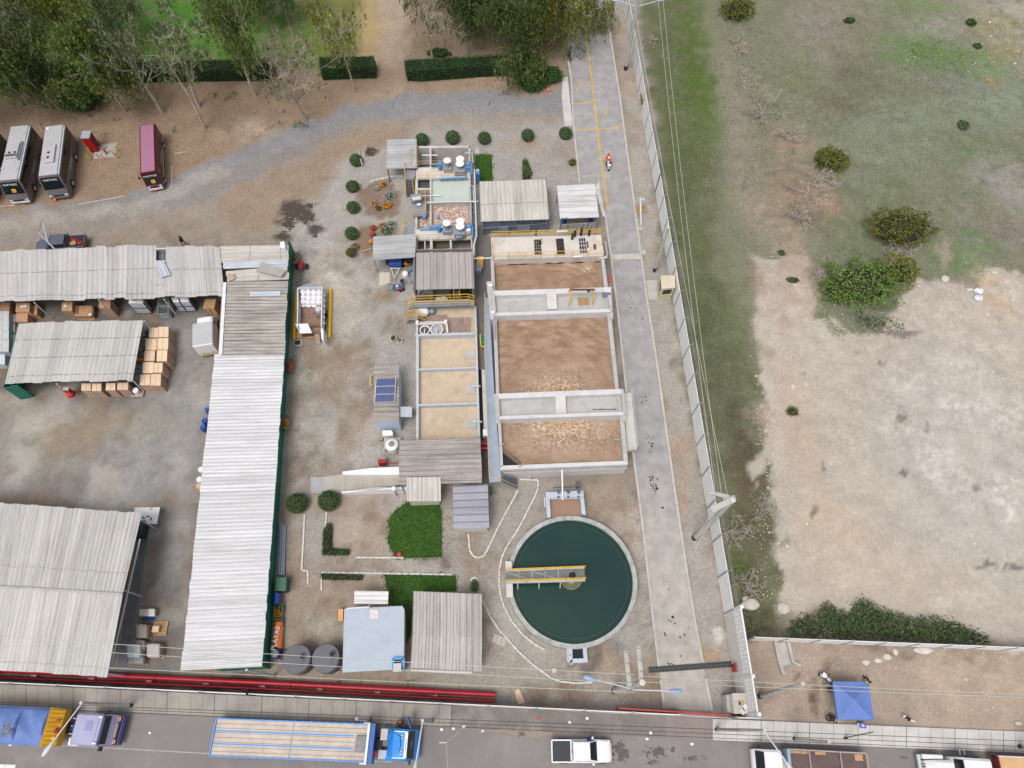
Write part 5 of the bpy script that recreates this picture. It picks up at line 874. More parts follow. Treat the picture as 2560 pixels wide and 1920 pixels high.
def mudmat(name,fc,fr,foam_rgb=(232,214,192),core=(176,132,78),ell=.7):
 m,nt,b,N,L=_nodes(name);pos=N('NewGeometry').outputs['Position'];n1=_noise(N,L,pos,.55,6,.6)
 out=_mix(N,L,_ramp(N,L,n1,.38,.62),c3((158,128,102))+(1,),c3((182,152,130))+(1,))
 mp=N('Mapping');mp.inputs['Location'].default_value=(-fc.x/fr,-fc.y/(fr*ell),0);mp.inputs['Scale'].default_value=(1/fr,1/(fr*ell),0);L(pos,mp.inputs['Vector']);ln=N('VectorMath',operation='LENGTH');L(mp.outputs[0],ln.inputs[0]);wob=N('Math',operation='MULTIPLY_ADD');L(n1,wob.inputs[0]);wob.inputs[1].default_value=.9;L(ln.outputs['Value'],wob.inputs[2])
 r_=wob.outputs[0];ring=_ramp(N,L,r_,2.0,.9,0,1)
 wn=_noise(N,L,pos,1.3,3,.6);v=N('TexVoronoi',feature='DISTANCE_TO_EDGE');v.inputs['Scale'].default_value=2.1;ad=N('VectorMath',operation='SCALE');ad.inputs['Scale'].default_value=1.;
 av=N('VectorMath',operation='ADD');nz=N('TexNoise');nz.inputs['Scale'].default_value=1.7;nz.inputs['Detail'].default_value=4;L(pos,nz.inputs['Vector']);L(pos,av.inputs[0]);L(nz.outputs['Color'],av.inputs[1]);L(av.outputs[0],v.inputs['Vector'])
 edge=_ramp(N,L,v.outputs['Distance'],.14,.02,0,1);n5=_noise(N,L,pos,2.4,5,.7);e2=N('Math',operation='MULTIPLY');L(edge,e2.inputs[0]);L(_ramp(N,L,n5,.38,.54),e2.inputs[1]);e3=N('Math',operation='MULTIPLY');L(e2.outputs[0],e3.inputs[0]);L(ring,e3.inputs[1])
 out=_mix(N,L,_ramp(N,L,r_,1.2,.6,0,.7),out,c3(core)+(1,));out=_mix(N,L,e3.outputs[0],out,c3(foam_rgb)+(1,))
 m3=N('Mapping');m3.inputs['Scale'].default_value=(.55,1.7,0);L(pos,m3.inputs['Vector']);n7=_noise(N,L,m3.outputs[0],1.,5,.6);d7=N('Math',operation='MULTIPLY');L(_ramp(N,L,n7,.5,.6,0,.5),d7.inputs[0]);L(_ramp(N,L,r_,1.3,3.2,0,1),d7.inputs[1]);out=_mix(N,L,d7.outputs[0],out,c3((140,108,78))+(1,))
 L(out,b.inputs['Base Color']);b.inputs['Roughness'].default_value=.32;bp=N('Bump');bp.inputs['Strength'].default_value=.5;bp.inputs['Distance'].default_value=.2;L(n5,bp.inputs['Height']);L(bp.outputs[0],b.inputs['Normal']);return m
ZW,ZT=2.05,2.75
def water_sheet(px_,z,m,wave=.1,st=.22,seed=3,rip=None,name='water'):
 q=PP(px_,z);A,B,Cc,D=q;nx=int((B-A).length/st);ny=int((D-A).length/st);b=MB()
 S,Tt=np.meshgrid(np.linspace(0,1,nx+1),np.linspace(0,1,ny+1));pts=np.array([tuple(bil(q,s,t))for s,t in zip(S.ravel(),Tt.ravel())]);x,y=pts[:,0],pts[:,1]
 zz=(fbm(x,y*1.8,.55,seed,4)-.5)*wave*2
 if rip:
  c=P(*rip,z);rr=np.hypot(x-c.x,(y-c.y));amp=np.clip((rr-2.5)/4,0,1);zz+=amp*wave*.45*np.sin(rr*6+14*fbm(x,y,.35,seed+9))*(fbm(x,y,.6,seed+5)*2-.3)
 pts[:,2]+=zz;b.v=[tuple(p)for p in pts];b.f=[(j*(nx+1)+i,j*(nx+1)+i+1,(j+1)*(nx+1)+i+1,(j+1)*(nx+1)+i)for j in range(ny)for i in range(nx)];return struct(b.build(name,m,None,True,loc=(q[0].x,q[0].y,z)))
w1=[(1230,645),(1506,636),(1508,722),(1234,732)];w2=[(1238,786),(1520,775),(1541,974),(1245,986)];w3=[(1250,1042),(1553,1030),(1563,1156),(1254,1168)]
f2=P(1398,985,ZW);f3=P(1408,1052,ZW);water_sheet(w1,ZW,mudmat('mud_water_calm',P(1470,672,ZW),.6),.13,seed=3,rip=(1370,760));water_sheet(w2,ZW,mudmat('mud_water_stirred',f2,3.2),.13,seed=13,rip=(1398,985));water_sheet(w3,ZW,mudmat('mud_water_foaming',f3,4.4),.09,seed=23)
M_tank=mat('tank_concrete',(196,194,192),.85,.1,.7,.05,dirt=(164,158,150),dirt_amt=.5);M_tankf=mat('tank_face',(222,221,222),.85,.08,.8,.05,dirt=(186,182,176),dirt_amt=.5);M_tankb=mat('tank_buff',(206,188,162),.85,.12,.8,.06,dirt=(168,148,124),dirt_amt=.5)
at=thing('aeration_tank','big three cell tank of brown churning water beside the plant road','water tank',cen(PP(w2)))
def wallpx(poly,z1,nm='wall',m=None,z0=0.):return MB().prism([(p.x,p.y)for p in PP(poly,z1)],z0,z1).build(nm,m or M_tank,at)
wallpx([(1226,640),(1234,640),(1241,790),(1248.5,984),(1258,1166),(1251,1167),(1240,984),(1232.5,790)],ZT);wallpx([(1502,640),(1510,640),(1527,775),(1547,970),(1560,1040),(1570,1155),(1559,1152),(1549,1043.5),(1537.7,970),(1517,780)],ZT)
wallpx([(1251.5,1165.5),(1257.8,1164),(1559.3,1152),(1569.5,1155.5),(1570,1161),(1251,1174)],ZT,m=M_tankf)
M_inner=mat('tank_inner',(96,84,66),.8,.2,1.2)
def beamch(o,hump,label):
 """channel bridging the tank: floor between two parapets"""
 n0,n1,s1,s0=o;k=lambda t:[(lerp(n0[0],s0[0],t),lerp(n0[1],s0[1],t)),(lerp(n1[0],s1[0],t),lerp(n1[1],s1[1],t))];zp=ZT+.45
 ch=thing('tank_bridge',label,'bridge',cen(PP(o)));A0,A1=k(0),k(.27);B0,B1=k(.80),k(1.)
 N0=PP(k(0),zp);N1=PP(k(.17),zp);S0=PP(k(.76),zp);S1=PP(k(.87),zp)
 MB().prism([(p.x,p.y)for p in(N0[0],N0[1],N1[1],N1[0])],1.9,zp).build('parapet',M_tankf,ch);MB().prism([(p.x,p.y)for p in(S0[0],S0[1],S1[1],S1[0])],1.7,zp).build('parapet',M_tankf,ch);fl=[N1[0],N1[1],S0[1],S0[0]];MB().prism([(p.x,p.y)for p in fl],1.9,zp-.62).build('floor',M_tank,ch)
 for a_,d_ in((N0[0],S1[0]),(N0[1],S1[1])):e=(d_-a_).normalized();MB().wall([a_+e*.1,d_-e*.1],.32,1.9,zp+.003).build('end_wall',M_tank,ch)
 h0=[P(u,v,zp+.12)for u,v in hump];MB().prism([(p.x,p.y)for p in h0],zp-.55,[zp+.1,zp+.1,zp-.35,zp-.35]).build('cover',M_concl,ch,bevel=.03);return ch
beamch([(1231.6,727),(1521,718),(1529,789),(1238,799)],[(1366,726),(1390,725),(1394,767),(1369,768)],'concrete channel bridge between the first and second tank cells');beamch([(1243,984),(1556,972),(1562,1047),(1247,1058)],[(1388,983),(1414,982),(1417,1029),(1390,1030)],'concrete channel bridge between the second and third tank cells')
for q in([(1216,704),(1232,703),(1237,798),(1226,799)],[(1522,717),(1529,717),(1533,796),(1526,796)],[(1234,985),(1244,984),(1249,1056),(1241,1060)],[(1555,974),(1560,974),(1565,1052),(1556,1054)]):wallpx(q,ZT+.2,'pier')
zd=3.25;dq=PP([(1227,594),(1503,587),(1510,640),(1231,648)],zd);dk=thing('inlet_deck','raised concrete screen deck with yellow handrails at the head of the brown tank','platform',cen(dq));MB().prism([(p.x,p.y)for p in dq],.0,zd).build('deck',M_tankf if False else mat('deck_pale',(224,216,208),.85,.08,.6,.05,dirt=(182,160,134),dirt_amt=.6),dk)
rp_=[lerp(p,cen(dq)+Vector((0,0,zd)),.015)for p in dq];rp_=[Vector((p.x,p.y,zd))for p in rp_];rail([rp_[3],rp_[0],rp_[1],rp_[2],rp_[3]],1.1,M_yel,dk,1.9,.035);MB().beam(rp_[0]+Vector((0,0,.75)),rp_[1]+Vector((0,0,.75)),.05).build('handrail',M_yel,dk)
def dpx(poly,h,nm,m,z=zd):return MB().prism([(p.x,p.y)for p in PP(poly,z+h)],z-.05,z+h).build(nm,m,dk)
M_grate=mat('grate_grey',(0,0,0))
for q,m_ in(([(1335,600),(1350,599),(1355,636),(1337,637)],M_concd),([(1390,598),(1408,597),(1412,636),(1394,637)],mat('rust_grate',(104,84,74),.9,.25,3)),([(1446,596),(1463,595),(1469,633),(1450,634)],M_black)):
 dpx(q,.006,'pit',M_black);qq=PP(q,zd);b=MB()
 for t in np.linspace(0,1,4):b.beam(lerp(qq[0],qq[1],t)+Vector((0,0,.03)),lerp(qq[3],qq[2],t)+Vector((0,0,.03)),.05,.04)
 for t in np.linspace(0,1,5 if m_ is not M_concd else 6):b.beam(lerp(qq[0],qq[3],t)+Vector((0,0,.04)),lerp(qq[1],qq[2],t)+Vector((0,0,.04)),.06,.04)
 b.build('grating',M_galv if m_ is not M_concd and q[0][0]!=1390 else m_,dk)
dpx([(1461,604),(1470,603),(1472,619),(1463,620)],.02,'rust_plate',M_rust);dpx([(1483,611),(1490,610),(1491,623),(1484,624)],.02,'rust_plate',M_rust)
for u,v,h_ in((1430,597,.9),(1437,590,.8),(1452,588,1.2),(1472,588,1.),(1350,610,.5),(1340,586,.6)):c=P(u,v,zd);b=MB().box((c.x,c.y,zd+h_/2),(.22,.3,h_));b.tube([(c.x,c.y,zd+h_),(c.x+.2,c.y+.1,zd+h_+.5)],.04,5);b.build('gear',M_black,dk)
c=P(1461,588,zd);MB().tube([(c.x,c.y,zd),(c.x+.35,c.y+.3,zd+2.3),(c.x+.3,c.y-.1,zd+2.4)],.05,5).build('davit',mat('davit_grey',(70,74,82),.6,.1,2),dk);c=P(1404,583,zd);MB().tube([(c.x-.2,c.y,zd),(c.x-.1,c.y+.4,zd+2.2),(c.x+.5,c.y+.4,zd+2.3),(c.x+.8,c.y,zd)],.05,5).build('ladder',M_steeld,dk);MB().beam(P(1392,579,zd+.9),P(1420,577,zd+.9),.16).build('lamp_tube',M_white2,dk);MB().beam(P(1432,642,zd+.5),P(1455,641,zd+.5),.16).build('lamp_tube',M_white2,dk)
t=MB();t.tube([P(1513,605,1.2),P(1518,635,1.6),P(1516,643,2.9),P(1498,645,2.9)],.13,8).build('overflow_pipe',M_galv,dk,True)
for z in(1.6,2.3):MB().tube([P(1234,650,z),P(1360,648,z),P(1500,642,z)],.05,5).build('pipe',M_galv,dk)
M_drip=mat('wet_stain',(40,42,34),.6,.2,2);b=MB();q0=dq[3];q1=dq[2]
for i in range(60):p=lerp(q0,q1,(i+.5)/60);h_=2.05+.25*vnoise(np.array([i*.3]),np.array([0.]),1.,4)[0];b.beam(p+Vector((0,-.006,2.-zd)),p+Vector((0,-.006,h_-zd)),(q1-q0).length/58,.01)
b.build('wet_band',M_drip,dk)
hz=2.6;h1,h2=P(1422,763,hz),P(1481,763,hz);ho=thing('hoist_frame','yellow legged hoist with a rusty beam on the first tank bridge','hoist',(h1+h2)/2);tops=[]
for h_,uu in((h1,0),(h2,0)):
 t_=h_+Vector((.15 if h_ is h1 else-.1,.75,2.0));tops.append(t_);b=MB();b.beam(h_,t_,.13);b.beam(h_+Vector((0,1.5,.45)),t_,.13);b.build('leg',M_yel,ho)
MB().beam(tops[0]-Vector((.2,0,0)),tops[1]+Vector((.2,0,0)),.14,.2).build('beam',M_rust,ho);c=lerp(tops[0],tops[1],.8);MB().box(c-Vector((0,0,.2)),(.3,.25,.3)).build('winch',mat('winch_dark',(80,60,52),.8,.2,2),ho)
def pallet(c,rz,label,m=None,w=1.2,d=1.,g=None,z=0.,name='pallet'):
 r_=thing(name,label,'pallet',(c.x,c.y,z),rz,g)
 for i in range(7):MB().boxb(-w/2,w/2,-d/2+i*d/7+.02,-d/2+(i+1)*d/7-.03,.11,.14).build('board',m or M_wood,r_,world=False)
 for i in(-1,0,1):MB().boxb(i*w*.43-.05,i*w*.43+.05,-d/2,d/2,0,.11).build('bearer',m or M_wood,r_,world=False)
 return r_
pallet(P(1458,754,2.6),.04,'wooden pallet lying under the yellow hoist',z=hz);pallet(P(1601,524,0),.05,'wooden pallet under a white post on the road verge',w=1.5,d=1.25);pallet(P(411,751,0),0,'wooden pallet half hidden under the long shed roof')
c=P(1514,740,hz);k=thing('switch_cabinet','grey metal switch cabinet at the right end of the first tank bridge','cabinet',c);MB().box((c.x,c.y,hz+.6),(.75,.55,1.2)).build('body',M_steel,k);MB().box((c.x,c.y,hz+1.23),(.82,.62,.06)).build('lid',mat('foil',(226,228,234),.3,.2,6),k)
MB().beam(P(1257,1127,2.4),P(1303,1163,2.4),.35,.3).build('scum_trough',mat('trough',(120,100,86),.8,.2,2),at);MB().prism([(p.x,p.y)for p in PP([(1257,1130),(1257,1164),(1298,1162)],2.3)],1.5,2.3).build('trough_cover',M_black,at);MB().beam(P(1243,1111,2.9),P(1260,1110,2.9),.1).build('arm',M_conc,at);MB().beam(P(1298,1168,2.85),P(1308,1157,2.85),.12).build('arm',M_wood,at);MB().beam(P(1532,1099.5,2.9),P(1565,1099,2.9),.06).build('arm',M_conc,at)
a,d=P(1252,1175,ZT),P(1570,1163,ZT)
for z,nm in((2.3,'service_pipe'),(2.0,'service_pipe')):MB().tube([(a.x+.3,a.y-.12,z),(d.x,d.y-.12,z+.02)],.045,5).build(nm,M_conc,at)
MB().tube([P(1327,1172,2.3),P(1325,1198,.2)],.06,6).build('downpipe',M_white,at);b=MB();b.tube([P(1405,1174,2.5),P(1407,1250,1.4)],.08,8);tag(b.build('white_pipe',M_white2),'white pipe running from the brown tank to the clarifier inlet box','pipe');b=MB();b.beam(P(1482,1024,2.7),P(1540,1023,2.7),.06);[b.beam(P(u,1023.5,2.7),P(u,1020,3.1),.04)for u in(1483,1500,1507,1538)];tag(b.build('low_rail',M_steeld),'thin dark rail lying in the second tank bridge channel','rail')
sp=PP([(1558,984),(1578,981),(1593,1122),(1568,1126)],1.5);pf=thing('side_platform','concrete platform with thin white railing between the tank and the plant road','platform',cen(sp));MB().prism([(p.x,p.y)for p in sp],.9,1.5).build('slab',M_concl,pf);MB().prism([(cen(sp).x+(p.x-cen(sp).x)*.8,cen(sp).y+(p.y-cen(sp).y)*.9)for p in sp],0,.9).build('base',M_conc,pf);rail([sp[0]+Vector((.1,-.05,0)),sp[1]+Vector((-.05,-.05,0)),sp[2]+Vector((-.05,.05,0)),sp[3]+Vector((.5,.1,0))],1.05,M_white,pf,2.2,.022)
zw=2.4;wq=[(1213,744),(1222,744),(1226,820),(1236,985),(1246,1110),(1253.5,1204),(1223,1206),(1219,1090),(1212,900)];wk=thing('steel_walkway','long blue grey steel walkway with a yellow edge rail beside the brown tank','walkway',cen(PP(wq)));MB().prism([(p.x,p.y)for p in PP(wq,zw)],zw-.12,zw).build('deck',mat('walk_deck',(164,176,194),.6,.08,.8,dirt=(150,156,160),dirt_amt=.4),wk)
e=PP([(1212,744),(1212.5,900),(1219,1090),(1223.5,1205),(1252,1203)],zw);rail(e,1.0,mat('pale_yellow_rail',(238,208,120),.6,.06,2),wk,2.,.025);b=MB()
for p in e[:4]:b.beam((p.x+.2,p.y,0),(p.x+.2,p.y,zw-.1),.12)
b.build('support',M_steel,wk);st=MB();a0,d0=[PP([(1254.5,1188),(1254.5,1206)],zw),PP([(1292,1198),(1292,1222)],.1)]
for i in range(7):t=(i+.5)/7;a_,d_=lerp(a0[0],d0[0],t),lerp(a0[1],d0[1],t);st.beam(a_,d_,.26,.04)
st.build('stair',M_steeld,wk);MB().beam(a0[0],d0[0],.06,.2).build('stringer',M_steel,wk);MB().beam(a0[1],d0[1],.06,.2).build('stringer',M_steel,wk);MB().tube([a0[1]+Vector((0,0,.95)),d0[1]+Vector((0,0,.95))],.03,5).build('handrail',mat('pale_yellow_rail',(0,0,0)),wk)
for u,v in((1238,836),(1246,1040),(1232,880)):b=MB();
b=MB();[b.tube([P(1236.5,v,2.9),P(1236.5,v,4.0)],.04,5)for v in(735,830)];b.tube([P(1234,730,3.0),P(1238,850,3.0)],.05,5);b.build('conduit',M_steel,wk)
for u,v,lb in((1226,716,'white junction box at the upper left corner of the first tank bridge'),(1232,783,'white junction box at the lower left corner of the first tank bridge')):c=P(u,v,3.2);tag(MB().box((c.x,c.y,3.2),(.45,.3,.6)).build('junction_box',M_white2,bevel=.02),lb,'box')
c=P(1210,664,0);tag(MB().boxb(c.x-.9,c.x-.05,c.y-.85,c.y+.85,.5,.75).build('yellow_cabinet',mat('cabinet_yellow',(232,170,52),.5,.06,1),bevel=.03),'yellow cabinet standing in the corridor left of the brown tank','cabinet');c=P(1197,683,0);tag(MB().box((c.x,c.y,.6),(.75,1.,1.2)).build('steel_cabinet',M_steel,bevel=.02),'grey steel cabinet at the right wall of the dark machine room roof','cabinet')
bn=thing('recycling_bench','green topped yellow framed stand half under the steel walkway','stand',P(1205,862));pq=PP([(1202.5,838),(1210,838),(1211,866),(1204,866)],.8);MB().prism([(p.x,p.y)for p in pq],.7,.8).build('top',mat('bench_green',(20,130,104),.5,.06,1),bn);b=MB();[b.beam((p.x,p.y,0),(p.x,p.y,.95),.08)for p in pq];b.beam(pq[0]+Vector((-.1,0,.1)),pq[3]+Vector((-.1,0,.1)),.1);b.beam(pq[3]+Vector((0,-.1,.1)),pq[2]+Vector((0,-.1,.1)),.1);b.build('frame',M_yel,bn)
tag(MB().prism([(p.x,p.y)for p in PP([(1204,924),(1212,924),(1218.5,1090),(1210,1090)],.5)],-.02,.5).build('corridor_ledge',M_concl),'narrow pale ledge between the dark slot and the steel walkway','ledge');sheet_poly('dark_slot',[(1196,924),(1205,924),(1211,1100),(1203,1100)],.02,mat('slot_dark',(46,42,42),.9,.2,1));c=P(1214,1091,0);tag(MB().box((c.x,c.y,.8),(.5,.75,.6)).build('junction_box',M_white2),'white box at the bottom of the narrow pale ledge','box')
CC=P(1430.5,1449,1.1);cl=thing('clarifier','round clarifier basin of dark green water','water tank',(CC.x,CC.y,0));MB().ring((CC.x,CC.y),5.78,6.2,0,1.1,120).build('rim_wall',mat('clarifier_rim',(186,188,184),.85,.16,1.6,.12,dirt=(112,116,108),dirt_amt=.75),cl,False);MB().ring((CC.x,CC.y),5.3,5.36,.45,.9,110).build('weir',mat('weir_dark',(58,74,68),.6,.2,4),cl);b=MB()
M_gw=_nodes('green_water');m,nt,bb,N,L=M_gw;pos=N('NewGeometry').outputs['Position'];o_=_mix(N,L,_ramp(N,L,_noise(N,L,pos,.12,4,.5),.35,.65),c3((26,58,58))+(1,),c3((36,70,58))+(1,));L(o_,bb.inputs['Base Color']);bb.inputs['Roughness'].default_value=.2;bb.inputs['Specular IOR Level'].default_value=.35;bp=N('Bump');bp.inputs['Strength'].default_value=.08;L(_noise(N,L,pos,3,3),bp.inputs['Height']);L(bp.outputs[0],bb.inputs['Normal'])
struct(MB().add([(CC.x+5.8*math.cos(2*PI*i/90),CC.y+5.8*math.sin(2*PI*i/90),.78)for i in range(90)],[tuple(range(90))]).build('water',m))
br=thing('clarifier_bridge','yellow railed bridge reaching to the middle of the round basin','bridge',CC);zb=1.75;bq=[P(1263,1427,zb),P(1461,1419,zb),P(1462.5,1450.5,zb),P(1265,1456,zb)];bl=PP([(1263,1403),(1279.5,1403),(1283,1492),(1266.5,1493.5)],1.6);MB().prism([(p.x,p.y)for p in bl],0,1.6).build('abutment',M_concl,br,bevel=.02)
b=MB();b.beam(bq[0]-Vector((0,0,.1)),bq[1]-Vector((0,0,.1)),.2,.3);b.beam(bq[3]-Vector((0,0,.1)),bq[2]-Vector((0,0,.1)),.2,.3);b.build('girder',M_conc,br);ins=[lerp(bq[0],bq[3],.12),lerp(bq[1],bq[2],.12),lerp(bq[1],bq[2],.88),lerp(bq[0],bq[3],.88)];MB().prism([(p.x,p.y)for p in ins],zb-.05,zb).build('grating',mat('bridge_grating',(118,122,122),.7,.15,2.5),br);b=MB()
for i in range(1,6):t=i/6;b.beam(lerp(ins[0],ins[1],t)+Vector((0,0,.012)),lerp(ins[3],ins[2],t)+Vector((0,0,.012)),.06,.02)
for i in range(0,4,2):b.beam(lerp(ins[0],ins[1],i/6)+Vector((0,0,.012)),lerp(ins[3],ins[2],(i+2)/6)+Vector((0,0,.012)),.05,.02)
b.build('brace',M_conc,br);rail([lerp(bq[0],bq[3],.04),lerp(bq[1],bq[2],.04),lerp(bq[1],bq[2],.96),lerp(bq[0],bq[3],.96)],1.0,M_yel,br,2.1,.04);b=MB()
for t in(.15,.42,.69):p=lerp(bq[3],bq[2],t);b.beam((p.x,p.y-.12,1.6),(p.x,p.y-.5,.72),.1)
b.build('hanger',M_conc,br);c=P(1431,1438,2.2);MB().lathe((c.x,c.y,zb),[(.3,0),(.3,.35),(.16,.4),(.16,.8),(.05,.85)],12).build('drive',M_black,br);w_=P(1428,1446,.9);MB().ring((w_.x,w_.y),.98,1.05,.3,.98,40).build('centre_well',mat('well_tan',(150,140,116),.8,.2,2),br);MB().cyl((w_.x,w_.y),.98,.6,.86,30).build('well_water',mat('well_water',(112,112,82),.4,.15,2),br);MB().ring((w_.x,w_.y),.3,.5,.8,1.3,24).build('column_collar',M_conc,br)
ib=thing('inlet_box','pale blue inlet box with valve stems on top of the round basin','basin',P(1411,1250));M_ib=mat('inlet_paint',(200,210,224),.7,.06,1.2,dirt=(170,174,182));zi=1.3
for q in([(1364.5,1230.5),(1458.5,1226.7),(1459.5,1242),(1365,1246)],[(1364.5,1246),(1374,1245.5),(1377,1292),(1368,1294)],[(1450.5,1242),(1459.5,1242),(1464.5,1287),(1454.5,1284)]):MB().prism([(p.x,p.y)for p in PP(q,zi)],0,zi).build('wall',M_ib,ib)
struct(MB().prism([(p.x,p.y)for p in PP([(1372,1240),(1453,1238),(1456,1290),(1374,1294)],.75)],0,.75).build('water',mat('inlet_water',(164,132,114),.3,.05,.8)))
for u,v0 in((1396,1211),(1420,1218),(1446,1210)):c=P(u,1234,zi);b=MB();b.tube([(c.x,c.y,zi-.1),(c.x,c.y,zi+.55)],.07,6);b.tube([(c.x,c.y+.5,.6),(c.x,c.y-.5,zi+.1)],.11,8);b.ring((c.x,c.y),.1,.17,zi+.5,zi+.55,14);b.build('valve',M_steeld,ib)
MB().beam(P(1383,1219,1.),P(1446,1216,1.),.09).build('manifold',M_steeld,ib);c=P(1444,1213,.8);MB().box((c.x,c.y,.9),(.35,.6,.5)).build('gear_box',M_steeld,ib);MB().beam(P(1365,1247.5,zi+.25),P(1458,1245,zi+.25),.06).build('rail',M_galv,ib);b=MB();b.tube([P(1362,1244,1.),P(1362,1266,1.),P(1372,1266,1.3)],.06,6);b.tube([P(1366,1244,1.2),P(1366,1262,1.2)],.05,6);b.build('pipe',M_white,ib)
ob=thing('outlet_box','pale outlet box with dark water below the round basin','basin',P(1443,1636));zo=1.
for q in([(1418,1617),(1431,1617),(1431,1655),(1421,1657)],[(1457,1616),(1466.5,1615),(1469.5,1656),(1460,1656)],[(1431,1646.5),(1460,1646),(1460,1656),(1422,1657)]):MB().prism([(p.x,p.y)for p in PP(q,zo)],0,zo).build('wall',M_ib,ob)
struct(MB().prism([(p.x,p.y)for p in PP([(1428,1612),(1460,1612),(1461,1649),(1429,1649)],.45)],0,.45).build('water',mat('black_water',(22,30,38),.1,.1,1)));b=MB();b.tube([P(1417,1620,1.1),P(1419,1655,1.1)],.05,6);b.tube([P(1421,1640,1.1),P(1432,1639,1.1)],.04,6);[b.tube([P(u,1657,.5),P(u,1663,.5)],.06,6)for u in(1426,1431)];b.build('pipe',M_galv,ob)
ZB=2.0
M_fb=mat('filter_concrete',(210,206,200),.85,.1,.9,.06,dirt=(160,150,138),dirt_amt=.55);M_fbi=mat('filter_inner',(146,140,134),.85,.16,.7,.06,dirt=(104,98,92),dirt_amt=.6)
fb=thing('filter_block','long concrete filter block with open cells, walkway decks and yellow rails','treatment tank',P(1108,480))
def fw(poly,z=ZB,nm='wall',m=None,z0=0.,par=None):return MB().prism([(p.x,p.y)for p in PP(poly,z)],z0,z).build(nm,m or M_fb,par or fb)
fw([(1042,365),(1175,364),(1175,369),(1042,370)]);fw([(1171,368),(1175,364),(1183,632),(1178,632)]);fw([(1039,369),(1045,369),(1043,632),(1037,632)])
fw([(1074,368),(1078.5,368),(1079,632),(1075,632)],ZB-.01);fw([(1043,470),(1077,470),(1077,474),(1043,474)],ZB-.02);fw([(1043,504),(1176,502),(1176,508),(1043,510)],ZB-.012)
sheet_poly('cell_floor',[(1040,380),(1180,380),(1186,650),(1034,650)],.02,M_fbi);fw([(1045,370),(1171,369),(1171,370.2),(1045,371.2)],ZB-.15,'inner_face',M_fbi)
def dck(poly,lbl,z=ZB+.12):return fw(poly,z,'deck',mat('deck_cream',(226,218,206),.85,.1,.8,.06,dirt=(196,172,144),dirt_amt=.6),ZB-.2)
d1=dck([(1040,419),(1176,417),(1177,443),(1040,446)],'');d2=dck([(1040,574),(1179,571),(1181,596),(1041,599)],'')
M_foam=mudmat('foaming_water',P(1115,540),9,(252,236,230),(190,150,136),1.);
struct(MB().prism([(p.x,p.y)for p in PP([(1044,509),(1174,507),(1176,578),(1042,580)],1.45)],.1,1.45).build('water',M_foam));struct(MB().prism([(p.x,p.y)for p in PP([(1078,445),(1173,444),(1174,506),(1078,507)],1.6)],.1,1.6).build('water',mat('pale_green_water',(206,214,204),.3,.05,.6)));struct(MB().prism([(p.x,p.y)for p in PP([(1044,448),(1076,447),(1076,472),(1044,472)],1.3)],.1,1.3).build('water',mat('grey_water',(92,90,90),.3,.1,1)))
struct(MB().prism([(p.x,p.y)for p in PP([(1044,376),(1074,376),(1074,410),(1043,410)],.4)],.1,.4).build('water',mat('mirror_water',(150,158,168),.06,.1,.6)))
for u,z in((1076,ZB),(1124,ZB)):fw([(u,599),(u+5,599),(u+6,632),(u+1,632)],z)
struct(MB().prism([(p.x,p.y)for p in PP([(1082,600),(1123,600),(1124,640),(1082,640)],.7)],.1,.7).build('water',mat('tea_water',(112,100,86),.3,.1,1)));MB().beam(P(1083,625.5,1.9),P(1126,622.5,1.9),.1).build('pipe',M_white,fb);MB().tube([P(1062,604,1.9),P(1063,632,1.9)],.06,6).build('pipe',M_white,fb);MB().tube([P(1069,632,1.8),P(1069,623,1.9),P(1077,622,1.9)],.06,6).build('pipe',M_white,fb)
zk=ZB+.12;M_or=mat('amber_rail',(232,178,70),.5,.08,2)
rail([P(1045,417.5,zk),P(1177,414.5,zk),P(1177,440,zk)],1.0,M_or,fb,2.,.025);rail([P(1033,445,zk),P(1176,442,zk)],1.0,M_or,fb,2.,.025);rail([P(1041,600,zk),P(1181,597,zk)],.9,mat('brown_rail',(150,116,92),.6,.1,2),fb,1.4,.02);rail([P(1041,573,zk),P(1182,570,zk)],.9,mat('brown_rail',(0,0,0)),fb,1.4,.02)
stp=thing('access_stair','grey steel stair and landing with yellow rails at the top left of the filter block','stair',P(1024,470));zl=ZB;MB().prism([(p.x,p.y)for p in PP([(1014,420),(1041,419),(1041,447),(1014,449)],zl)],zl-.1,zl).build('landing',M_steel,stp);MB().prism([(p.x,p.y)for p in PP([(1029,387),(1043,386),(1043,418),(1029,418.5)],zl+.25)],zl+.15,zl+.25).build('landing',M_steel,stp);b=MB();s0,s1_=PP([(1014.5,450),(1031,449)],zl),PP([(1017,492),(1036,491)],.1)
for i in range(8):t=(i+.3)/8;b.beam(lerp(s0[0],s1_[0],t),lerp(s0[1],s1_[1],t),.26,.04)
b.build('tread',M_steeld,stp)
for k in(0,1):MB().beam(s0[k],s1_[k],.06,.22).build('stringer',M_steel,stp);q=[s0[k]+Vector((0,0,1)),s1_[k]+Vector((0,0,1))];b=MB();b.tube(q,.04,5);b.tube([p-Vector((0,0,.45))for p in q],.03,5);[b.tube([lerp(s0[k],s1_[k],t),lerp(q[0],q[1],t)],.035,5)for t in(0,.5,1)];b.build('handrail',M_yel,stp)
rail([P(1014,450,zl),P(1013,420,zl),P(1029,419,zl),P(1028,387,zl),P(1043,386,zl),P(1043,418,zl)],1.0,M_yel,stp,1.6,.035)
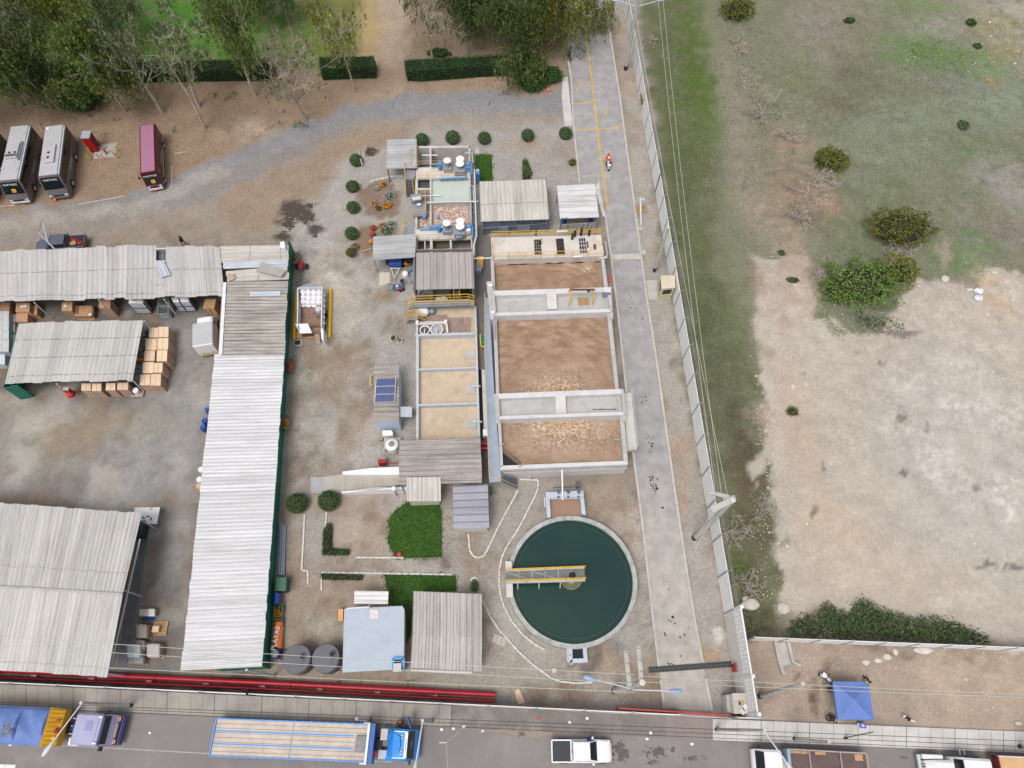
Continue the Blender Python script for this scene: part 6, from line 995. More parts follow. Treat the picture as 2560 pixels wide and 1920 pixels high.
pf2=thing('control_platform','small railed platform with a grey control cabinet half way down the filter block','platform',P(1050,530));zq=ZB+.3;MB().prism([(p.x,p.y)for p in PP([(1036,507),(1066,505),(1066,538),(1037,541)],zq)],zq-.1,zq).build('floor',M_steel,pf2);rail([P(1038,490,zq),P(1064,489,zq),P(1066,538,zq),P(1036,541,zq)],1.0,M_yel,pf2,1.5,.035);c=P(1042,506,zq);MB().box((c.x,c.y,zq+.6),(1.25,.6,1.1),.1).build('cabinet',M_steel,pf2,bevel=.03);MB().prism([(p.x,p.y)for p in PP([(1030,493),(1052,490),(1053,497),(1031,501)],zq+1.3)],zq+1.15,zq+1.3).build('cabinet_hood',M_concl,pf2);c=P(1048,516,zq);MB().box((c.x,c.y,zq+.35),(.5,.3,.12)).build('panel',M_white2,pf2);MB().beam(P(1034,541,.0),P(1037,541,2.2),.1).build('leg',M_yel,pf2)
pf3=thing('stair_landing','rounded grey landing with a yellow rail end above the light grey roof','landing',P(1024,580));MB().prism([(p.x,p.y)for p in PP([(1012,567),(1020,564),(1040,565),(1041,590),(1010,590)],1.8)],1.7,1.8).build('floor',M_steel,pf3);rail([P(1010,590,1.8),P(1010,560,1.8),P(1016,560,1.8)],.9,M_yel,pf3,1.5,.035)
def blower(u,v,z,label,two=True,flip=1):
 c=P(u,v,z);r_=thing('blower_unit',label,'blower',(c.x,c.y,z),0,'blue blower units on the filter block');B=lambda nm,b,m,s=False:b.build(nm,m,r_,s,world=False)
 B('plinth',MB().box((0,0,.3),(1.1,1.0,.6)),M_steel);B('stack',MB().cyl((0,.1),.3,.6,1.55,14),M_steel);B('cowl',MB().lathe((0,.1,0),[(.2,1.5),(.46,1.5),(.47,1.58),(.1,1.68)],20),M_white2,True)
 B('motor',MB().tube([(-.95*flip,0,.1),(-.95*flip,0,.8)],.24,12),M_blue,True);B('casing',MB().box((-.95*flip,.1,.95),(.4,.5,.35)),M_blue);B('pipe',MB().tube([(-1.0*flip,.1,.9),(-1.9*flip,.1,.9),(-2.1*flip,.1,.6)],.1,8),M_blue,True)
 if two:
  B('plinth',MB().box((1.5,-.35,.35),(1.3,1.2,.7)),M_steel);B('stack',MB().cyl((1.5,-.15),.32,.7,1.4,14),M_steel)
  for dy in(-.2,.55):B('cowl',MB().lathe((1.55,dy,0),[(.2,1.3),(.5,1.3),(.51,1.38),(.1,1.5)],20),M_white2,True)
  B('motor',MB().tube([(2.55,-.2,.1),(2.55,-.2,.8)],.24,12),M_blue,True);B('casing',MB().ico((2.55,.2,.9),.32,2),M_blue,True);B('pipe',MB().tube([(2.6,.3,1.0),(2.95,.2,.9),(3.0,-1.2,.5)],.09,8),M_blue,True)
 return r_
blower(1120,425,zk,'blue blower set with white cowls on the upper deck of the filter block');blower(1119,580,zk,'blue blower set with white cowls on the lower deck beside the foaming cell')
t=MB();t.tube([P(1098,447,zk+.1),P(1165,444,zk+.15),P(1165,425,zk+.2)],.11,8);[t.tube([P(u,446,zk),P(u+1,453,1.5)],.05,6)for u in(1101,1118,1136,1153)];tag(t.build('air_pipe',M_blue,None,True),'light blue air pipe along the edge of the upper deck','pipe');t=MB();t.tube([P(1050,574,zk+.15),P(1125,572,zk+.15)],.13,8);[t.ring((P(u,573,0).x,P(u,573,0).y),.0,.2,zk+.05,zk+.3,10)for u in(1065,1100)];tag(t.build('air_pipe',M_blue,None,True),'thick blue air pipe across the foaming cell on the lower deck','pipe')
c=P(1172,588,zk);tag(MB().box((c.x,c.y,zk+.7),(.5,.35,.7),.4).build('floodlight_box',M_white2,bevel=.03),'tilted white box at the right end of the lower deck','box');c=P(1148,596,zk);tag(MB().box((c.x,c.y,zk+.25),(.8,.5,.5),.2).build('motor_box',M_steel,bevel=.03),'grey motor box at the edge of the lower deck','box')
t=MB();t.tube([P(1186,424,2.6),P(1189,520,2.6),P(1191,590,2.6),P(1187,604,2.4),P(1184,615,2.2),P(1185,660,2.)],.1,8);tag(t.build('white_pipe',M_galv,None,True),'long white pipe running down the right side of the filter block','pipe');t=MB();t.tube([P(1163,386,2.6),P(1164,382,2.8),P(1180,382,2.8),P(1181,408,2.2)],.07,6);t.tube([P(1170,465,2.3),P(1183,464,2.3),P(1184,505,2.2)],.07,6);tag(t.build('bent_pipe',M_galv),'thin bent grey pipe at the upper right corner of the filter block','pipe')
t=MB();a_,d_,e_,f_=P(1182,430,2.2),P(1188,640,2.2),P(1176,430,2.2),P(1181,640,2.2)
t.tube([a_,d_],.04,5);t.tube([e_,f_],.04,5);[t.beam(lerp(a_,d_,i/16),lerp(e_,f_,i/16),.05)for i in range(17)];tag(t.build('cable_ladder',M_steel),'ladder shaped cable tray along the right edge of the filter block','cable tray');t=MB();t.tube([P(1068,507,zk+.2),P(1128,504,zk+.2),P(1195,504,zk+.2)],.11,8);tag(t.build('cross_pipe',M_galv,None,True),'grey pipe crossing above the foaming cell','pipe');tag(MB().tube([P(1186,646,2.2),P(1226,645,2.8)],.07,6).build('cross_pipe',M_white2),'thin white pipe from the dark machine roof across the corridor','pipe')
bp_=thing('dosing_pump','small light blue pump at the corner of the mesh enclosure roof','pump',P(1195,455));c=P(1195,455);MB().box((c.x,c.y,1.2),(.5,.7,1.3)).build('body',M_blue,bp_,bevel=.08);MB().box((c.x,c.y+.1,1.9),(.4,.4,.2)).build('head',M_lblue,bp_);MB().box((c.x,c.y,.3),(.5,.6,.6)).build('stand',M_steel,bp_)
tag(MB().tube([P(1055,388,1.9),P(1095,388,1.9)],.07,6).build('pipe_stub',M_white2),'short white pipe stub across the first divider wall','pipe');tag(MB().tube([P(1040,490,1.9),P(1103,488.5,1.9)],.06,6).build('pipe_stub',M_white2),'short white pipe stub pointing into the pale green cell','pipe')
sheet_poly('machine_floor',[(1040,640),(1186,636),(1190,780),(1040,782)],.012,mat('machine_floor',(92,90,90),.85,.2,.8));mw=thing('machine_room','dark machine bay below the broad grey roof','building',P(1110,690));MB().wall(PP([(1040,655),(1040,745)]),.15,0,2.2).build('wall',M_concd,mw);MB().wall(PP([(1186,655),(1188,750)]),.15,0,2.2).build('wall',M_concd,mw);MB().wall(PP([(1044,655),(1182,652)]),.12,0,2.4).build('wall',M_concd,mw)
for u,v,w_,d_,h_,m_,lb in[(1066,742,1.8,.9,1.4,M_concd,'low grey tank under the machine roof, left'),(1105,738,2.2,1.,1.,M_steeld,'flat dark tank under the machine roof, middle'),(1160,738,1.,1.,1.5,M_black,'black pump block under the machine roof, right')]:
 c=P(u,v);tag(MB().box((c.x,c.y,h_/2),(w_,d_,h_)).build('machine_block',m_,bevel=.05),lb,'machine')
for u,r_,lb in((1097,.42,'smaller pale round tank lid behind the bridge rail'),(1109,.52,'larger pale round tank lid behind the bridge rail')):c=P(u,749,.9);tag(MB().lathe((c.x,c.y,0),[(r_,0),(r_,.8),(r_*.9,.95),(.05,1.0)],18).build('round_tank',M_concl,None,True),lb,'tank')
t=MB();t.tube([P(1058,728,2.),P(1048,733,2.2),P(1041,742,2.2),P(1041,755,1.9)],.12,8);tag(t.build('curved_duct',M_steeld,None,True),'curved dark duct at the left end of the bridge rail','duct')
zc=1.9;bq=PP([(1031,760),(1170,755),(1185,758),(1185,767),(1171,763.5),(1036,769),(1022,773),(1022,766)],zc);gb=thing('crossing_bridge','steel crossing bridge with double yellow rails in front of the machine roof','walkway',P(1105,763));MB().prism([(p.x,p.y)for p in PP([(1032,752.5),(1171,747),(1185,752),(1184,765),(1171,762),(1037,767.5),(1022,772),(1021,765)],zc)],zc-.25,zc).build('deck',M_steel,gb);rail([P(1017,762,zc),P(1032,753.5,zc),P(1172,748,zc),P(1186,752,zc)],1.05,M_yel,gb,2.1,.045);rail([P(1017,774,zc),P(1033,766.5,zc),P(1172,761.5,zc),P(1186,766,zc)],1.05,M_yel,gb,2.1,.045);MB().prism([(p.x,p.y)for p in PP([(1136,728),(1149,727),(1151,750),(1138,750)],zc)],zc-.1,zc).build('deck',M_steeld,gb);rail([P(1135,729,zc),P(1136,750,zc)],1.,M_yel,gb,1.4,.045,mid=False);rail([P(1149,728,zc),P(1151,750,zc)],1.,M_yel,gb,1.4,.045,mid=False)
s2_=thing('stile_stair','small steel stile stair with yellow rails down into the sand basin','stair',P(1035,792));z2=1.5;MB().prism([(p.x,p.y)for p in PP([(1026,790),(1045,789),(1045,799),(1026,799.5)],z2)],z2-.1,z2).build('landing',M_steel,s2_);b=MB()
for i in range(6):t=(i+.5)/6;a_=lerp(P(1045,786,z2),P(1066,797,.4),t);b.beam(a_,a_+Vector((0,-.55,0)),.22,.04);
b.build('tread',M_steeld,s2_);b=MB();b.beam(P(1026,795,z2),P(1018,803,.2),.6,.06);b.build('ramp',M_steel,s2_)
for dv in(0,12):
 q=[P(1017,784+dv,.3+.9),P(1027,775+dv,z2+.9),P(1043,774+dv,z2+.9),P(1066,789+dv,.4+.95)];b=MB();b.tube([Vector((p.x,p.y,p.z))for p in q],.045,5);b.tube([p-Vector((0,0,.45))for p in q],.035,5);[b.tube([p,p-Vector((0,0,.95))],.04,5)for p in q];b.build('handrail',M_yel,s2_)
bb=thing('sludge_bed','row of three sand drying beds and the pallet basin, divided by pale walls','drying bed',P(1115,900));M_sand=mat('sand',(212,192,168),.95,.1,.9,.12,dirt=(172,150,126),dirt_amt=.6);zb_=1.0;M_bw=mat('bed_wall',(204,210,218),.8,.08,1,.04,dirt=(172,172,170),dirt_amt=.4)
def bwl(poly,z=zb_,nm='wall',m=None):return MB().prism([(p.x,p.y)for p in PP(poly,z)],0,z).build(nm,m or M_bw,bb)
bwl([(1040.5,770),(1045,770),(1045,834),(1047,845),(1047,1108),(1040,1108),(1040,845)]);bwl([(1186,766),(1190,766),(1193,845),(1200.5,1106),(1195,1106),(1188,845)]);bwl([(1042,835.5),(1189,831),(1189,836),(1042,839.5)],1.15)
bwl([(1046,921.5),(1190,917),(1190,920.6),(1046,925)],.98);bwl([(1046,1010.6),(1194,1006),(1194,1010),(1046,1015)],.98)
for q in([(1038,768),(1192,765),(1195,838),(1038,842)],[(1044,838),(1192,834),(1193,922),(1044,926)],[(1044,922),(1193,918),(1196,1012),(1044,1016)],[(1044,1012),(1197,1008),(1200,1112),(1044,1116)]):MB().prism([(p.x,p.y)for p in PP(q,.35)],.0,.35).build('sand_surface',M_sand,bb)
for q in([(1164,878),(1187,877),(1187,896),(1164,896)],[(1164.5,963),(1188,961),(1188,983),(1165,983)],[(1167.5,1048),(1191,1047),(1192,1072),(1168,1072)]):MB().prism([(p.x,p.y)for p in PP(q,.42)],.3,.42).build('splash_pad',M_conc,bb)
for v,du in((965,0),(1054,4)):b=MB();b.tube([P(1180+du,v,.9),P(1196+du,v-.5,1.15),P(1199+du,v,1.05),P(1199+du,v+2,.6)],.11,8);b.build('outlet_pipe',M_galv,bb,True)
for u,v,w_,d_,lb in[(1083,797,1.1,.95,'reddish slatted pallet in the sand basin, left of the pair'),(1106,796,1.1,.95,'reddish slatted pallet in the sand basin, right of the pair'),(1138,805,1.9,1.1,'wide slatted pallet in the middle of the sand basin'),(1164,804,1.2,1.1,'narrow slatted pallet at the right of the sand basin'),(1147,823,2.6,.75,'long flat slatted pallet along the lower wall of the sand basin')]:pallet(P(u,v,.4),0,lb,mat('reddish_slats',(182,158,150),.9,.15,2,.1),w_,d_,'pallets in the sand basin',.36)
for u,v,r_,m_,lb in((1062,825,.56,mat('sludge_brown',(104,86,82),.6,.2,3),'left open round tub with brown sludge in the sand basin'),(1092,824,.68,mat('grey_liquid',(190,182,186),.25,.1,2),'right larger open round tub with pale liquid in the sand basin')):
 c=P(u,v,1.);tb=thing('mixing_tub',lb,'tub',(c.x,c.y,.35),0,'mixing tubs');MB().ring((c.x,c.y),r_-.06,r_,.35,1.,30).build('body',M_lblue if r_>.6 else M_white,tb);MB().ring((c.x,c.y),r_-.07,r_+.03,1.,1.05,30).build('rim',M_white2,tb);MB().cyl((c.x,c.y),r_-.06,.35,.8,28).build('contents',m_,tb);MB().beam((c.x,c.y+.1,1.1),(c.x,c.y-r_,1.1),.12).build('paddle',M_galv,tb)
b=MB();b.beam(P(1042,811,1.3),P(1116,808,1.3),.12,.25);b.beam(P(1042,806,1.3),P(1116,804,1.3),.08,.1);b.box(P(1114,806,1.35),(.3,.5,.35));b.box(P(1043,808,1.35),(.3,.5,.35));tag(b.build('gantry_beam',M_white,None),'white double beam spanning above the two round tubs','beam');b=MB();b.beam(P(1117,808,1.3),P(1119,832,1.),.14,.2);tag(b.build('side_beam',M_white),'short white beam at the right of the larger round tub','beam')
cm=thing('cement_mixer','white drum mixer under the crossing bridge','mixer',P(1060,778));c=P(1058,778,1.);MB().lathe((c.x,c.y,.5),[(.3,0),(.62,.25),(.66,.5),(.5,.75),(.3,.8)],20).build('drum',M_white2,cm,True);MB().ico((c.x+1.,c.y,1.),.34,2).build('motor',M_steel,cm,True);MB().box((c.x+.5,c.y,.6),(1.2,.2,.5)).build('frame',M_steel,cm)
MBp=MB();MBp.tube([P(1038,808,.5),P(1038,845,.1)],.1,8);tag(MBp.build('drain_pipe',M_steel),'grey drain pipe at the outer left corner of the pallet basin','pipe')
tp=thing('pump_trailer','blue pump trailer parked under the light grey roof','trailer',P(990,660));c=P(989,660,.5);MB().box((c.x,c.y+.3,.75),(1.5,1.4,.7)).build('body',mat('trailer_blue',(44,84,170),.45,.1,2),tp,bevel=.05);MB().box((c.x,c.y+1.4,.9),(1.8,.9,.5)).build('engine',M_rust,tp,bevel=.05);b=MB();b.box((c.x,c.y-.6,.45),(1.2,.12,.12));b.beam((c.x-.5,c.y-.5,.4),(c.x,c.y-1.9,.35),.1);b.beam((c.x+.5,c.y-.5,.4),(c.x,c.y-1.9,.35),.1);b.build('drawbar',M_galv,tp);[MB().tube([(c.x+s*.95,c.y+.4,.32),(c.x+s*1.15,c.y+.4,.32)],.32,14).build('wheel',M_rub,tp)for s in(-1,1)]
stain(1010,655,1.8,1.2,'damp_floor',4,mat('wet_brown',(66,44,40),.4,.2,2));stain(1020,648,1.2,1.,'damp_floor',4,mat('wet_brown',(0,0,0)));b=MB();b.tube([P(1000,660,.2),P(1010,652,.2),P(1022,650,.2),P(1036,668,.2)],.08,6);tag(b.build('hose',M_steeld,None,True),'dark hose lying on the damp floor under the light grey roof','hose');hy=thing('hydrant','orange hydrant standing on the damp floor','hydrant',P(1017,667));c=P(1017,667);b=MB();b.tube([(c.x,c.y,0),(c.x,c.y,.8)],.1,8);b.tube([(c.x-.3,c.y,.55),(c.x+.3,c.y,.55)],.08,8);b.build('body',mat('hydrant_orange',(226,150,40),.5,.1,2),hy);MB().ico((c.x,c.y,.85),.13,2).build('cap',M_orange,hy)
c=P(1013,684,.3);tag(MB().lathe((c.x,c.y,0),[(.36,0),(.38,.3),(.3,.45),(.05,.5)],16).build('white_jar',M_white2,None,True),'white round jar on gravel below the light grey roof','jar');c=P(1031,686);b=MB();[b.ring((c.x,c.y),.34+.05*i,.42+.05*i,.03+.06*i,.09+.06*i,20)for i in range(3)];tag(b.build('hose_coil',mat('hose_blue',(66,124,170),.6,.2,3)),'coil of blue hose against the dark machine roof','hose coil');c=P(1035,700);tag(MB().box((c.x,c.y,.4),(.6,1.3,.8)).build('valve_box',M_steel,bevel=.04),'grey valve box below the blue hose coil','box')
M_pole=mat('pole_concrete',(196,194,188),.85,.1,1.2,.06,dirt=(160,156,148));M_lamp=mat('lamp_blue',(150,172,206),.4,.08,1)
def pole(u,v,h,label,r0=.24,r1=.13,name='utility_pole',lean=(0,0),group=None,m=None,dark=True,cat='pole'):
 c=P(u,v);r_=thing(name,label,cat,c,0,group);MB().tube([(c.x,c.y,-.2),(c.x+lean[0],c.y+lean[1],h)],[r0,r1],12,True).build('shaft',m or M_pole,r_,True)
 if dark:MB().tube([(c.x,c.y,-.2),(c.x+lean[0]*.06,c.y+lean[1]*.06,.7)],[r0*1.03,r0*1.02],12).build('base_coat',mat('tar_black',(58,54,54),.85,.15,2),r_)
 t=Vector((c.x+lean[0],c.y+lean[1],h));MB().ring((t.x,t.y),.03,r1+.02,h,h+.05,12).build('cap',M_concl,r_);return r_,t
def arm(r_,t,off,ln=None,head=(.9,.34,.16),m=None):
 t=Vector(t);e=t+Vector(off);d=Vector((off[0],off[1],0)).normalized();MB().tube([t,e],.05,6).build('arm',M_galv,r_);ang=math.atan2(d.y,d.x);q=e+d*.35
 s=MB();n=10;rings=[]
 for i,(x,w,hh)in enumerate([(-.5,.08,.06),(-.3,.14,.1),(.1,.2,.13),(.4,.18,.1),(.55,.06,.05)]):rings.append([q+Matrix.Rotation(ang,3,'Z')@Vector((x*head[0]/.9,w*math.cos(k*2*PI/n)*head[1]/.34,hh*math.sin(k*2*PI/n)))for k in range(n)])
 s.loft(rings).build('lamp_head',m or M_lamp,r_,True)
def cross(r_,t,ang,ln=2.0,n=3):
 d=Vector((math.cos(ang),math.sin(ang),0));MB().beam(t-d*.2,t+d*ln,.32,.18).build('crossarm',M_pole,r_)
 for i in range(n):p=t+d*ln*(i+.7)/n;MB().lathe(p+Vector((0,0,.09)),[(.05,0),(.09,.06),(.05,.12),(.09,.18),(.03,.24)],8).build('insulator',mat('insulator',(196,206,214),.3,.1,2),r_)
rA,tA=pole(1736.5,1345,13.1,'tall round concrete pole with a platform top leaning over the white wall',.30,.2);MB().beam(tA+Vector((.1,.1,0)),tA+Vector((-1.5,-.5,-1.2)),.5,.14).build('platform',M_pole,rA);MB().beam(tA+Vector((-.5,.3,-.8)),tA+Vector((.3,.3,-.2)),.3,.3).build('bracket',M_pole,rA);cross(rA,tA+Vector((-.3,.5,-.6)),2.9,1.6)
rB,tB=pole(1536,1728,14.3,'round concrete pole with two blue lamp heads beside the round basin',.30,.2);cross(rB,tB+Vector((0,.1,-.3)),1.6,2.4);cross(rB,tB+Vector((-.7,.0,-1.6)),1.62,2.3);arm(rB,tB+Vector((-.6,-.3,-2.)),(-2.6,.6,.3));arm(rB,tB+Vector((-.4,-.4,-2.)),(2.8,-.1,.3))
rC,tC=pole(1563.5,173.6,12.5,'concrete lamp pole with two pale blue lamp heads cut by the top edge',.26,.15);pC=OFF[rC.name];arm(rC,(pC.x,pC.y,9.6),(-2.4,.4,.5));arm(rC,(pC.x,pC.y,9.6),(2.6,.5,.5))
rD,tD=pole(1635.8,677,8.1,'plain concrete pole without lamp beside the guard booth',.2,.13)
M_lp=mat('lamp_grey',(206,212,222),.4,.06,1)
for(u,v,h,lb,off)in[(330,1764,8.5,'street lamp over the gap between the yellow dump body and the purple cab',(-1.6,-2.9,0)),(1080,1803,8.2,'street lamp in front of the blue truck cab',(-.4,-3.1,0)),(1790,1824,13.0,'street lamp hanging over the white truck with the brown bed',(1.4,-2.2,0))]:
 r_,t=pole(u,v,h,lb,.16,.1,'street_lamp',(0,0),'street lamps along the road',None,True,'street lamp');arm(r_,t-Vector((0,0,.15)),off,None,(1.0,.32,.16),M_lp)
pole(1900,1741,11.2,'plain round pole standing inside the vacant strip beside the lattice wall',.24,.14,lean=(-.3,.5));pole(925,1799,6.4,'short concrete pole on the sidewalk behind the blue flatbed',.17,.1);pole(686,1690,7.8,'slim pole beside the bottom end of the long white shed',.13,.08,dark=False);pole(1983,1847,7.6,'plain slim pole on the pale sidewalk, left of the leaning stub',.13,.09,lean=(0,-.1));pole(2108,1846,4.0,'rusty slim pole on the pale sidewalk pointing right',.07,.05,lean=(1.,.55),m=mat('rusty_pole',(150,138,132),.8,.2,2));pole(2545,1866,9,'pole on the pale sidewalk at the right edge of the photo',.16,.12)
sp_=thing('white_post','white steel post lying over the pallet on the road verge','post',P(1601,560));MB().tube([P(1603,562,0),P(1601,494,2.0)],.12,8).build('post',M_galv,sp_);MB().box(P(1607,500,1.8),(.3,.3,.3)).build('bracket',M_galv,sp_);MB().prism([(p.x,p.y)for p in PP([(1596,569),(1607,568),(1607,577),(1597,578)])],0,.12).build('footing',M_conc,sp_)
c=P(1610,634);tag(MB().prism([(p.x,p.y)for p in PP([(1602,628),(1612,627),(1614,638),(1604,639)])],0,.25).build('concrete_stub',M_conc),'small concrete stub on the verge left of the plain pole','stub')
b=MB();b.tube([P(136,622,4.),P(97,581,6.2),P(105.6,549,7.4),P(119,603,5.)],.09,6);b.tube([P(104,575,6.4),P(112,590,5.4)],.05,5);tag(b.build('bent_mast',M_galv,None,True),'bent white mast rising above the long shed roof beside the dark pickup','mast')
M_wire=mat('wire_pale',(206,206,196),.6,.05,1);M_wired=mat('wire_dark',(70,68,68),.7,.05,1)
def wire(a,d,sag,label,m=None,r_=.022,g='overhead lines'):
 a,d=Vector(a),Vector(d);pts=[lerp(a,d,i/24)-Vector((0,0,sag*4*(i/24)*(1-i/24)))for i in range(25)];return tag(MB().tube(pts,r_,4).build('power_line',m or M_wire),label,'power line',g)
for k,(du,zt_,lb)in enumerate([((1640,-60),12.2,'overhead line along the grassland side of the wall, left of three'),((1652,-60),12.4,'overhead line along the grassland side of the wall, middle of three'),((1574,-60),10.6,'overhead line along the grassland side of the wall, closest to the wall')]):wire(tA+Vector((-1.2+.5*k,.6,-.6)),P(du[0],du[1],zt_),.9,lb)
for k,lb in enumerate(('overhead line between the two concrete poles, upper','overhead line between the two concrete poles, lower')):wire(tA+Vector((-1.3,-.4-.4*k,-1.2)),tB+Vector((.1,2.2-.8*k,-.2)),1.6,lb)
for k,(uv,lb)in enumerate([((-200,1578),'overhead line from the basin pole across the shed roofs, highest'),((-200,1600),'overhead line from the basin pole across the shed roofs, middle'),((-200,1645),'overhead line from the basin pole across the shed roofs, lowest')]):wire(tB+Vector((-.3,.6*(1-k),-1.2-.1*k)),P(uv[0],uv[1],12),1.5,lb)
for k,(uv,lb)in enumerate([((2700,1742),'overhead line from the basin pole to the right, upper'),((2700,1748),'overhead line from the basin pole to the right, lower')]):wire(tB+Vector((.2,.5-.4*k,-1.)),P(uv[0],uv[1],12),1.0,lb)
for k,(y0,y1)in enumerate([(1752,1858),(1757,1872),(1764,1884)]):wire(P(-100,y0,7.6),P(2700,y1,7.6),.4,'dark cable above the sidewalks, '+('nearest the wall','middle of three','nearest the road')[k],M_wired,.02)
M_card=mat('cardboard',(240,210,178),.75,.08,1.8,.05,dirt=(246,228,210),dirt_amt=.4,rnd=.1);M_cards=mat('cardboard_side',(190,160,140),.7,.14,2.2,.08,rnd=.08);M_cardb=mat('cardboard_brown',(200,156,120),.85,.16,2.5,.1,rnd=.08);M_wrap=mat('shrink_wrap',(204,208,212),.3,.1,2.2,.06,dirt=(160,164,168),dirt_amt=.5)
def crate(top,h,label,group,m=None,ms=None,lid=True,name='carton_stack',cat='carton'):
 q=PP(top,h);c=cen(q);r_=thing(name,label,cat,c,0,group);pol=[(p.x,p.y)for p in q];sc_=lambda k:[(c.x+(x-c.x)*k,c.y+(y-c.y)*k)for x,y in pol]
 MB().prism(sc_(1.03),.0,.13).build('pallet',M_wood,r_);nl=max(1,int(h/.85));
 for i in range(nl):MB().prism(sc_(1.-.012*(i%2)),.14+(h-.14)*i/nl+.004,.14+(h-.14)*(i+1)/nl-.02).build('carton',ms or M_cards,r_,bevel=.02)
 MB().prism(sc_(.985),h-.02,h+.01).build('top_flap',m or M_card,r_);k=lerp(q[0],q[1],.5),lerp(q[3],q[2],.5);MB().beam(k[0]+Vector((0,0,.012)),k[1]+Vector((0,0,.012)),.05,.006).build('seam',mat('tape',(196,160,124),.6,.1,2),r_);return r_
def q4(x0,y0,x1,y1,sk=0,f=.19892,ox=0,oy=720):return[(ox+(x0+sk)*f,oy+y0*f),(ox+(x1+sk)*f,oy+y0*f),(ox+x1*f,oy+y1*f),(ox+x0*f,oy+y1*f)]
CG='wrapped carton stacks by the four seam shed'
for(a_,lb,h)in[((1868,497,1988,622,4),'carton stack in the left column, topmost',1.7),((1990,487,2116,618,4),'carton stack in the right column, topmost',1.9),((1825,635,1968,780,6),'two part carton stack in the left column, second from top',1.7),((1975,628,2112,774,6),'carton stack with a split top in the right column, second',1.9),((1808,786,1944,916,6),'carton stack in the left column, third from top',1.7),((1966,780,2098,922,6),'carton stack in the right column, third from top',1.9),((1788,930,1928,1070,6),'glossy wrapped carton stack in the left column, fourth',1.7),((1930,940,2040,1062,6),'smaller carton stack in the right column, fourth',1.9),((1755,1086,1882,1222,6),'carton stack in the left column, lowest',1.7),((1882,1082,2018,1226,6),'carton stack with a raised lid in the right column, lowest',1.6)]:crate(q4(*a_),h,lb,CG)
for(a_,lb)in[((1020,1200,1140,1290,4),'tan carton stack under the shed edge, first from the left'),((1152,1200,1272,1296,4),'tan carton stack under the shed edge, second from the left'),((1328,1194,1448,1286,4),'tan carton stack under the shed edge, third from the left'),((1470,1188,1608,1280,4),'tan carton stack under the shed edge, fourth from the left')]:crate(q4(*a_),1.6,lb,'carton stacks under the lower shed edge')
for i,(x,y,lb,m_)in enumerate([(1815,522,'topmost grey drum beside the cartons',0),(1798,586,'second grey drum from the top beside the cartons',0),(1828,650,'third grey drum touching the two part carton',0),(1806,715,'fourth grey drum from the top',0),(1772,768,'dark drum under the roof edge, fifth from the top',0),(1790,832,'dark drum under the roof edge, sixth from the top',0),(1745,893,'orange drum under the roof edge, left of the pair',1),(1788,898,'orange drum under the roof edge, right of the pair',1),(1712,986,'grey drum below the orange drums, upper left',0),(1772,984,'grey drum below the orange drums, upper right',0),(1712,1048,'grey drum below the orange drums, lower left',0),(1768,1046,'grey drum below the orange drums, lower right',0),(1735,1112,'lowest grey drum beside the cartons',0)]):
 c=P(x*.19892,720+y*.19892,.9);d=thing('steel_drum',lb,'drum',(c.x,c.y,0),0,'drums beside the cartons');rr=.2 if m_ else.3;MB().lathe((c.x,c.y,0),[(rr,0),(rr*1.05,.3),(rr,.32),(rr*1.05,.6),(rr,.9),(rr*.9,.91),(rr*.88,.88),(.02,.88)],16).build('body',(mat('drum_grey',(128,130,136),.55,.12,2,rnd=.12),mat('drum_orange',(214,158,88),.5,.1,2))[m_],d,True)
wd=thing('white_drum_cart','white drum standing on a small black barred cart','cart',P(346,983));c=P(338,975.5,.9);MB().lathe((c.x,c.y,.2),[(.3,0),(.31,.7),(.05,.72)],18).build('drum',M_white2,wd,True);c=P(347,985);b=MB();b.box((c.x,c.y,.18),(1.2,.85,.06));b.build('deck',M_cardb,wd);b=MB();[b.beam((c.x-.6+.2*i,c.y-.45,.2),(c.x-.6+.2*i,c.y-.45,.45),.04)for i in range(7)];b.beam((c.x-.62,c.y-.45,.45),(c.x+.62,c.y-.45,.45),.05);b.build('rail',M_galv,wd)
ft=thing('extinguisher_point','red extinguisher box and red base at the middle post of the four seam shed','fire point',P(176,985));MB().box(P(167,975,1.4),(.7,.3,.9)).build('box',M_red,ft,bevel=.03);MB().lathe(P(178,987,0),[(.42,0),(.4,.3),(.12,.6)],14).build('base',M_redb,ft);MB().box(P(165,972,1.9),(.6,.35,.1)).build('lid',M_conc,ft)
for i,(x0,y0,x1,y1,h,lb)in enumerate([(0,180,120,280,1.3,'brown bale cut by the left edge of the photo'),(195,185,370,300,1.6,'brown carton bale with white papers on top beneath the long shed'),(190,322,345,425,1.2,'carton bale in front of the one with white papers'),(345,215,465,330,1.0,'darker bale behind the one with white papers')]):crate(q4(x0,y0,x1,y1,6),h,lb,'bales below the long shed',M_cardb,M_cardb,name='carton_bale',cat='bale')
for(x0,y0,x1,y1,h,lb)in[(772,172,905,290,1.6,'carton stack with one white paper on a green pallet'),(905,210,968,320,1.,'low carton right of the green pallet stack'),(1238,140,1385,250,1.9,'tall carton stack crossed by a white post')]:crate(q4(x0,y0,x1,y1,6),h,lb,'bales below the long shed',M_cardb,M_cards,name='carton_bale',cat='bale')
fl=thing('flattened_cartons','pile of flattened brown cardboard below the long shed','cardboard pile',P(213,787))
for i in range(9):
 q=PP(q4(960+R.uniform(-8,16),235+R.uniform(-6,18),1160+R.uniform(-8,24),365+R.uniform(-10,16),4),.5);MB().prism([(p.x,p.y)for p in q],.05+i*.09,.12+i*.09).build('sheet',M_cardb,fl)
for i,(x0,y0,x1,y1,lb,pz)in enumerate([(270,178,300,200,0,0)]):pass
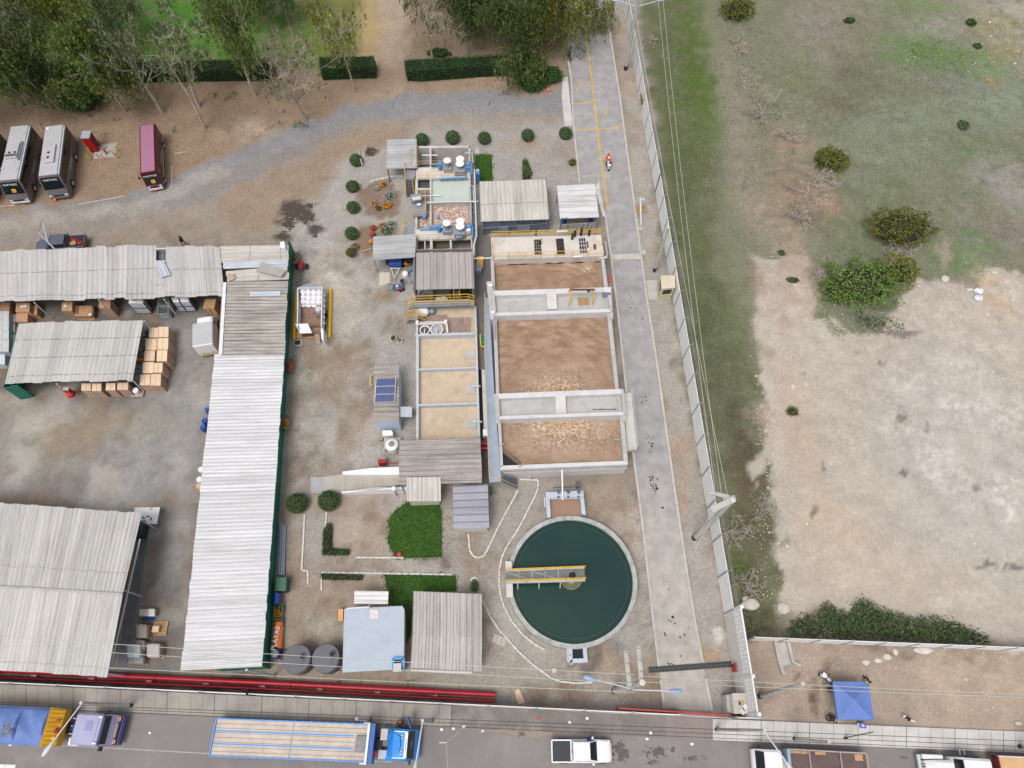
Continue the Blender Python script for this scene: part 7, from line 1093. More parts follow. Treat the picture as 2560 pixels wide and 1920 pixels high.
for x,y,lb in((272,232,'left white paper on the brown bale'),(312,226,'right white paper on the brown bale'),(818,222,'white paper on the green pallet stack'),(1130,332,'white paper on the flattened cardboard')):c=P(x*.19892,720+y*.19892,1.65 if x<900 else 1.);tag(MB().box((c.x,c.y,c.z-.03 if x>1000 else c.z-.02),(.3,.3,.01),.5).build('paper_sheet',M_white2),lb,'paper')
GP='silver wrapped pallets at the left edge'
for i,(y0,y1,lb)in enumerate([(288,400,'silver wrapped pallet, uppermost of the column at the left edge'),(400,530,'silver wrapped pallet, second of the column at the left edge'),(530,645,'silver wrapped pallet, third of the column at the left edge'),(645,800,'silver wrapped pallet, fourth of the column at the left edge')]):crate(q4(-60,y0,110,y1,4),1.8,lb,GP,M_wrap,mat('wrap_side',(168,176,182),.4,.12,2),name='wrapped_pallet',cat='wrapped pallet');
for i,(y0,y1,lb)in enumerate([(330,440,'lower silver pallet behind the left column, upper'),(450,560,'lower silver pallet behind the left column, middle'),(580,700,'lower silver pallet behind the left column, lower')]):crate(q4(118,y0,186,y1,4),1.2,lb,GP,mat('wrap_side',(0,0,0)),None,name='wrapped_pallet',cat='wrapped pallet')
crate(q4(-80,830,60,960,4),1.1,'shiny plastic wrapped tub pallet at the left edge',GP,mat('wrap_shiny',(214,224,234),.15,.1,3),M_wrap,name='wrapped_pallet',cat='wrapped pallet')
def ibc(top,h,label,lv=1,lid=None):
 q=PP(top,h);c=cen(q);r_=thing('ibc_tote',label,'tank crate',c,0,'white caged liquid totes');pol=[(p.x,p.y)for p in q];hh=h/lv
 for k in range(lv):
  z0=k*hh;MB().prism([(c.x+(x-c.x)*.96,c.y+(y-c.y)*.96)for x,y in pol],z0+.14,z0+hh-.04).build('tank',M_white2,r_,bevel=.05);b=MB();
  for z in np.linspace(z0+.14,z0+hh-.06,5):
   for i in range(4):b.beam((*pol[i],z),(*pol[(i+1)%4],z),.025)
  for i in range(4):
   for t in np.linspace(0,1,6):p=lerp(Vector(pol[i]),Vector(pol[(i+1)%4]),t);b.beam((p.x,p.y,z0+.1),(p.x,p.y,z0+hh-.05),.025)
  b.build('cage',M_steel,r_);MB().prism(pol,z0,z0+.13).build('pallet',M_black,r_)
 if lid:MB().cyl((c.x-.2,c.y+.1),.16,h-.04,h+.03,14).build('cap',lid,r_)
 return r_
ibc(q4(1610,118,1795,190,6),2.3,'two high white caged tote stack with a green cap below the long shed',2,mat('cap_green',(20,150,120),.5,.05,2));f=.15672
ibc([(426,742),(445,742),(448,755),(432,755)],2.1,'stack of white caged totes, left of the pair right of the scrap cage',2);ibc([(447,741),(470,740),(473,754),(451,755)],2.1,'stack of white caged totes, right of the pair',2)
for(q_,h,lb)in[([(393,766),(421,765),(420,783),(394,785)],1.15,'metal cage bin heaped with scrap right of the white totes'),([(395,748),(421,747),(421,763),(396,764)],1.6,'second scrap cage half under the long shed roof')]:
 q=PP(q_,h);c=cen(q);r_=thing('scrap_cage',lb,'cage bin',c,0,'scrap cages');pol=[(p.x,p.y)for p in q];MB().prism([(c.x+(x-c.x)*.95,c.y+(y-c.y)*.95)for x,y in pol],.1,h-.25).build('body',mat('cage_fill',(120,124,130),.7,.2,3),r_);b=MB()
 for z in np.linspace(.12,h,6):
  for i in range(4):b.beam((*pol[i],z),(*pol[(i+1)%4],z),.03)
 for i in range(4):
  for t in np.linspace(0,1,9):p=lerp(Vector(pol[i]),Vector(pol[(i+1)%4]),t);b.beam((p.x,p.y,.1),(p.x,p.y,h),.025)
 b.build('cage',M_galv,r_);b=MB();mx,my=max(abs(x-c.x)for x,y in pol)*.85,max(abs(y-c.y)for x,y in pol)*.85
 for i in range(150):p=Vector((c.x+R.uniform(-mx,mx),c.y+R.uniform(-my,my),h-.2+R.random()*.2));d_=Vector((R.gauss(0,1),R.gauss(0,1),R.gauss(0,.4))).normalized()*.16;b.tube([p-d_,p+d_],.018,4)
 b.build('scrap',mat('scrap_metal',(110,120,112),.5,.5,6,.3),r_)
st_=thing('pallet_stack','stack of new wooden pallets beside the white box truck','pallet stack',P(523,778));q=PP([(510,748),(538,746),(537,770),(510,772)],1.7);c=cen(q)
for k in range(11):
 z=k*.155;b=MB();w_=(q[1]-q[0]).length;d_=(q[3]-q[0]).length
 for i in range(7):b.box((c.x+R.uniform(-.01,.01),c.y-d_/2+(i+.5)*d_/7,z+.135),(w_,d_/7*.62,.025))
 for i in(-1,0,1):b.box((c.x+i*w_*.42,c.y,z+.06),(.1,d_,.1))
 b.build('pallet',M_wood,st_)
def bale(q_,h,label,m,nm='wrapped_load'):
 q=PP(q_,h);c=cen(q);r_=thing(nm,label,'load',c,0,'wrapped loads near the corner shed');pol=[(p.x,p.y)for p in q];MB().prism([(c.x+(x-c.x)*1.05,c.y+(y-c.y)*1.05)for x,y in pol],0,.14).build('pallet',M_wood,r_);MB().prism(pol,.15,h).build('load',m,r_,bevel=.16);b=MB()
 b.beam((*pol[0],h+.004),(*pol[2],h+.004),.03,.008);b.beam((*lerp(Vector(pol[0]),Vector(pol[1]),.5),h+.004),(*lerp(Vector(pol[3]),Vector(pol[2]),.5),h+.004),.05,.008);b.build('strap',M_wrap,r_)
tq=lambda x0,y0,x1,y1:[(x0*.28933,1440+y0*.28933),(x1*.28933,1440+y0*.28933),(x1*.28933,1440+y1*.28933),(x0*.28933,1440+y1*.28933)]
bale(tq(1172,415,1268,535),1.1,'upper brown shiny wrapped load in the alley beside the corner shed',mat('wrap_brown',(190,172,162),.3,.14,2,dirt=(150,132,122),dirt_amt=.5));bale(tq(1090,585,1210,705),1.4,'large grey wrapped load at the left of the group of four',M_wrap);bale(tq(1262,580,1380,702),1.0,'grey wrapped load at the right of the group of four',mat('wrap_grey',(198,190,184),.4,.14,2));bale(tq(1155,552,1250,640),1.0,'old brown load behind the large grey one',mat('wrap_old',(158,148,136),.7,.2,2.4));bale(tq(1100,690,1240,760),.9,'low grey load in front of the large grey one',mat('wrap_dark',(160,158,160),.5,.16,2))
bx=thing('pallet_load','silver box on a blue pallet, topmost of the wrapped loads','load',P(367,1532));MB().prism([(p.x,p.y)for p in PP(tq(1228,338,1330,382),.14)],0,.14).build('pallet',M_blued,bx);MB().prism([(p.x,p.y)for p in PP(tq(1202,284,1335,345),.7)],.15,.7).build('box',mat('load_tan',(210,204,186),.5,.12,2),bx,bevel=.04);MB().prism([(p.x,p.y)for p in PP(tq(1280,282,1336,348),.85)],.7,.85).build('wrap',M_white2,bx,bevel=.05)
pl_=pallet(P(402,1571),.02,'wooden planks and a small carton on a pallet right of the brown wrapped load',M_wood,1.3,1.3);c=Vector((-.25,-.1,.35));MB().box(c,(.6,.55,.35)).build('carton',M_card,pl_,world=False)
tbq=PP([(337,1269),(400,1268),(392,1310),(334,1308)],.9);wt=thing('work_table','white work table at the corner of the big shed','table',cen(tbq));MB().prism([(p.x,p.y)for p in tbq],.85,.9).build('tabletop',M_white2,wt);[MB().beam((lerp(p,cen(tbq),.08).x,lerp(p,cen(tbq),.08).y,0),(lerp(p,cen(tbq),.08).x,lerp(p,cen(tbq),.08).y,.85),.07).build('leg',M_steel,wt)for p in tbq]
for i,(u,v,m_,lb)in enumerate([(369,1291,M_red,'small red tool on the white table'),(377,1297,M_black,'small dark tool on the white table'),(358,1294,M_blued,'small blue tool on the white table'),(378,1272,M_orange,'small orange scrap near the top edge of the white table')]):c=P(u,v,.95);tag(MB().box((c.x,c.y,.92),(.3,.1,.05),i*1.1+.4).build('tool',m_),lb,'tool')
gm=thing('green_machine','dark green machine tucked below the corner of the big shed','machine',P(357,1330));c=P(357,1328);MB().box((c.x,c.y,.7),(1.2,1.6,1.3)).build('body',mat('machine_green',(34,66,62),.5,.2,2),gm,bevel=.1);MB().cyl((c.x,c.y),.3,1.3,1.55,14).build('hopper',M_black,gm)
for i,(u,v,m_,lb)in enumerate([(519,1024,0,'blue drum nearest the top along the white shed eave'),(511,1051,0,'blue drum with white labels at the shed eave'),(507,1068,0,'lower blue drum at the shed eave'),(502,1173,1,'white drum at the shed eave, upper'),(498,1198,1,'white drum at the shed eave, lower'),(497,1215,2,'tan drum at the shed eave')]):
 c=P(u,v,.9);d=thing('plastic_drum',lb,'drum',(c.x,c.y,0),0,'drums along the white shed');MB().lathe((c.x,c.y,0),[(.3,0),(.33,.3),(.33,.6),(.3,.88),(.27,.92),(.02,.9)],16).build('body',(M_blued,M_white2,mat('drum_tan',(226,182,130),.5,.06,2))[m_],d,True)
for i in range(6):a_,d_=P(700+i*2.6,1306+i*1.5,.15+.1*(i%2)),P(696+i*2.6,1438,.15+.1*(i%2));tag(MB().tube([a_,d_],.09,8).build('plastic_pipe',mat('pvc_grey',(158,168,186),.45,.06,1,rnd=.1),None,True),'long grey plastic pipe lying in the bundle along the green cladding','pipe','grey pipes by the green wall')
gc=thing('green_container','dark green covered bin against the green cladding','bin',P(705,1462));q=PP([(690,1443),(717,1442),(715,1477),(686,1477)],1.2);MB().prism([(p.x,p.y)for p in q],0,1.1).build('body',mat('bin_green',(44,92,78),.5,.1,1.2),gc,bevel=.08);MB().prism([(p.x,p.y)for p in q],1.1,1.22).build('lid',mat('bin_lid',(56,104,88),.5,.1,1.2),gc,bevel=.05)
br_=thing('barrel_rack','blue barrel lying on a wooden rack below the green bin','barrel',P(694,1498));MB().tube([P(693,1484,.8),P(691.5,1511,.8)],.33,16).build('barrel',M_blued,br_,True);b=MB();[b.beam(P(u,1484,.4),P(u-1,1512,.4),.12)for u in(687,701)];[b.beam(P(u,v,0),P(u,v,.45),.1)for u in(687,701)for v in(1486,1510)];b.build('rack',M_wood,br_)
pb=thing('planter_box','wooden planter with grass, leaves and orange flowers below the blue barrel','planter',P(696,1535));b=MB();[b.prism([(p.x,p.y)for p in PP(q,.5)],.1,.5)for q in([(687,1515),(690,1515),(687,1549),(684,1549)],[(705,1515),(707,1515),(704,1550),(702,1550)],[(686,1548),(704,1548),(704,1551),(685,1551)])];b.build('frame',M_wood,pb);MB().prism([(p.x,p.y)for p in PP([(689,1516),(705,1516),(702,1549),(686,1549)],.4)],0,.4).build('soil',mat('soil',(62,48,38),.95,.2,2),pb);c=P(691,1533,.45);k=260;leaves('foliage',np.array([c.x,c.y,.5])+NR.uniform(-1,1,(k,3))*np.array([.2,.9,.1]),rv(k),.14,.07,NR.random(k),LF['grass'],pb);c=P(700,1533,.5);leaves('foliage',np.array([c.x,c.y,.55])+NR.uniform(-1,1,(k,3))*np.array([.25,.9,.2]),rv(k),.16,.09,NR.random(k),LF['bright'],pb);leaves('petals',np.array([P(700,1535).x,P(700,1535).y,.8])+NR.normal(size=(90,3))*np.array([.18,.22,.08]),rv(90),.14,.1,NR.random(90),LF['flame'],pb)
for u,v,lb in((709,1521,'small blue pot at the upper end of the planter'),(708,1551,'small blue pot at the lower end of the planter')):c=P(u,v);tag(MB().lathe((c.x,c.y,0),[(.16,0),(.2,.3),(.15,.32)],10).build('pot',M_blued),lb,'pot')
og=thing('orange_banner_bag','orange cloth with white lettering draped over a rack by the green cladding','banner',P(692,1588));q=PP([(682,1556),(704,1553),(702,1620),(678,1615)],.9);b=MB();nx,ny=8,24
for j in range(ny+1):
 for i in range(nx+1):p=bil(q,i/nx,j/ny);e=abs(i/nx-.5)*2;b.v.append((p.x,p.y,p.z-.45*e**2+.05*math.sin(j*1.7+i)+R.uniform(-.02,.02)))
b.f=[(j*(nx+1)+i,j*(nx+1)+i+1,(j+1)*(nx+1)+i+1,(j+1)*(nx+1)+i)for j in range(ny)for i in range(nx)];b.build('cloth',mat('banner_orange',(252,140,72),.6,.08,2,dirt=(196,110,70)),og,True);MB().boxb(q[0].x+.1,q[2].x-.15,q[2].y+.3,q[0].y-.3,0,.42).build('rack',M_wood,og)
text('PLAYAS',.62,M_white2,og,frame_mtx(P(689,1596,1.0)-OFF[og.name],(.06,1,0),(-1,.06,0)))
kd=thing('lidded_drum','blue drum with a grey dome lid at the end of the orange cloth','drum',P(688,1634));c=P(686,1634,.9);MB().lathe((c.x,c.y,0),[(.42,0),(.45,.4),(.4,.85)],18).build('body',M_blued,kd,True);MB().lathe((c.x,c.y,.85),[(.36,0),(.3,.12),(.08,.18),(.02,.2)],18).build('lid',mat('lid_grey2',(150,150,150),.5,.1,1),kd,True);c=P(698,1624);tag(MB().box((c.x,c.y,.3),(.7,.6,.6),.3).build('dark_bag',mat('bag_black',(30,40,44),.5,.3,3),bevel=.15),'dark plastic bag beside the blue lidded drum','bag')
def wallbasket(u,v,z,label,petals='flame',h=.35,rx=.35,ry=.9):
 c=P(u,v,z);r_=thing('hanging_planter',label,'planter',(c.x,c.y,z),0,'planters hung on the walls');MB().boxb(-rx*.6,rx*.6,-ry*.7,ry*.7,-.35,0).build('basket',M_wood,r_,world=False);k=260;off=OFF[r_.name];OFF[r_.name]=Vector((0,0,0));leaves('foliage',NR.uniform(-1,1,(k,3))*np.array([rx,ry,h])+np.array([0,0,.1]),rv(k),.16,.09,NR.random(k),LF['weed'],r_);leaves('petals',NR.uniform(-1,1,(130,3))*np.array([rx,ry*.7,h*.7])+np.array([.05,0,.25]),rv(130),.13,.1,NR.random(130),LF[petals],r_);OFF[r_.name]=off;return r_
wallbasket(740,648,.6,'bushy planter with a brown pot at the top of the green cladding','dry',.4,.5,.9);wallbasket(724,916,.8,'long planter with red flowers on the green cladding beside the white shed','red');wallbasket(714,1060,.8,'planter with yellow flowers on the green cladding further down');wallbasket(1604,210,1.2,'upper planter with red and orange flowers on the white wall','red',.4,.3,.9);wallbasket(1606,248,1.2,'lower planter with red and orange flowers on the white wall','flame',.4,.3,.9)
tl=thing('tiller','red two wheeled tiller parked beside the green cladding','tiller',P(756,680));c=P(756,672);MB().box((c.x,c.y,.6),(.6,.9,.5)).build('engine',M_red,tl,bevel=.06);[MB().tube([(c.x+s*.5,c.y+.1,.35),(c.x+s*.68,c.y+.1,.35)],.35,14).build('wheel',M_rub,tl)for s in(-1,1)];b=MB();b.tube([(c.x,c.y-.3,.7),(c.x+.02,c.y-1.,.8),(c.x+.1,c.y-1.9,.5)],.06,6);b.tube([(c.x-.35,c.y-.9,1.),(c.x,c.y-.4,.8),(c.x+.35,c.y-.9,1.)],.04,6);b.build('handlebar',M_steeld,tl)
for u,v,lb,sq in((983,845,'round planter pot with a succulent in the middle of the gravel yard',0),(999,850,'square planter with green leaves beside the round pot',1)):
 c=P(u,v,.4);t=thing('yard_planter',lb,'planter',(c.x,c.y,0));(MB().box((c.x,c.y,.2),(.62,.5,.4))if sq else MB().lathe((c.x,c.y,0),[(.25,0),(.36,.35),(.38,.42),(.3,.42),(.28,.36),(.02,.36)],18)).build('pot',M_concl,t);k=120;leaves('foliage',np.array([c.x,c.y,.45])+NR.normal(size=(k,3))*np.array([.13,.12,.06]),rv(k),.16,.08,NR.random(k),LF['weed'],t)
ob_=thing('orange_bench','orange slatted bench at the left of the pale blue flat roof','bench',P(853,1539));[MB().prism([(p.x,p.y)for p in PP([(846+i*6.5,1523),(851.5+i*6.5,1522),(851+i*6.5,1552),(845.5+i*6.5,1553)],.5)],.42,.5+.1*i).build('slat',mat('bench_orange',(250,178,110),.6,.06,1),ob_)for i in(0,1)];[MB().beam(P(u,v,0),P(u,v,.45),.08).build('leg',M_wood,ob_)for u in(847,857)for v in(1526,1550)]
bh=thing('door_panel','pale panelled board lying on the ground right of the square store','board',P(1248,1599));q=PP([(1237,1583),(1268,1595),(1260,1617),(1228,1604)],.12);MB().prism([(p.x,p.y)for p in q],.02,.12).build('board',mat('board_pale',(206,194,184),.85,.1,1),bh);b=MB();[b.beam(lerp(q[0],q[1],t)+Vector((0,0,.005)),lerp(q[3],q[2],t)+Vector((0,0,.005)),.04,.01)for t in(.33,.66)];b.build('groove',M_concd,bh)
for q,lb in(([(1286,1727),(1297,1721),(1303,1735),(1291,1741)],'upper flattened tan carton on the dirt near the street wall'),([(1288,1742),(1304,1735),(1313,1757),(1296,1761)],'lower flattened tan carton on the dirt near the street wall')):tag(MB().prism([(p.x,p.y)for p in PP(q,.05)],.01,.05).build('flat_carton',M_card),lb,'carton')
tag(MB().prism([(p.x,p.y)for p in PP([(1380,1672),(1390,1671),(1391,1681),(1381,1682)])],0,.05).build('pale_tile',M_concl),'single pale tile on the dirt left of the basin pole','tile');c=P(999,1387);tag(MB().box((c.x,c.y,.15),(.4,.35,.3),.4).build('red_bucket',M_redb,bevel=.06),'small red bucket at the corner of the large lawn','bucket');pg=thing('green_valve','green lever valve post between the steel stair and the tool store','valve',P(1228,1230));MB().tube([P(1228,1238,0),P(1228,1214,1.)],.06,6).build('post',M_steeld,pg);MB().beam(P(1222,1232,.8),P(1240,1232,.8),.1).build('lever',M_green,pg)
tag(MB().beam(P(904,629,.08),P(928,622,.1),.16,.1).build('plank',M_wood),'loose wooden plank beside the dry clump','plank');tag(MB().tube([P(896,375,0),P(905,411,1.3)],.06,6).build('striped_stick',M_white),'white striped stick leaning on the highest ball shrub','stick');tag(MB().beam(P(838,1683,.08),P(852,1678,.1),.12,.08).build('plank',M_wood),'short plank below the right dark tank','plank')
for u,v,lb in((38,508,'orange cone in front of the left silver coach'),(141,503,'orange cone in front of the right silver coach'),(390,478,'orange cone in front of the maroon minibus'),(1371,228,'orange cone on the litter beside the plant road')):
 c=P(u,v);r_=thing('traffic_cone',lb,'traffic cone',c,0,'orange traffic cones');MB().boxb(c.x-.2,c.x+.2,c.y-.2,c.y+.2,0,.05).build('base',M_orange,r_);MB().lathe((c.x,c.y,.05),[(.17,0),(.03,.7)],12).build('cone',M_orange,r_);MB().lathe((c.x,c.y,.05),[(.122,.25),(.09,.42)],12).build('band',M_white2,r_)
rc=thing('hydrant_cabinet','tall red cabinet with a grey lid on the fire point pad','cabinet',P(240,384));q=PP([(233,385),(247,383),(248,365),(238,360)],0);c=P(239.5,372);
MB().box((c.x,c.y,1.2),(1.,1.15,2.4),.05).build('body',M_red,rc,bevel=.02);MB().box((c.x,c.y,2.43),(1.1,1.25,.08),.05).build('lid',mat('lid_steel',(176,182,186),.5,.08,1.5),rc);MB().box((c.x,c.y-.585,1.2),(.8,.02,2.1),.05).build('door',M_redb if False else mat('cab_red',(190,12,30),.4,.06,1),rc);MB().box((c.x+.5,c.y,1.3),(.02,.9,1.7),.05).build('vent',mat('vent_dark',(120,40,44),.7,.2,4),rc)
hy2=thing('standpipe','red branching standpipe on the fire point pad','hydrant',P(267,384));c=P(267,385);b=MB();b.tube([(c.x,c.y,0),(c.x,c.y,.8)],.1,8);b.tube([(c.x-.5,c.y+.2,.95),(c.x,c.y,.75),(c.x+.35,c.y+.25,.95)],.08,8);b.build('pipe',M_red,hy2);[MB().ico((c.x+dx,c.y+dy,.97),.11,1).build('cap',M_steeld,hy2)for dx,dy in((-.5,.2),(.35,.25))]
for u,v,lb in((229,384.5,'yellow bollard left of the red cabinet, upper'),(225,402,'yellow bollard left of the pad, lower'),(260,399,'yellow bollard at the front middle of the pad'),(296,378,'yellow bollard at the right end of the pad, upper'),(295,396,'yellow bollard at the right end of the pad, lower')):c=P(u,v);tag(MB().tube([(c.x,c.y,0),(c.x,c.y,1.)],.08,8).build('bollard',M_yel),lb,'bollard','yellow bollards around the fire point')
for u,v,lb in((232,396,'thin maroon stake left of the front bollard'),(248,395,'thin maroon stake right of the red cabinet'),(288,391,'thin maroon stake near the right bollards')):c=P(u,v);tag(MB().tube([(c.x,c.y,0),(c.x,c.y,.7)],.04,6).build('stake',mat('maroon_stake',(98,44,58),.6,.1,2)),lb,'stake')
b=MB();M_stone=mat('stones',(220,212,202),.9,.12,2.5,.1,rnd=0)
for k in range(1500):
 z_=R.random();
 if z_<.45:u,v=R.uniform(1890,2560),R.gauss(700,60)+R.random()*R.random()*800
 elif z_<.7:u,v=R.gauss(1940,30)-(R.random()*20),R.uniform(640,1520)
 elif z_<.85:u,v=R.uniform(2250,2560),R.uniform(40,200)
 else:u,v=R.uniform(1900,2560),R.uniform(1620,1800)
 p=P(u,v)
 if p.x<18.5+.02*p.y or(p.x<27 and 640<v<1590 and u<1890):continue
 s=R.uniform(.025,.09)*(1+1.6*(R.random()<.04));g_=0 if v>1200 else GZ(p.x,p.y);b.add([(p.x+s*x_,p.y+s*y_*R.uniform(.7,1.2),g_+s*z2)for x_,y_,z2 in((1,0,0),(0,1,0),(-1,0,0),(0,-1,0),(.2,.1,.8))],[(0,1,4),(1,2,4),(2,3,4),(3,0,4)])
stuff(b.build('scattered_stones',M_stone))
for i,(u,v,r_,lb,sc_)in enumerate([(1876,1512,1.15,'large white boulder beside the lattice wall',(1.2,.75,.55)),(1958,1521,1.05,'large flat pale boulder at the edge of the weeds',(1,.8,.4)),(2362,697,.8,'big angular boulder at the edge of the bare lot',(1,1,.7)),(2283,707,.45,'pale flat stone left of the big angular boulder',(1.3,.8,.5)),(2424,725,.55,'flat white stone right of the big angular boulder',(1.3,.6,.4)),(2306,1626,1.1,'half buried rock against the pale panel wall',(1.3,.5,.3)),(2218,1642,.6,'broken concrete slab in the rubble, left',(1,.8,.25)),(2238,1630,.5,'broken concrete slab in the rubble, right',(.8,1,.25)),(2195,1652,.6,'tan broken slab in front of the rubble',(1,.6,.2)),(2165,1656,.55,'tan broken slab at the left of the rubble',(1,.7,.2)),(2545,1808,.5,'lone stone near the right end of the pale sidewalk',(1.1,.6,.4)),(2485,683,.6,'pale stone on top of the sandy heap',(1.2,.6,.4)),(1862,1498,.5,'smaller white stone left of the large white boulder',(1,.9,.6)),(1984,966,.45,'white slab at the left of the bare lot',(.7,1.2,.2))]):
 c=P(u,v);z_=GZ(c.x,c.y)if v<1200 else 0;tag(MB().ico((c.x,c.y,z_+r_*sc_[2]*.25),r_*.62,2,.13,sc_,random.Random(i)).build('boulder',mat('boulder',(216,208,200),.9,.12,1.6,.1,dirt=(170,160,150),dirt_amt=.5)),lb,'stone')
for i,(u,v,lb)in enumerate([(2440,750,'upper torn white bag with blue scraps'),(2445,742-12,'torn white bag between the weeds'),(2290-330,1517+3,'')][:2]):c=P(u,v);tag(MB().ico((c.x,c.y,GZ(c.x,c.y)+.2),.55,2,.3,(1,.7,.5),random.Random(40+i)).build('torn_bag',mat('torn_bag',(228,236,244),.5,.15,4)),lb,'bag')
for i,(u,v,lb,m_)in enumerate([(1104,1823,'crumpled white rag by the kerb right of the blue truck, left of the pair',0),(1134,1822,'white cup shaped litter by the kerb right of the blue truck',0),(1160,1817,'crumpled clear bag on the street near the rough apron',0),(1468,1796,'round white plate on the rough apron',0),(1424,1806,'white bag scrap on the rough apron',0),(1626,1832,'white bag on the street in front of the gate',0),(1618,1847,'twin white scraps below the white bag',0),(1206,1827,'flat tan box scrap by the kerb',1),(1345,1798,'tiny red and blue scrap on the rough apron',2),(1730,1860,'thin white scrap on the street',0),(375,1832,'white scrap on the street behind the purple cab',0),(26,1861,'white scrap on the lane line at the left',0)]):c=P(u,v);tag(MB().ico((c.x,c.y,.05),.14,1,.35,(1.2,.9,.3),random.Random(60+i)).build('litter',(M_white2,M_card,M_redb)[m_]),lb,'litter')
def ring8(x,hw,z0,z1,r=.15,hwb=None):
 hb=hwb or hw;return[(x,hb,z0),(x,hw,z0+(z1-z0)*.45),(x,hw,z1-r),(x,hw-r,z1),(x,-hw+r,z1),(x,-hw,z1-r),(x,-hw,z0+(z1-z0)*.45),(x,-hb,z0)]
def place(rear,front,z):a,d=P(*rear,z),P(*front,z);v=d-a;return Vector((a.x,a.y,0)),math.atan2(v.y,v.x),Vector((v.x,v.y,0)).length
def wheel(root,x,y,r,w,rim=M_galv):
 s=1 if y>0 else-1;t=MB().tube([(x,y-w/2*s,r),(x,y+w/2*s,r)],r,18).build('wheel',M_rub,root,world=False);MB().tube([(x,y+w/2*s-.02*s,r),(x,y+w/2*s+.012*s,r)],r*.58,12).build('rim',rim,t,world=False);return t
def sideq(root,nm,m,x0,x1,z0,z1,y,skew=0.):
 for s in(1,-1):MB().add([(x0,s*y,z0),(x1,s*y,z0),(x1-skew,s*y,z1),(x0+skew,s*y,z1),(x0,s*(y-.03),z0),(x1,s*(y-.03),z0),(x1-skew,s*(y-.03),z1),(x0+skew,s*(y-.03),z1)],[(0,1,2,3),(7,6,5,4),(0,4,5,1),(2,6,7,3),(1,5,6,2),(0,3,7,4)]).build(nm,m,root,world=False)
def slab(root,nm,m,c4,t=.02):
 a=[Vector(p)for p in c4];n=(a[1]-a[0]).cross(a[3]-a[0]).normalized()*t;return MB().add(a+[p+n for p in a],[(3,2,1,0),(4,5,6,7),(0,1,5,4),(1,2,6,5),(2,3,7,6),(3,0,4,7)]).build(nm,m,root,world=False)
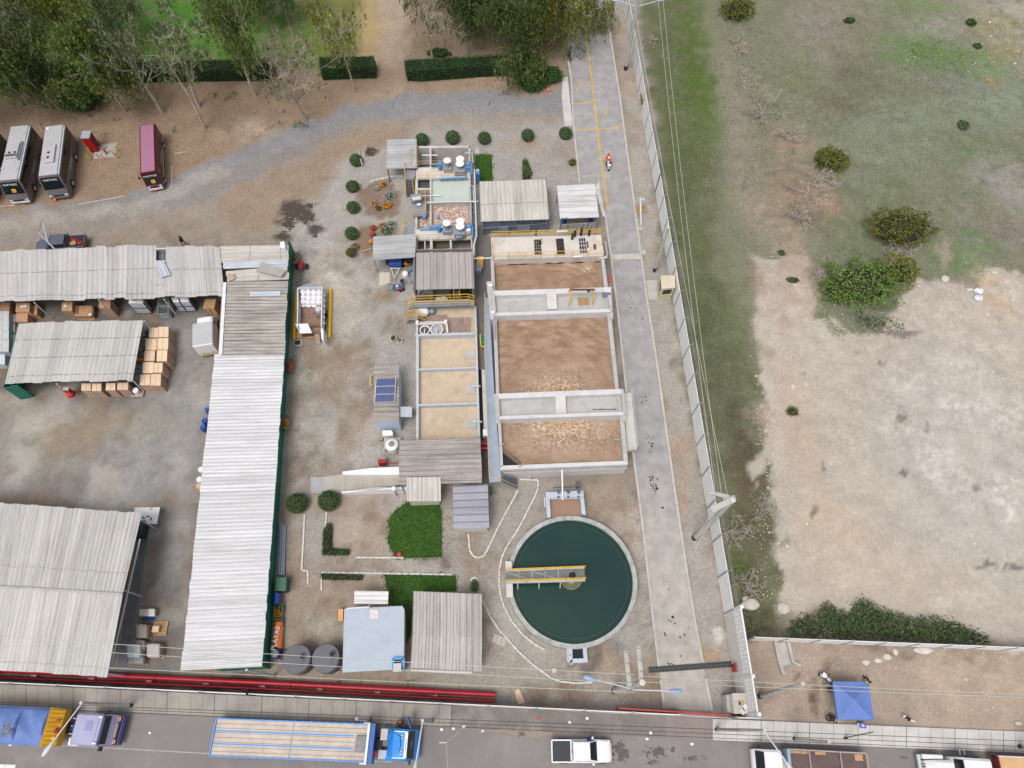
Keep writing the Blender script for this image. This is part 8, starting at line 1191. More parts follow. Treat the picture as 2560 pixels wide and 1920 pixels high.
def coach(rear,front,label,mb,mr,style=0,zr=3.35,hw=1.27,win=(1.75,2.95),stripe=None,name='coach'):
 loc,rz,L_=place(rear,front,zr);r_=thing(name,label,'bus',loc,rz,'parked buses');B=lambda nm,b,m,**k:b.build(nm,m,r_,world=False,**k)
 nz=.8 if style<2 else.55;B('body',MB().loft([ring8(0,hw-.12,.5,zr-.18,.2),ring8(.12,hw,.38,zr,.22),ring8(L_-.05,hw,.36,zr,.22),ring8(L_+nz*.72,hw-.02,.34,zr-1.75,.12),ring8(L_+nz,hw-.12,.34,.95,.12),ring8(L_+nz+.08,hw-.25,.4,.75,.1)]),mb,smooth=True)
 B('roof',MB().boxb(.2,L_-.15,-hw+.22,hw-.22,zr-.01,zr+.025),mr,bevel=.02)
 if style<2:sideq(r_,'window_band',M_glassb,.35,L_-.1,win[0],win[1],hw+.02);B('roof_edge',MB().boxb(.3,L_-.2,hw-.21,hw-.02,zr-.18,zr-.05),mat('edge_bluewhite',(200,214,226),.4,.05,1))
 else:
  n=5
  for i in range(n):x0=.4+(L_-.6)*i/n;sideq(r_,'window',M_glassb,x0,x0+(L_-.6)/n-.12,win[0],win[1],hw+.015)
 p0,p1=Vector((L_-.05,0,zr)),Vector((L_+nz*.72,0,zr-1.75));w=hw-.1;a_,d_=lerp(p0,p1,.12),lerp(p0,p1,.95);nn=Vector((1.75,0,nz*.75)).normalized()*.03
 slab(r_,'windscreen',M_glass,[Vector((a_.x,-w+.12,a_.z))+nn,Vector((d_.x,-w,d_.z))+nn,Vector((d_.x,w,d_.z))+nn,Vector((a_.x,w-.12,a_.z))+nn],.015);tp=lerp(p0,p1,.30)+nn*2.
 text('MARTINEZ',.34,M_white2,r_,frame_mtx(tp,(0,1,0),(-nz*.75,0,1.75)));text('MARTINEZ',.42,M_white2,r_,frame_mtx(Vector((L_*.56,hw+.02,1.25)),(-1,0,0),(0,0,1)))
 B('bumper',MB().boxb(L_+nz-.06,L_+nz+.14,-hw+.16,hw-.16,.38,.68),M_white if style!=0 else mb,bevel=.05);B('grille',MB().boxb(L_+nz+.02,L_+nz+.10,-.55,.55,.72,.92),M_black)
 for s in(1,-1):B('headlight',MB().box((L_+nz-.02,s*(hw-.35),.85),(.2,.34,.2)),mat('headlight',(220,224,228),.15,.05,2));B('mirror',MB().box((L_+.25,s*(hw+.2),2.3),(.12,.18,.4)),M_black)
 for x in((L_-1.2,2.9)if style<2 else(L_-.6,1.7)):
  for s in(1,-1):wheel(r_,x,s*(hw-.08),.5 if style<2 else.42,.34)
 if style==0:
  B('roof_cooler',MB().boxb(L_*.42,L_*.76,-.62,.62,zr+.02,zr+.26),mr,bevel=.1);[B('fan',MB().cyl((L_*f_,-.1+.0),.17,zr+.26,zr+.275,16),M_black)for f_ in(.58,.67)];B('hatch',MB().boxb(L_*.84,L_*.91,-.5,.35,zr+.02,zr+.06),mr,bevel=.02);B('vent',MB().cyl((.6,-.7),.18,zr+.02,zr+.1,14),M_white2)
 elif style==1:
  B('roof_cooler',MB().boxb(L_*.36,L_*.62,-.85,.6,zr+.02,zr+.26),mr,bevel=.06);B('cooler_grille',MB().boxb(L_*.555,L_*.60,-.8,.55,zr+.262,zr+.27),M_steeld);[B('fan',MB().cyl((L_*.53,s),.16,zr+.26,zr+.275,16),M_black)for s in(-.35,.3)];B('hatch',MB().boxb(L_*.66,L_*.73,-.45,.4,zr+.02,zr+.05),mr,bevel=.02);[B('vent',MB().cyl((x,y),.2,zr+.02,zr+.09,14),mr)for x,y in((1.5,.7),(L_*.8,.8),(L_*.78,-.9))];[B('cooler_rail',MB().boxb(L_*.33,L_*.66,y,y+.06,zr+.02,zr+.2),M_steel)for y in(.72,.86)]
 else:
  B('side_stripe',MB().boxb(.3,L_+.2,hw-.0,hw+.02,.55,.72),mat('cream_stripe',(236,224,190),.4,.05,1));
 if style:sgn=lerp(p0,p1,.72)+nn*2;slab(r_,'route_card',mat('card_yellow',(250,190,70),.6,.05,1),[Vector((sgn.x-.08,-.15,sgn.z+.2)),Vector((sgn.x+.08,-.15,sgn.z-.2)),Vector((sgn.x+.08,.3,sgn.z-.2)),Vector((sgn.x-.08,.3,sgn.z+.2))]);text('B1',.26,mat('card_ink',(130,60,30),.6,.05,1),r_,frame_mtx(sgn+Vector((.05,.08,.02)),(0,1,0),(-nz*.75,0,1.75)))
 return r_
M_sil=mat('bus_silver',(120,112,118),.4,.06,1,coat=.2);M_silr=mat('bus_roof',(196,194,198),.45,.06,1.,.03,dirt=(172,168,168),dirt_amt=.4)
coach((136,311.5),(119,440),'silver coach parked nearer the red cabinet, round finned cooler on its roof',M_sil,M_silr,0);coach((50,312),(19,452),'silver coach at the left edge with twin fans and a wide roof cooler',M_sil,M_silr,1);coach((-40,318),(-76,460),'dark coach mostly outside the left edge of the photo',mat('bus_dark',(74,70,80),.4,.06,1),M_silr,1)
M_mar=mat('maroon',(104,10,38),.35,.06,1,coat=.2);coach((367,309.5),(370,431),'maroon minibus with a faded pink roof parked alone',M_mar,mat('faded_maroon',(176,120,148),.55,.06,1.5,.04),2,2.75,1.02,(1.5,2.3),name='minibus')
def pickup(rear,front,label,mb,bed,style=0):
 loc,rz,L_=place(rear,front,.8);r_=thing('pickup_truck',label,'pickup',loc,rz,'pickup trucks');B=lambda nm,b,m,**k:b.build(nm,m,r_,world=False,**k);W=.91;s=L_/5.3
 B('body',MB().loft([ring8(0,W-.08,.45,.95,.08),ring8(.06*s,W,.38,1.0,.06),ring8(1.75*s,W,.36,1.0,.05),ring8(3.9*s,W,.36,1.02,.1),ring8(4.9*s,W-.04,.36,.98,.14),ring8(5.18*s,W-.16,.38,.86,.18),ring8(5.3*s,W-.34,.42,.7,.1)]),mb,smooth=True)
 B('cab',MB().loft([ring8(1.72*s,W-.06,.98,1.02,.02),ring8(1.86*s,W-.17,.98,1.72,.08),ring8(3.25*s,W-.17,.98,1.76,.08),ring8(3.98*s,W-.08,.98,1.04,.02)]),mb,smooth=True)
 slab(r_,'windscreen',M_glass,[(3.31*s,-W+.27,1.71),(3.93*s,-W+.15,1.1),(3.93*s,W-.15,1.1),(3.31*s,W-.27,1.71)],.02);slab(r_,'rear_window',M_glass,[(1.75*s,W-.2,1.12),(1.75*s,-W+.2,1.12),(1.84*s,-W+.28,1.64),(1.84*s,W-.28,1.64)],-.05);
 for x0,x1 in((1.98,2.65),(2.72,3.5)):sideq(r_,'side_window',M_glass,x0*s,x1*s,1.12,1.6,W-.13,.06)
 B('bed_liner',MB().boxb(.12*s,1.66*s,-W+.12,W-.12,.995,1.012),bed);b=MB();b.boxb(.02*s,1.72*s,W-.12,W-.01,.98,1.08);b.boxb(.02*s,1.72*s,-W+.01,-W+.12,.98,1.08);b.boxb(.0,.1*s,-W+.06,W-.06,.9,1.08);B('bed_side',b,mb,bevel=.02)
 for sg_ in(1,-1):B('tail_light',MB().box((.02,sg_*(W-.1),.9),(.1,.12,.26)),M_redb);B('mirror',MB().box((3.6*s,sg_*(W+.1),1.18),(.16,.2,.16)),M_black if style else mb);B('headlight',MB().box((5.06*s,sg_*(W-.2),.8),(.2,.28,.14)),mat('headlight',(0,0,0)))
 for x in(1.05*s,4.35*s):[wheel(r_,x,sg_*(W-.06),.38,.26)for sg_ in(1,-1)]
 if style==0:B('brake_light',MB().box((1.74*s,0,1.66),(.06,.3,.05)),M_redb)
 else:
  b=MB();[b.tube([(1.62*s,y,1.),(1.62*s,y,1.65),(1.5*s,y,1.7)],.04,6)for y in(-.7,.7)];b.tube([(1.62*s,-.7,1.65),(1.62*s,.7,1.65)],.04,6);B('roll_bar',b,M_black)
 return r_
pickup((1378,1877.5),(1530,1877.5),'white pickup with a dark bed cover parked on the street',mat('white_car',(252,252,255),.3,.02,1,coat=.4),mat('bed_cover',(44,48,58),.6,.1,2));pk=pickup((214,604),(88,615),'dark grey pickup with cones in its bed, half under the long shed roof',mat('grey_car',(92,98,116),.35,.05,1,coat=.3),mat('bed_dark',(40,38,40),.8,.2,3),1)
for u,v,lb,lay in((184,600,'orange cone standing in the bed of the dark pickup',0),(199,606,'orange cone near the tailgate of the dark pickup',0)):c=P(u,v,1.05);r_=thing('traffic_cone',lb,'traffic cone',c,0,'orange traffic cones');MB().boxb(c.x-.2,c.x+.2,c.y-.2,c.y+.2,1.03,1.08).build('base',M_orange,r_);MB().lathe((c.x,c.y,1.08),[(.17,0),(.03,.6)],12).build('cone',M_orange,r_)
c=P(182,608,1.1);tag(MB().box((c.x,c.y,1.08),(.7,.5,.1),.3).build('carton',M_cardb),'torn brown carton in the bed of the dark pickup','carton')
loc,rz,L_=place((506,863),(506,806),2.6);bt=thing('box_truck','small white box truck parked against the streaked roof','truck',loc,rz);B=lambda nm,b,m,**k:b.build(nm,m,bt,world=False,**k);hwb=1.05;B('box_body',MB().boxb(0,L_,-hwb,hwb,.75,2.6),M_white2,bevel=.03);B('box_roof',MB().boxb(.1,L_-.04,-hwb+.04,hwb-.04,2.6,2.625),mat('truck_roof',(196,196,200),.6,.06,1));B('cab',MB().loft([ring8(L_+.06,.9,.5,2.0,.2),ring8(L_+1.0,.9,.5,2.02,.2),ring8(L_+1.55,.86,.45,1.15,.12),ring8(L_+1.75,.8,.45,1.0,.1)]),M_white2,smooth=True)
slab(bt,'windscreen',M_glass,[(L_+1.04,-.68,1.98),(L_+1.52,-.74,1.2),(L_+1.52,.74,1.2),(L_+1.04,.68,1.98)],.02);sideq(bt,'side_window',M_glass,L_+.25,L_+1.05,1.3,1.85,.91,.05);b=MB();b.boxb(-.02,0,-1.,-.02,.85,2.5);b.boxb(-.02,0,.02,1.,.85,2.5);B('rear_door',b,M_white2);B('bumper',MB().boxb(-.12,.02,-1.,1.,.5,.7),mat('bumper_stripe',(190,170,120),.6,.3,6));[wheel(bt,x,s*.92,.36,.26)for x in(1.,L_+.95)for s in(1,-1)];B('chassis',MB().boxb(0,L_+1,-.5,.5,.4,.75),M_black);[B('plate',MB().boxb(-.03,-.02,y,y+.3,.95,1.05),M_yell)for y in(-.7,.3)]
zh=2.2;hq=[P(744,719,zh),P(805,716,zh),P(803,817,zh),P(743,820,zh)];hb_=thing('hopper_trailer','white sided open trailer body half filled with white sacks','trailer',cen(hq));cn=cen(hq);b=MB();fz=.95
for i,j in((0,1),(1,2),(3,0)):b.wall([hq[i],hq[j]],.1,fz,zh)
b.build('side_board',mat('hopper_white',(232,234,238),.55,.06,1.5,dirt=(170,174,180),dirt_amt=.4),hb_);MB().prism([(p.x,p.y)for p in hq],fz-.12,fz).build('floor',mat('hopper_floor',(150,122,104),.8,.2,1.2,.1,dirt=(66,50,48),dirt_amt=.95),hb_)
MB().prism([(p.x,p.y)for p in[hq[0],lerp(hq[0],hq[1],.5)+Vector((0,.55,0)),hq[1]]],fz,zh+.05).build('front_board',M_steel,hb_);MB().prism([(p.x,p.y)for p in PP([(743,819),(774,818),(780,832),(750,833.5)],1.3)],1.2,[2.1,2.1,1.3,1.3]).build('tail_panel',M_white2,hb_);MB().prism([(p.x,p.y)for p in PP([(802,820),(808,820),(809,852),(803,846)],1.7)],.7,1.7).build('swung_door',M_white2,hb_);MB().tube([P(808,853,1.),P(821,862,.1)],.06,6).build('brace',M_galv,hb_);MB().beam(P(766,817,1.5),P(804,815,1.5),.08).build('cross_bar',M_rust,hb_)
MB().prism([(p.x,p.y)for p in PP([(787,828),(800,828),(800,857),(788,857)],.4)],0,[1.,1.,.08,.08]).build('loading_plank',mat('plank_grey',(164,144,128),.9,.15,2),hb_);MB().prism([(p.x,p.y)for p in PP([(741,828),(786,832),(786,843),(741,845)],.3)],0,.3).build('step',M_wood,hb_);MB().prism([(p.x,p.y)for p in PP([(755,834),(786,833),(785,841),(754,843)],.32)],.3,.34).build('rust_plate',M_rust,hb_);b=MB();
for i in range(6):p=lerp(hq[1],hq[2],.12+.14*i);b.prism([(p.x+.06,p.y-.2),(p.x+.3,p.y-.2),(p.x+.06,p.y+.3)],1.5,1.6)
b.build('rope_hook',M_white2,hb_);[MB().tube([(hq[3].x+.9+dx,hq[3].y+1.2+dy,.45),(hq[3].x+1.2+dx,hq[3].y+1.2+dy,.45)],.45,16).build('wheel',M_rub,hb_)for dx in(-.7,1.3)for dy in(0,1.6)]
M_sack=mat('white_sack',(250,248,252),.7,.06,2.5,.05)
k=0
for j,v in enumerate((727,739,751,760)):
 for i in range(4):
  if j==3 and i==3:continue
  u=757+i*13.4+(j%2)*.8;z_=(1.95,1.85,1.7,1.25)[j];c=P(u,v,z_);k+=1
  b=MB();n=14;b.lathe((c.x,c.y,fz),[(.3,0),(.36+R.uniform(0,.03),.25),(.35,(z_-fz)*.75),(.24,z_-fz-.05),(.09,z_-fz+.05),(.12,z_-fz+.13)],n);b.v=[(x+R.uniform(-.03,.03),y+R.uniform(-.03,.03),z)for x,y,z in b.v]
  tag(b.build('sack',M_sack,None,True,loc=(c.x,c.y,fz)),'white tied sack in the trailer, '+('first','second','third','lowest')[j]+' row from the front board, '+('leftmost','second from the left','third from the left','rightmost')[i],'sack','white sacks in the open trailer')
c=P(796,773,1.3);tag(MB().lathe((c.x,c.y,fz),[(.36,0),(.4,.25),(.34,.5),(.2,.55),(.22,.4)],14).build('open_sack',mat('grey_sack',(204,210,216),.6,.12,3)),'open greyish sack standing alone at the right side of the trailer','sack')
for a_,d_,lb in(((740.5,729),(735,848),'yellow wheel barrier left of the open trailer'),((826.5,723.5),(823,843.5),'yellow wheel barrier right of the open trailer')):tag(MB().tube([P(*a_,.2),P(*d_,.2)],.2,10).build('wheel_barrier',mat('barrier_yellow',(250,200,30),.5,.06,1.5,dirt=(220,170,40)),None,True),lb,'barrier')
pg_=thing('pit_grate','square dark pit grate with a pale frame behind the open trailer','grate',P(744,856));q=PP([(735,849.5),(755,849),(753,864),(733.5,864.5)]);MB().prism([(p.x,p.y)for p in q],-.02,.02).build('frame',M_concl,pg_);cq=cen(q);MB().prism([(cq.x+(p.x-cq.x)*.76,cq.y+(p.y-cq.y)*.76)for p in q],.0,.026).build('grating',mat('pit_dark',(46,48,58),.7,.2,3),pg_)
loc,rz,L_=place((533,1842.5),(924,1857.5),1.35);fbk=thing('flatbed_truck','long bright blue flatbed truck with a wooden deck','truck',loc,rz);B=lambda nm,b,m,**k:b.build(nm,m,fbk,world=False,**k);M_tb=mat('truck_blue',(44,150,236),.4,.06,1,coat=.2);M_tb2=mat('truck_blue_rail',(96,156,232),.5,.1,2);M_deckw=mat('deck_planks',(214,200,186),.85,.14,.8,.08,dirt=(176,164,160),dirt_amt=.5)
W=1.44;ys=np.linspace(-W,W,9)
for i in range(8):B('deck_plank',MB().boxb(.08,L_-.1,ys[i]+.012,ys[i+1]-.012,1.2,1.35),M_deckw)if True else None
B('deck_base',MB().boxb(.0,L_,-W,W,1.0,1.2),M_tb2);[B('deck_strip',MB().boxb(.1,L_-1.4,y-.055,y+.055,1.35,1.366),M_tb)for y in(-.5,.5)];B('deck_strip',MB().boxb(L_*.5-.04,L_*.5+.04,-W,W,1.35,1.37),M_steel);b=MB();[b.boxb(0,L_,s*W-.05,s*W+.05,1.1,1.42)for s in(-1,1)];b.boxb(-.08,.04,-W,W,1.1,1.42);B('side_rail',b,M_tb2);b=MB();[b.boxb(x,x+.12,s*(W+.02)-.06,s*(W+.02)+.06,1.0,1.46)for x in np.arange(.3,L_,.72)for s in(-1,1)];B('stake_pocket',b,M_tb2)
B('headboard',MB().boxb(L_-.02,L_+.5,-W-.12,W+.12,1.0,2.3),mat('truck_blue_dark',(24,92,176),.45,.08,1));B('headboard_rail',MB().boxb(L_-.12,L_+.06,-W-.16,W+.16,2.3,2.42),M_white2);[B('headboard_end',MB().boxb(L_-.5,L_,s*(W+.1)-.05,s*(W+.1)+.05,2.3,2.4),M_white2)for s in(-1,1)];B('tarp_roll',MB().boxb(L_-1.2,L_-.25,-.75,.55,1.36,1.55),mat('tarp_grey',(150,148,150),.7,.2,3),bevel=.07)
B('chassis',MB().boxb(.5,L_+3.6,-.45,.45,.65,.98),M_black);B('tool_box',MB().boxb(L_+.9,L_+1.5,.25,1.15,.9,1.5),mat('box_tan',(206,200,194),.5,.1,2));B('tool_box',MB().boxb(L_+.95,L_+1.7,-.2,.2,.9,1.2),mat('fw_grey',(134,128,124),.8,.1,2));B('fuel_tank',MB().boxb(L_+.8,L_+1.6,-1.2,-.5,.6,1.2),M_lblue);B('crate',MB().boxb(L_+.3,L_+.75,-.95,-.6,1.2,1.5),M_redb);B('engine',MB().boxb(L_+.5,L_+1.1,-.5,.3,.95,1.25),M_black)
x0=L_+1.75;B('cab',MB().loft([ring8(x0,1.15,.6,2.6,.25),ring8(x0+.1,1.2,.5,2.85,.3),ring8(x0+1.65,1.2,.5,2.9,.22),ring8(x0+2.15,1.19,.5,1.75,.15),ring8(x0+2.35,1.15,.5,1.3,.1),ring8(x0+2.42,1.05,.5,.9,.1)]),M_tb,smooth=True)
fa=[(x0-.15,1.36,2.7),(x0+.5,.95,2.95),(x0+1.05,.6,3.1),(x0+1.12,0,3.15),(x0+1.05,-.6,3.1),(x0+.5,-.95,2.95),(x0-.15,-1.36,2.7),(x0+.05,-.8,3.2),(x0+.1,0,3.35),(x0+.05,.8,3.2)];fm=MB();n=len(fa);fm.add(fa+[(x_,y,2.6)for x_,y,z in fa],[tuple(range(n)),tuple(range(2*n-1,n-1,-1))]+[(i,(i+1)%n,n+(i+1)%n,n+i)for i in range(n)]);B('wind_deflector',fm,M_tb,bevel=.03)
slab(fbk,'windscreen',M_glass,[(x0+1.7,-1.0,2.82),(x0+2.14,-1.08,1.82),(x0+2.14,1.08,1.82),(x0+1.7,1.0,2.82)],.02);B('visor_banner',MB().boxb(x0+1.44,x0+1.68,-1.0,1.0,2.88,2.925),M_white2);text('tubaldeltarlos',.17,mat('banner_ink',(46,50,150),.5,.05,1),fbk,frame_mtx(Vector((x0+1.56,0,2.93)),(0,1,0),(-1,0,0)));text('Bendicion',.17,mat('script_blue',(170,180,236),.5,.05,1),fbk,frame_mtx(Vector((x0+1.96,0,2.34)),(0,1,0),(-1,0,2.2)))
sideq(fbk,'side_window',M_glass,x0+.7,x0+1.75,1.85,2.55,1.21,.05);[B('roof_rail',MB().boxb(x0+.5,x0+1.5,s*1.0-.035,s*1.0+.035,2.84,2.9),M_white2)for s in(-1,1)];B('bumper',MB().boxb(x0+2.36,x0+2.55,-1.1,1.1,.45,.85),M_tb,bevel=.04);B('mirror',MB().box((x0+1.9,-1.35,2.0),(.12,.3,.5)),M_black);slab(fbk,'open_door',mat('truck_blue_dark',(0,0,0)),[(x0+1.75,1.22,.9),(x0+1.35,2.15,.9),(x0+1.35,2.15,2.4),(x0+1.75,1.22,2.4)],.08);[B('marker_light',MB().box((x0+1.2,y,2.95),(.12,.06,.08)),M_white2)for y in(-.7,-.5,.5,.7)]
[wheel(fbk,x,s*1.1,.5,.4)for x in(2.2,3.5,L_-.4,x0+1.2)for s in(1,-1)]
loc,rz,L_=place((-90,1807),(150,1819.5),2.6);dt=thing('dump_truck','truck with a purple cab and a yellow dump body under a blue tarp','truck',loc,rz);B=lambda nm,b,m,**k:b.build(nm,m,dt,world=False,**k);M_pur=mat('purple_cab',(172,170,206),.4,.06,1,.03,coat=.2);M_purd=mat('purple_dark',(62,54,120),.4,.08,1);M_dy=mat('dump_yellow',(226,170,22),.5,.1,1.5,dirt=(186,134,24));W=1.42
B('dump_body',MB().boxb(0,L_-.9,-W,W,1.1,2.35),M_dy);b=MB();b.add([(L_-1.2,-W-.1,1.2),(L_-1.2,W+.1,1.2),(L_-1.2,W+.1,2.75),(L_-1.2,-W-.1,2.75),(L_-.2,-W,1.2),(L_-.2,W,1.2),(L_-.25,W,2.0),(L_-.25,-W,2.0)],[(0,1,2,3),(7,6,5,4),(0,4,5,1),(1,5,6,2),(2,6,7,3),(3,7,4,0)]);B('headboard',b,M_dy);b=MB();[b.beam((L_-1.05,-W+i*.35,2.70),(L_-.27,-W+i*.35,2.06),.06)for i in range(9)];B('headboard_rib',b,M_dy)
t=MB();nx,ny=44,16
for j in range(ny+1):
 for i in range(nx+1):x_=(L_-1.25)*i/nx;y=-W-.05+(2*W+.1)*j/ny;f_=math.sin(PI*j/ny);t.v.append((x_,y,2.35+.42*f_**.6+.14*math.sin(x_*1.9+1.2*math.sin(y*1.6))*f_+.1*math.sin(x_*4.1+y*3)*f_*.6+R.uniform(-.03,.03)-(.25 if i%15==14 else 0)*f_))
t.f=[(j*(nx+1)+i,j*(nx+1)+i+1,(j+1)*(nx+1)+i+1,(j+1)*(nx+1)+i)for j in range(ny)for i in range(nx)];B('tarp',t,mat('tarp_blue',(104,132,198),.6,.16,1.2,.05,dirt=(78,102,164)),smooth=True);dbz=[];
b=MB();
for k_ in range(14):branch(b,(L_-4.3,-.45,2.75),(R.gauss(0,.6),R.gauss(0,.6),.5),.5,.025,2,[],R,.3,0,3,3,.6,4,.012,.8)
tag_=b;o=b.build('twig_bundle',M_twig,None,loc=(0,0,0));o.data.transform(Matrix.Translation(loc)@Matrix.Rotation(rz,4,'Z'));tag(o,'round bundle of dry twigs lying on the blue tarp','twigs')
B('chassis',MB().boxb(.5,L_+3.3,-.45,.45,.6,.95),M_black);b=MB();[b.boxb(L_+.05,L_+1.3,y,y+.08,.98,1.06)for y in(-.5,.1,.7)];B('frame_rail',b,M_galv);B('air_tank',MB().tube([(L_+.5,-.25,1.15),(L_+.5,.3,1.15)],.22,12),M_blued,smooth=True);B('front_tank',MB().boxb(L_+.25,L_+1.15,-1.35,-.7,.7,1.25),M_white2,bevel=.12);B('hose_reel',MB().tube([(L_-.52,-.25,2.3),(L_-.3,-.25,2.2)],.2,14),M_red);B('lamp',MB().box((L_-.5,.55,2.35),(.3,.14,.12)),M_red);B('plate',MB().box((L_-.5,-.85,2.32),(.3,.3,.05)),M_yell)
x0=L_+1.25;B('cab',MB().loft([ring8(x0,1.15,.6,2.75,.12),ring8(x0+.08,1.22,.5,2.85,.12),ring8(x0+2.25,1.22,.5,2.85,.12),ring8(x0+2.55,1.2,.5,1.9,.12),ring8(x0+3.0,1.18,.5,1.3,.12),ring8(x0+3.12,1.1,.5,1.0,.1)]),M_pur,smooth=True);B('roof',MB().boxb(x0+.14,x0+2.0,-1.1,1.1,2.84,2.88),M_pur,bevel=.02);B('roof_hatch',MB().boxb(x0+1.0,x0+1.55,-.1,.65,2.88,2.91),mat('hatch_purple',(150,148,202),.4,.06,1),bevel=.03);B('sun_visor',MB().boxb(x0+2.05,x0+2.4,-1.2,1.2,2.6,2.72),M_purd)
slab(dt,'windscreen',M_glass,[(x0+2.30,-1.05,2.72),(x0+2.55,-1.1,1.95),(x0+2.55,1.1,1.95),(x0+2.30,1.05,2.72)],.02);B('hood',MB().boxb(x0+2.58,x0+3.1,-1.15,1.15,.6,1.42),M_purd,bevel=.06);[B('marker_strip',MB().boxb(x0+2.9,x0+2.98,y0,y1,1.42,1.44),mat('amber_light',(244,180,60),.4,.06,1))for y0,y1 in((-.55,.5),(.72,1.05),(-1.05,-.75))];[B('marker_strip',MB().boxb(x0+3.04,x0+3.12,y0,y1,1.40,1.43),mat('amber_light',(0,0,0)))for y0,y1 in((.72,1.05),(-1.05,-.75))];B('bumper',MB().boxb(x0+3.1,x0+3.3,-1.15,1.15,.45,.85),M_purd,bevel=.04);B('mirror',MB().box((x0+2.25,-1.45,1.9),(.25,.35,.35)),M_black);B('mirror',MB().box((x0+2.25,1.42,2.0),(.1,.25,.35)),M_black);[B('horn',MB().tube([(x0+2.0,s*1.0,2.95),(x0+2.3,s*1.0,2.95)],.08,8),M_white2)for s in(-1,1)]
[wheel(dt,x,s*1.08,.5,.4)for x in(2,3.3,x0+1.7)for s in(1,-1)]
loc,rz,L_=place((2168,1921),(1968,1910),1.2);wtk=thing('stake_truck','white cabbed truck with an empty brown bed at the bottom edge','truck',loc,rz);B=lambda nm,b,m,**k:b.build(nm,m,wtk,world=False,**k);W=1.15;B('bed',MB().boxb(0,L_,-W,W,.9,1.1),mat('bed_brown',(112,92,90),.85,.2,1,.08));b=MB();[b.boxb(0,L_,s*W-.05,s*W+.05,1.1,1.5)for s in(-1,1)];b.boxb(-.05,.05,-W,W,1.1,1.5);[b.boxb(x,x+.08,-W,W,1.5,1.58)for x in(L_*.33,L_*.72)];B('bed_rail',b,mat('rail_grey',(182,174,166),.6,.1,2));B('plank',MB().boxb(.2,.9,-W+.1,-W+.6,1.1,1.14),M_cardb);[B('plank',MB().boxb(x,x+.9,-W+.08,-W+.3,1.1,1.2),M_wood)for x in(L_*.5,L_*.72,L_*.85)];B('headboard',MB().boxb(L_,L_+.25,-W,W,.9,2.2),mat('head_blue',(150,176,196),.5,.1,1));B('load',MB().ico((L_+.5,.1,1.6),.6,2,.15,(.6,1.3,.8)),mat('load_bags',(196,190,180),.8,.35,5));B('cab',MB().loft([ring8(L_+.75,1.05,.5,2.2,.2),ring8(L_+2.2,1.05,.5,2.25,.2),ring8(L_+2.75,1.02,.5,1.2,.15),ring8(L_+2.9,.95,.5,1.0,.1)]),M_white2,smooth=True);slab(wtk,'windscreen',M_glass,[(L_+2.25,-.85,2.2),(L_+2.7,-.92,1.28),(L_+2.7,.92,1.28),(L_+2.25,.85,2.2)],.02);sideq(wtk,'side_window',M_glass,L_+1.1,L_+2.2,1.4,2.,1.06,.05);B('chassis',MB().boxb(.3,L_+2.6,-.4,.4,.5,.9),M_black);[wheel(wtk,x,s*.95,.42,.3)for x in(1.2,L_+1.9)for s in(1,-1)];B('mirror',MB().box((L_+2.5,-1.25,1.8),(.12,.25,.35)),M_black)
loc,rz,L_=place((2480,1934),(2318,1926),1.5);sm=thing('tractor_truck','white long nosed truck tractor at the bottom right edge','truck',loc,rz);B=lambda nm,b,m,**k:b.build(nm,m,sm,world=False,**k);B('cab',MB().loft([ring8(.6,1.1,.6,2.7,.2),ring8(2.9,1.15,.6,2.8,.2),ring8(3.3,1.1,.6,1.8,.15)]),M_white2,smooth=True);B('hood',MB().loft([ring8(3.2,.85,.6,1.8,.2),ring8(L_-.3,.8,.6,1.6,.2),ring8(L_,.7,.6,1.3,.15)]),M_white2,smooth=True);[B('fender',MB().loft([ring8(3.6,.3,.5,.9,.1),ring8(4.3,.3,.5,1.25,.1),ring8(L_-.1,.28,.5,.95,.1)]),M_white2)for s in(1,)];b=MB();[b.boxb(3.7,L_,s*1.05-.2,s*1.05+.2,.7,1.2)for s in(1,-1)];B('fender',b,M_white2,bevel=.12);slab(sm,'windscreen',M_glass,[(2.95,-.95,2.72),(3.27,-1.,1.88),(3.27,1.,1.88),(2.95,.95,2.72)],.02);[wheel(sm,x,s*1.05,.5,.35)for x in(.9,4.4)for s in(1,-1)];b=MB();[b.boxb(L_-.02,L_+.05,y,y+.05,.8,1.4)for y in np.linspace(-.5,.5,6)];B('grille',b,M_black);B('bumper',MB().boxb(L_,L_+.25,-1.2,1.2,.45,.8),M_galv,bevel=.05);b=MB();b.tube([(2.1,-1.3,1.),(2.1,-1.75,1.0),(1.7,-1.75,1.),(1.7,-1.3,1.)],.05,6);B('side_step',b,M_galv);B('air_horn',MB().tube([(1.8,.2,2.9),(2.4,.2,2.9)],.07,8),M_galv);[B('sleeper_tank',MB().box((.2,y,1.),(.7,.6,.6)),M_black)for y in(-.5,.5)]
loc,rz,L_=place((2700,1942),(2494,1932),1.6);tr_=thing('grain_trailer','brown red trailer with a pale wooden floor cut by the bottom right corner','trailer',loc,rz);B=lambda nm,b,m,**k:b.build(nm,m,tr_,world=False,**k);M_tr=mat('trailer_red',(120,50,46),.6,.1,1.5);b=MB();[b.boxb(0,L_,s*1.25-.06,s*1.25+.06,1.,2.)for s in(-1,1)];b.boxb(L_-.1,L_,-1.3,1.3,1.,2.1);B('side_board',b,M_tr);B('floor',MB().boxb(0,L_,-1.2,1.2,.95,1.1),mat('trailer_floor',(232,190,140),.8,.1,1));B('top_rail',MB().boxb(0,L_,-1.33,-1.2,2.,2.06),M_concl);[wheel(tr_,x,s*1.1,.5,.4)for x in(1.5,2.9)for s in(1,-1)]
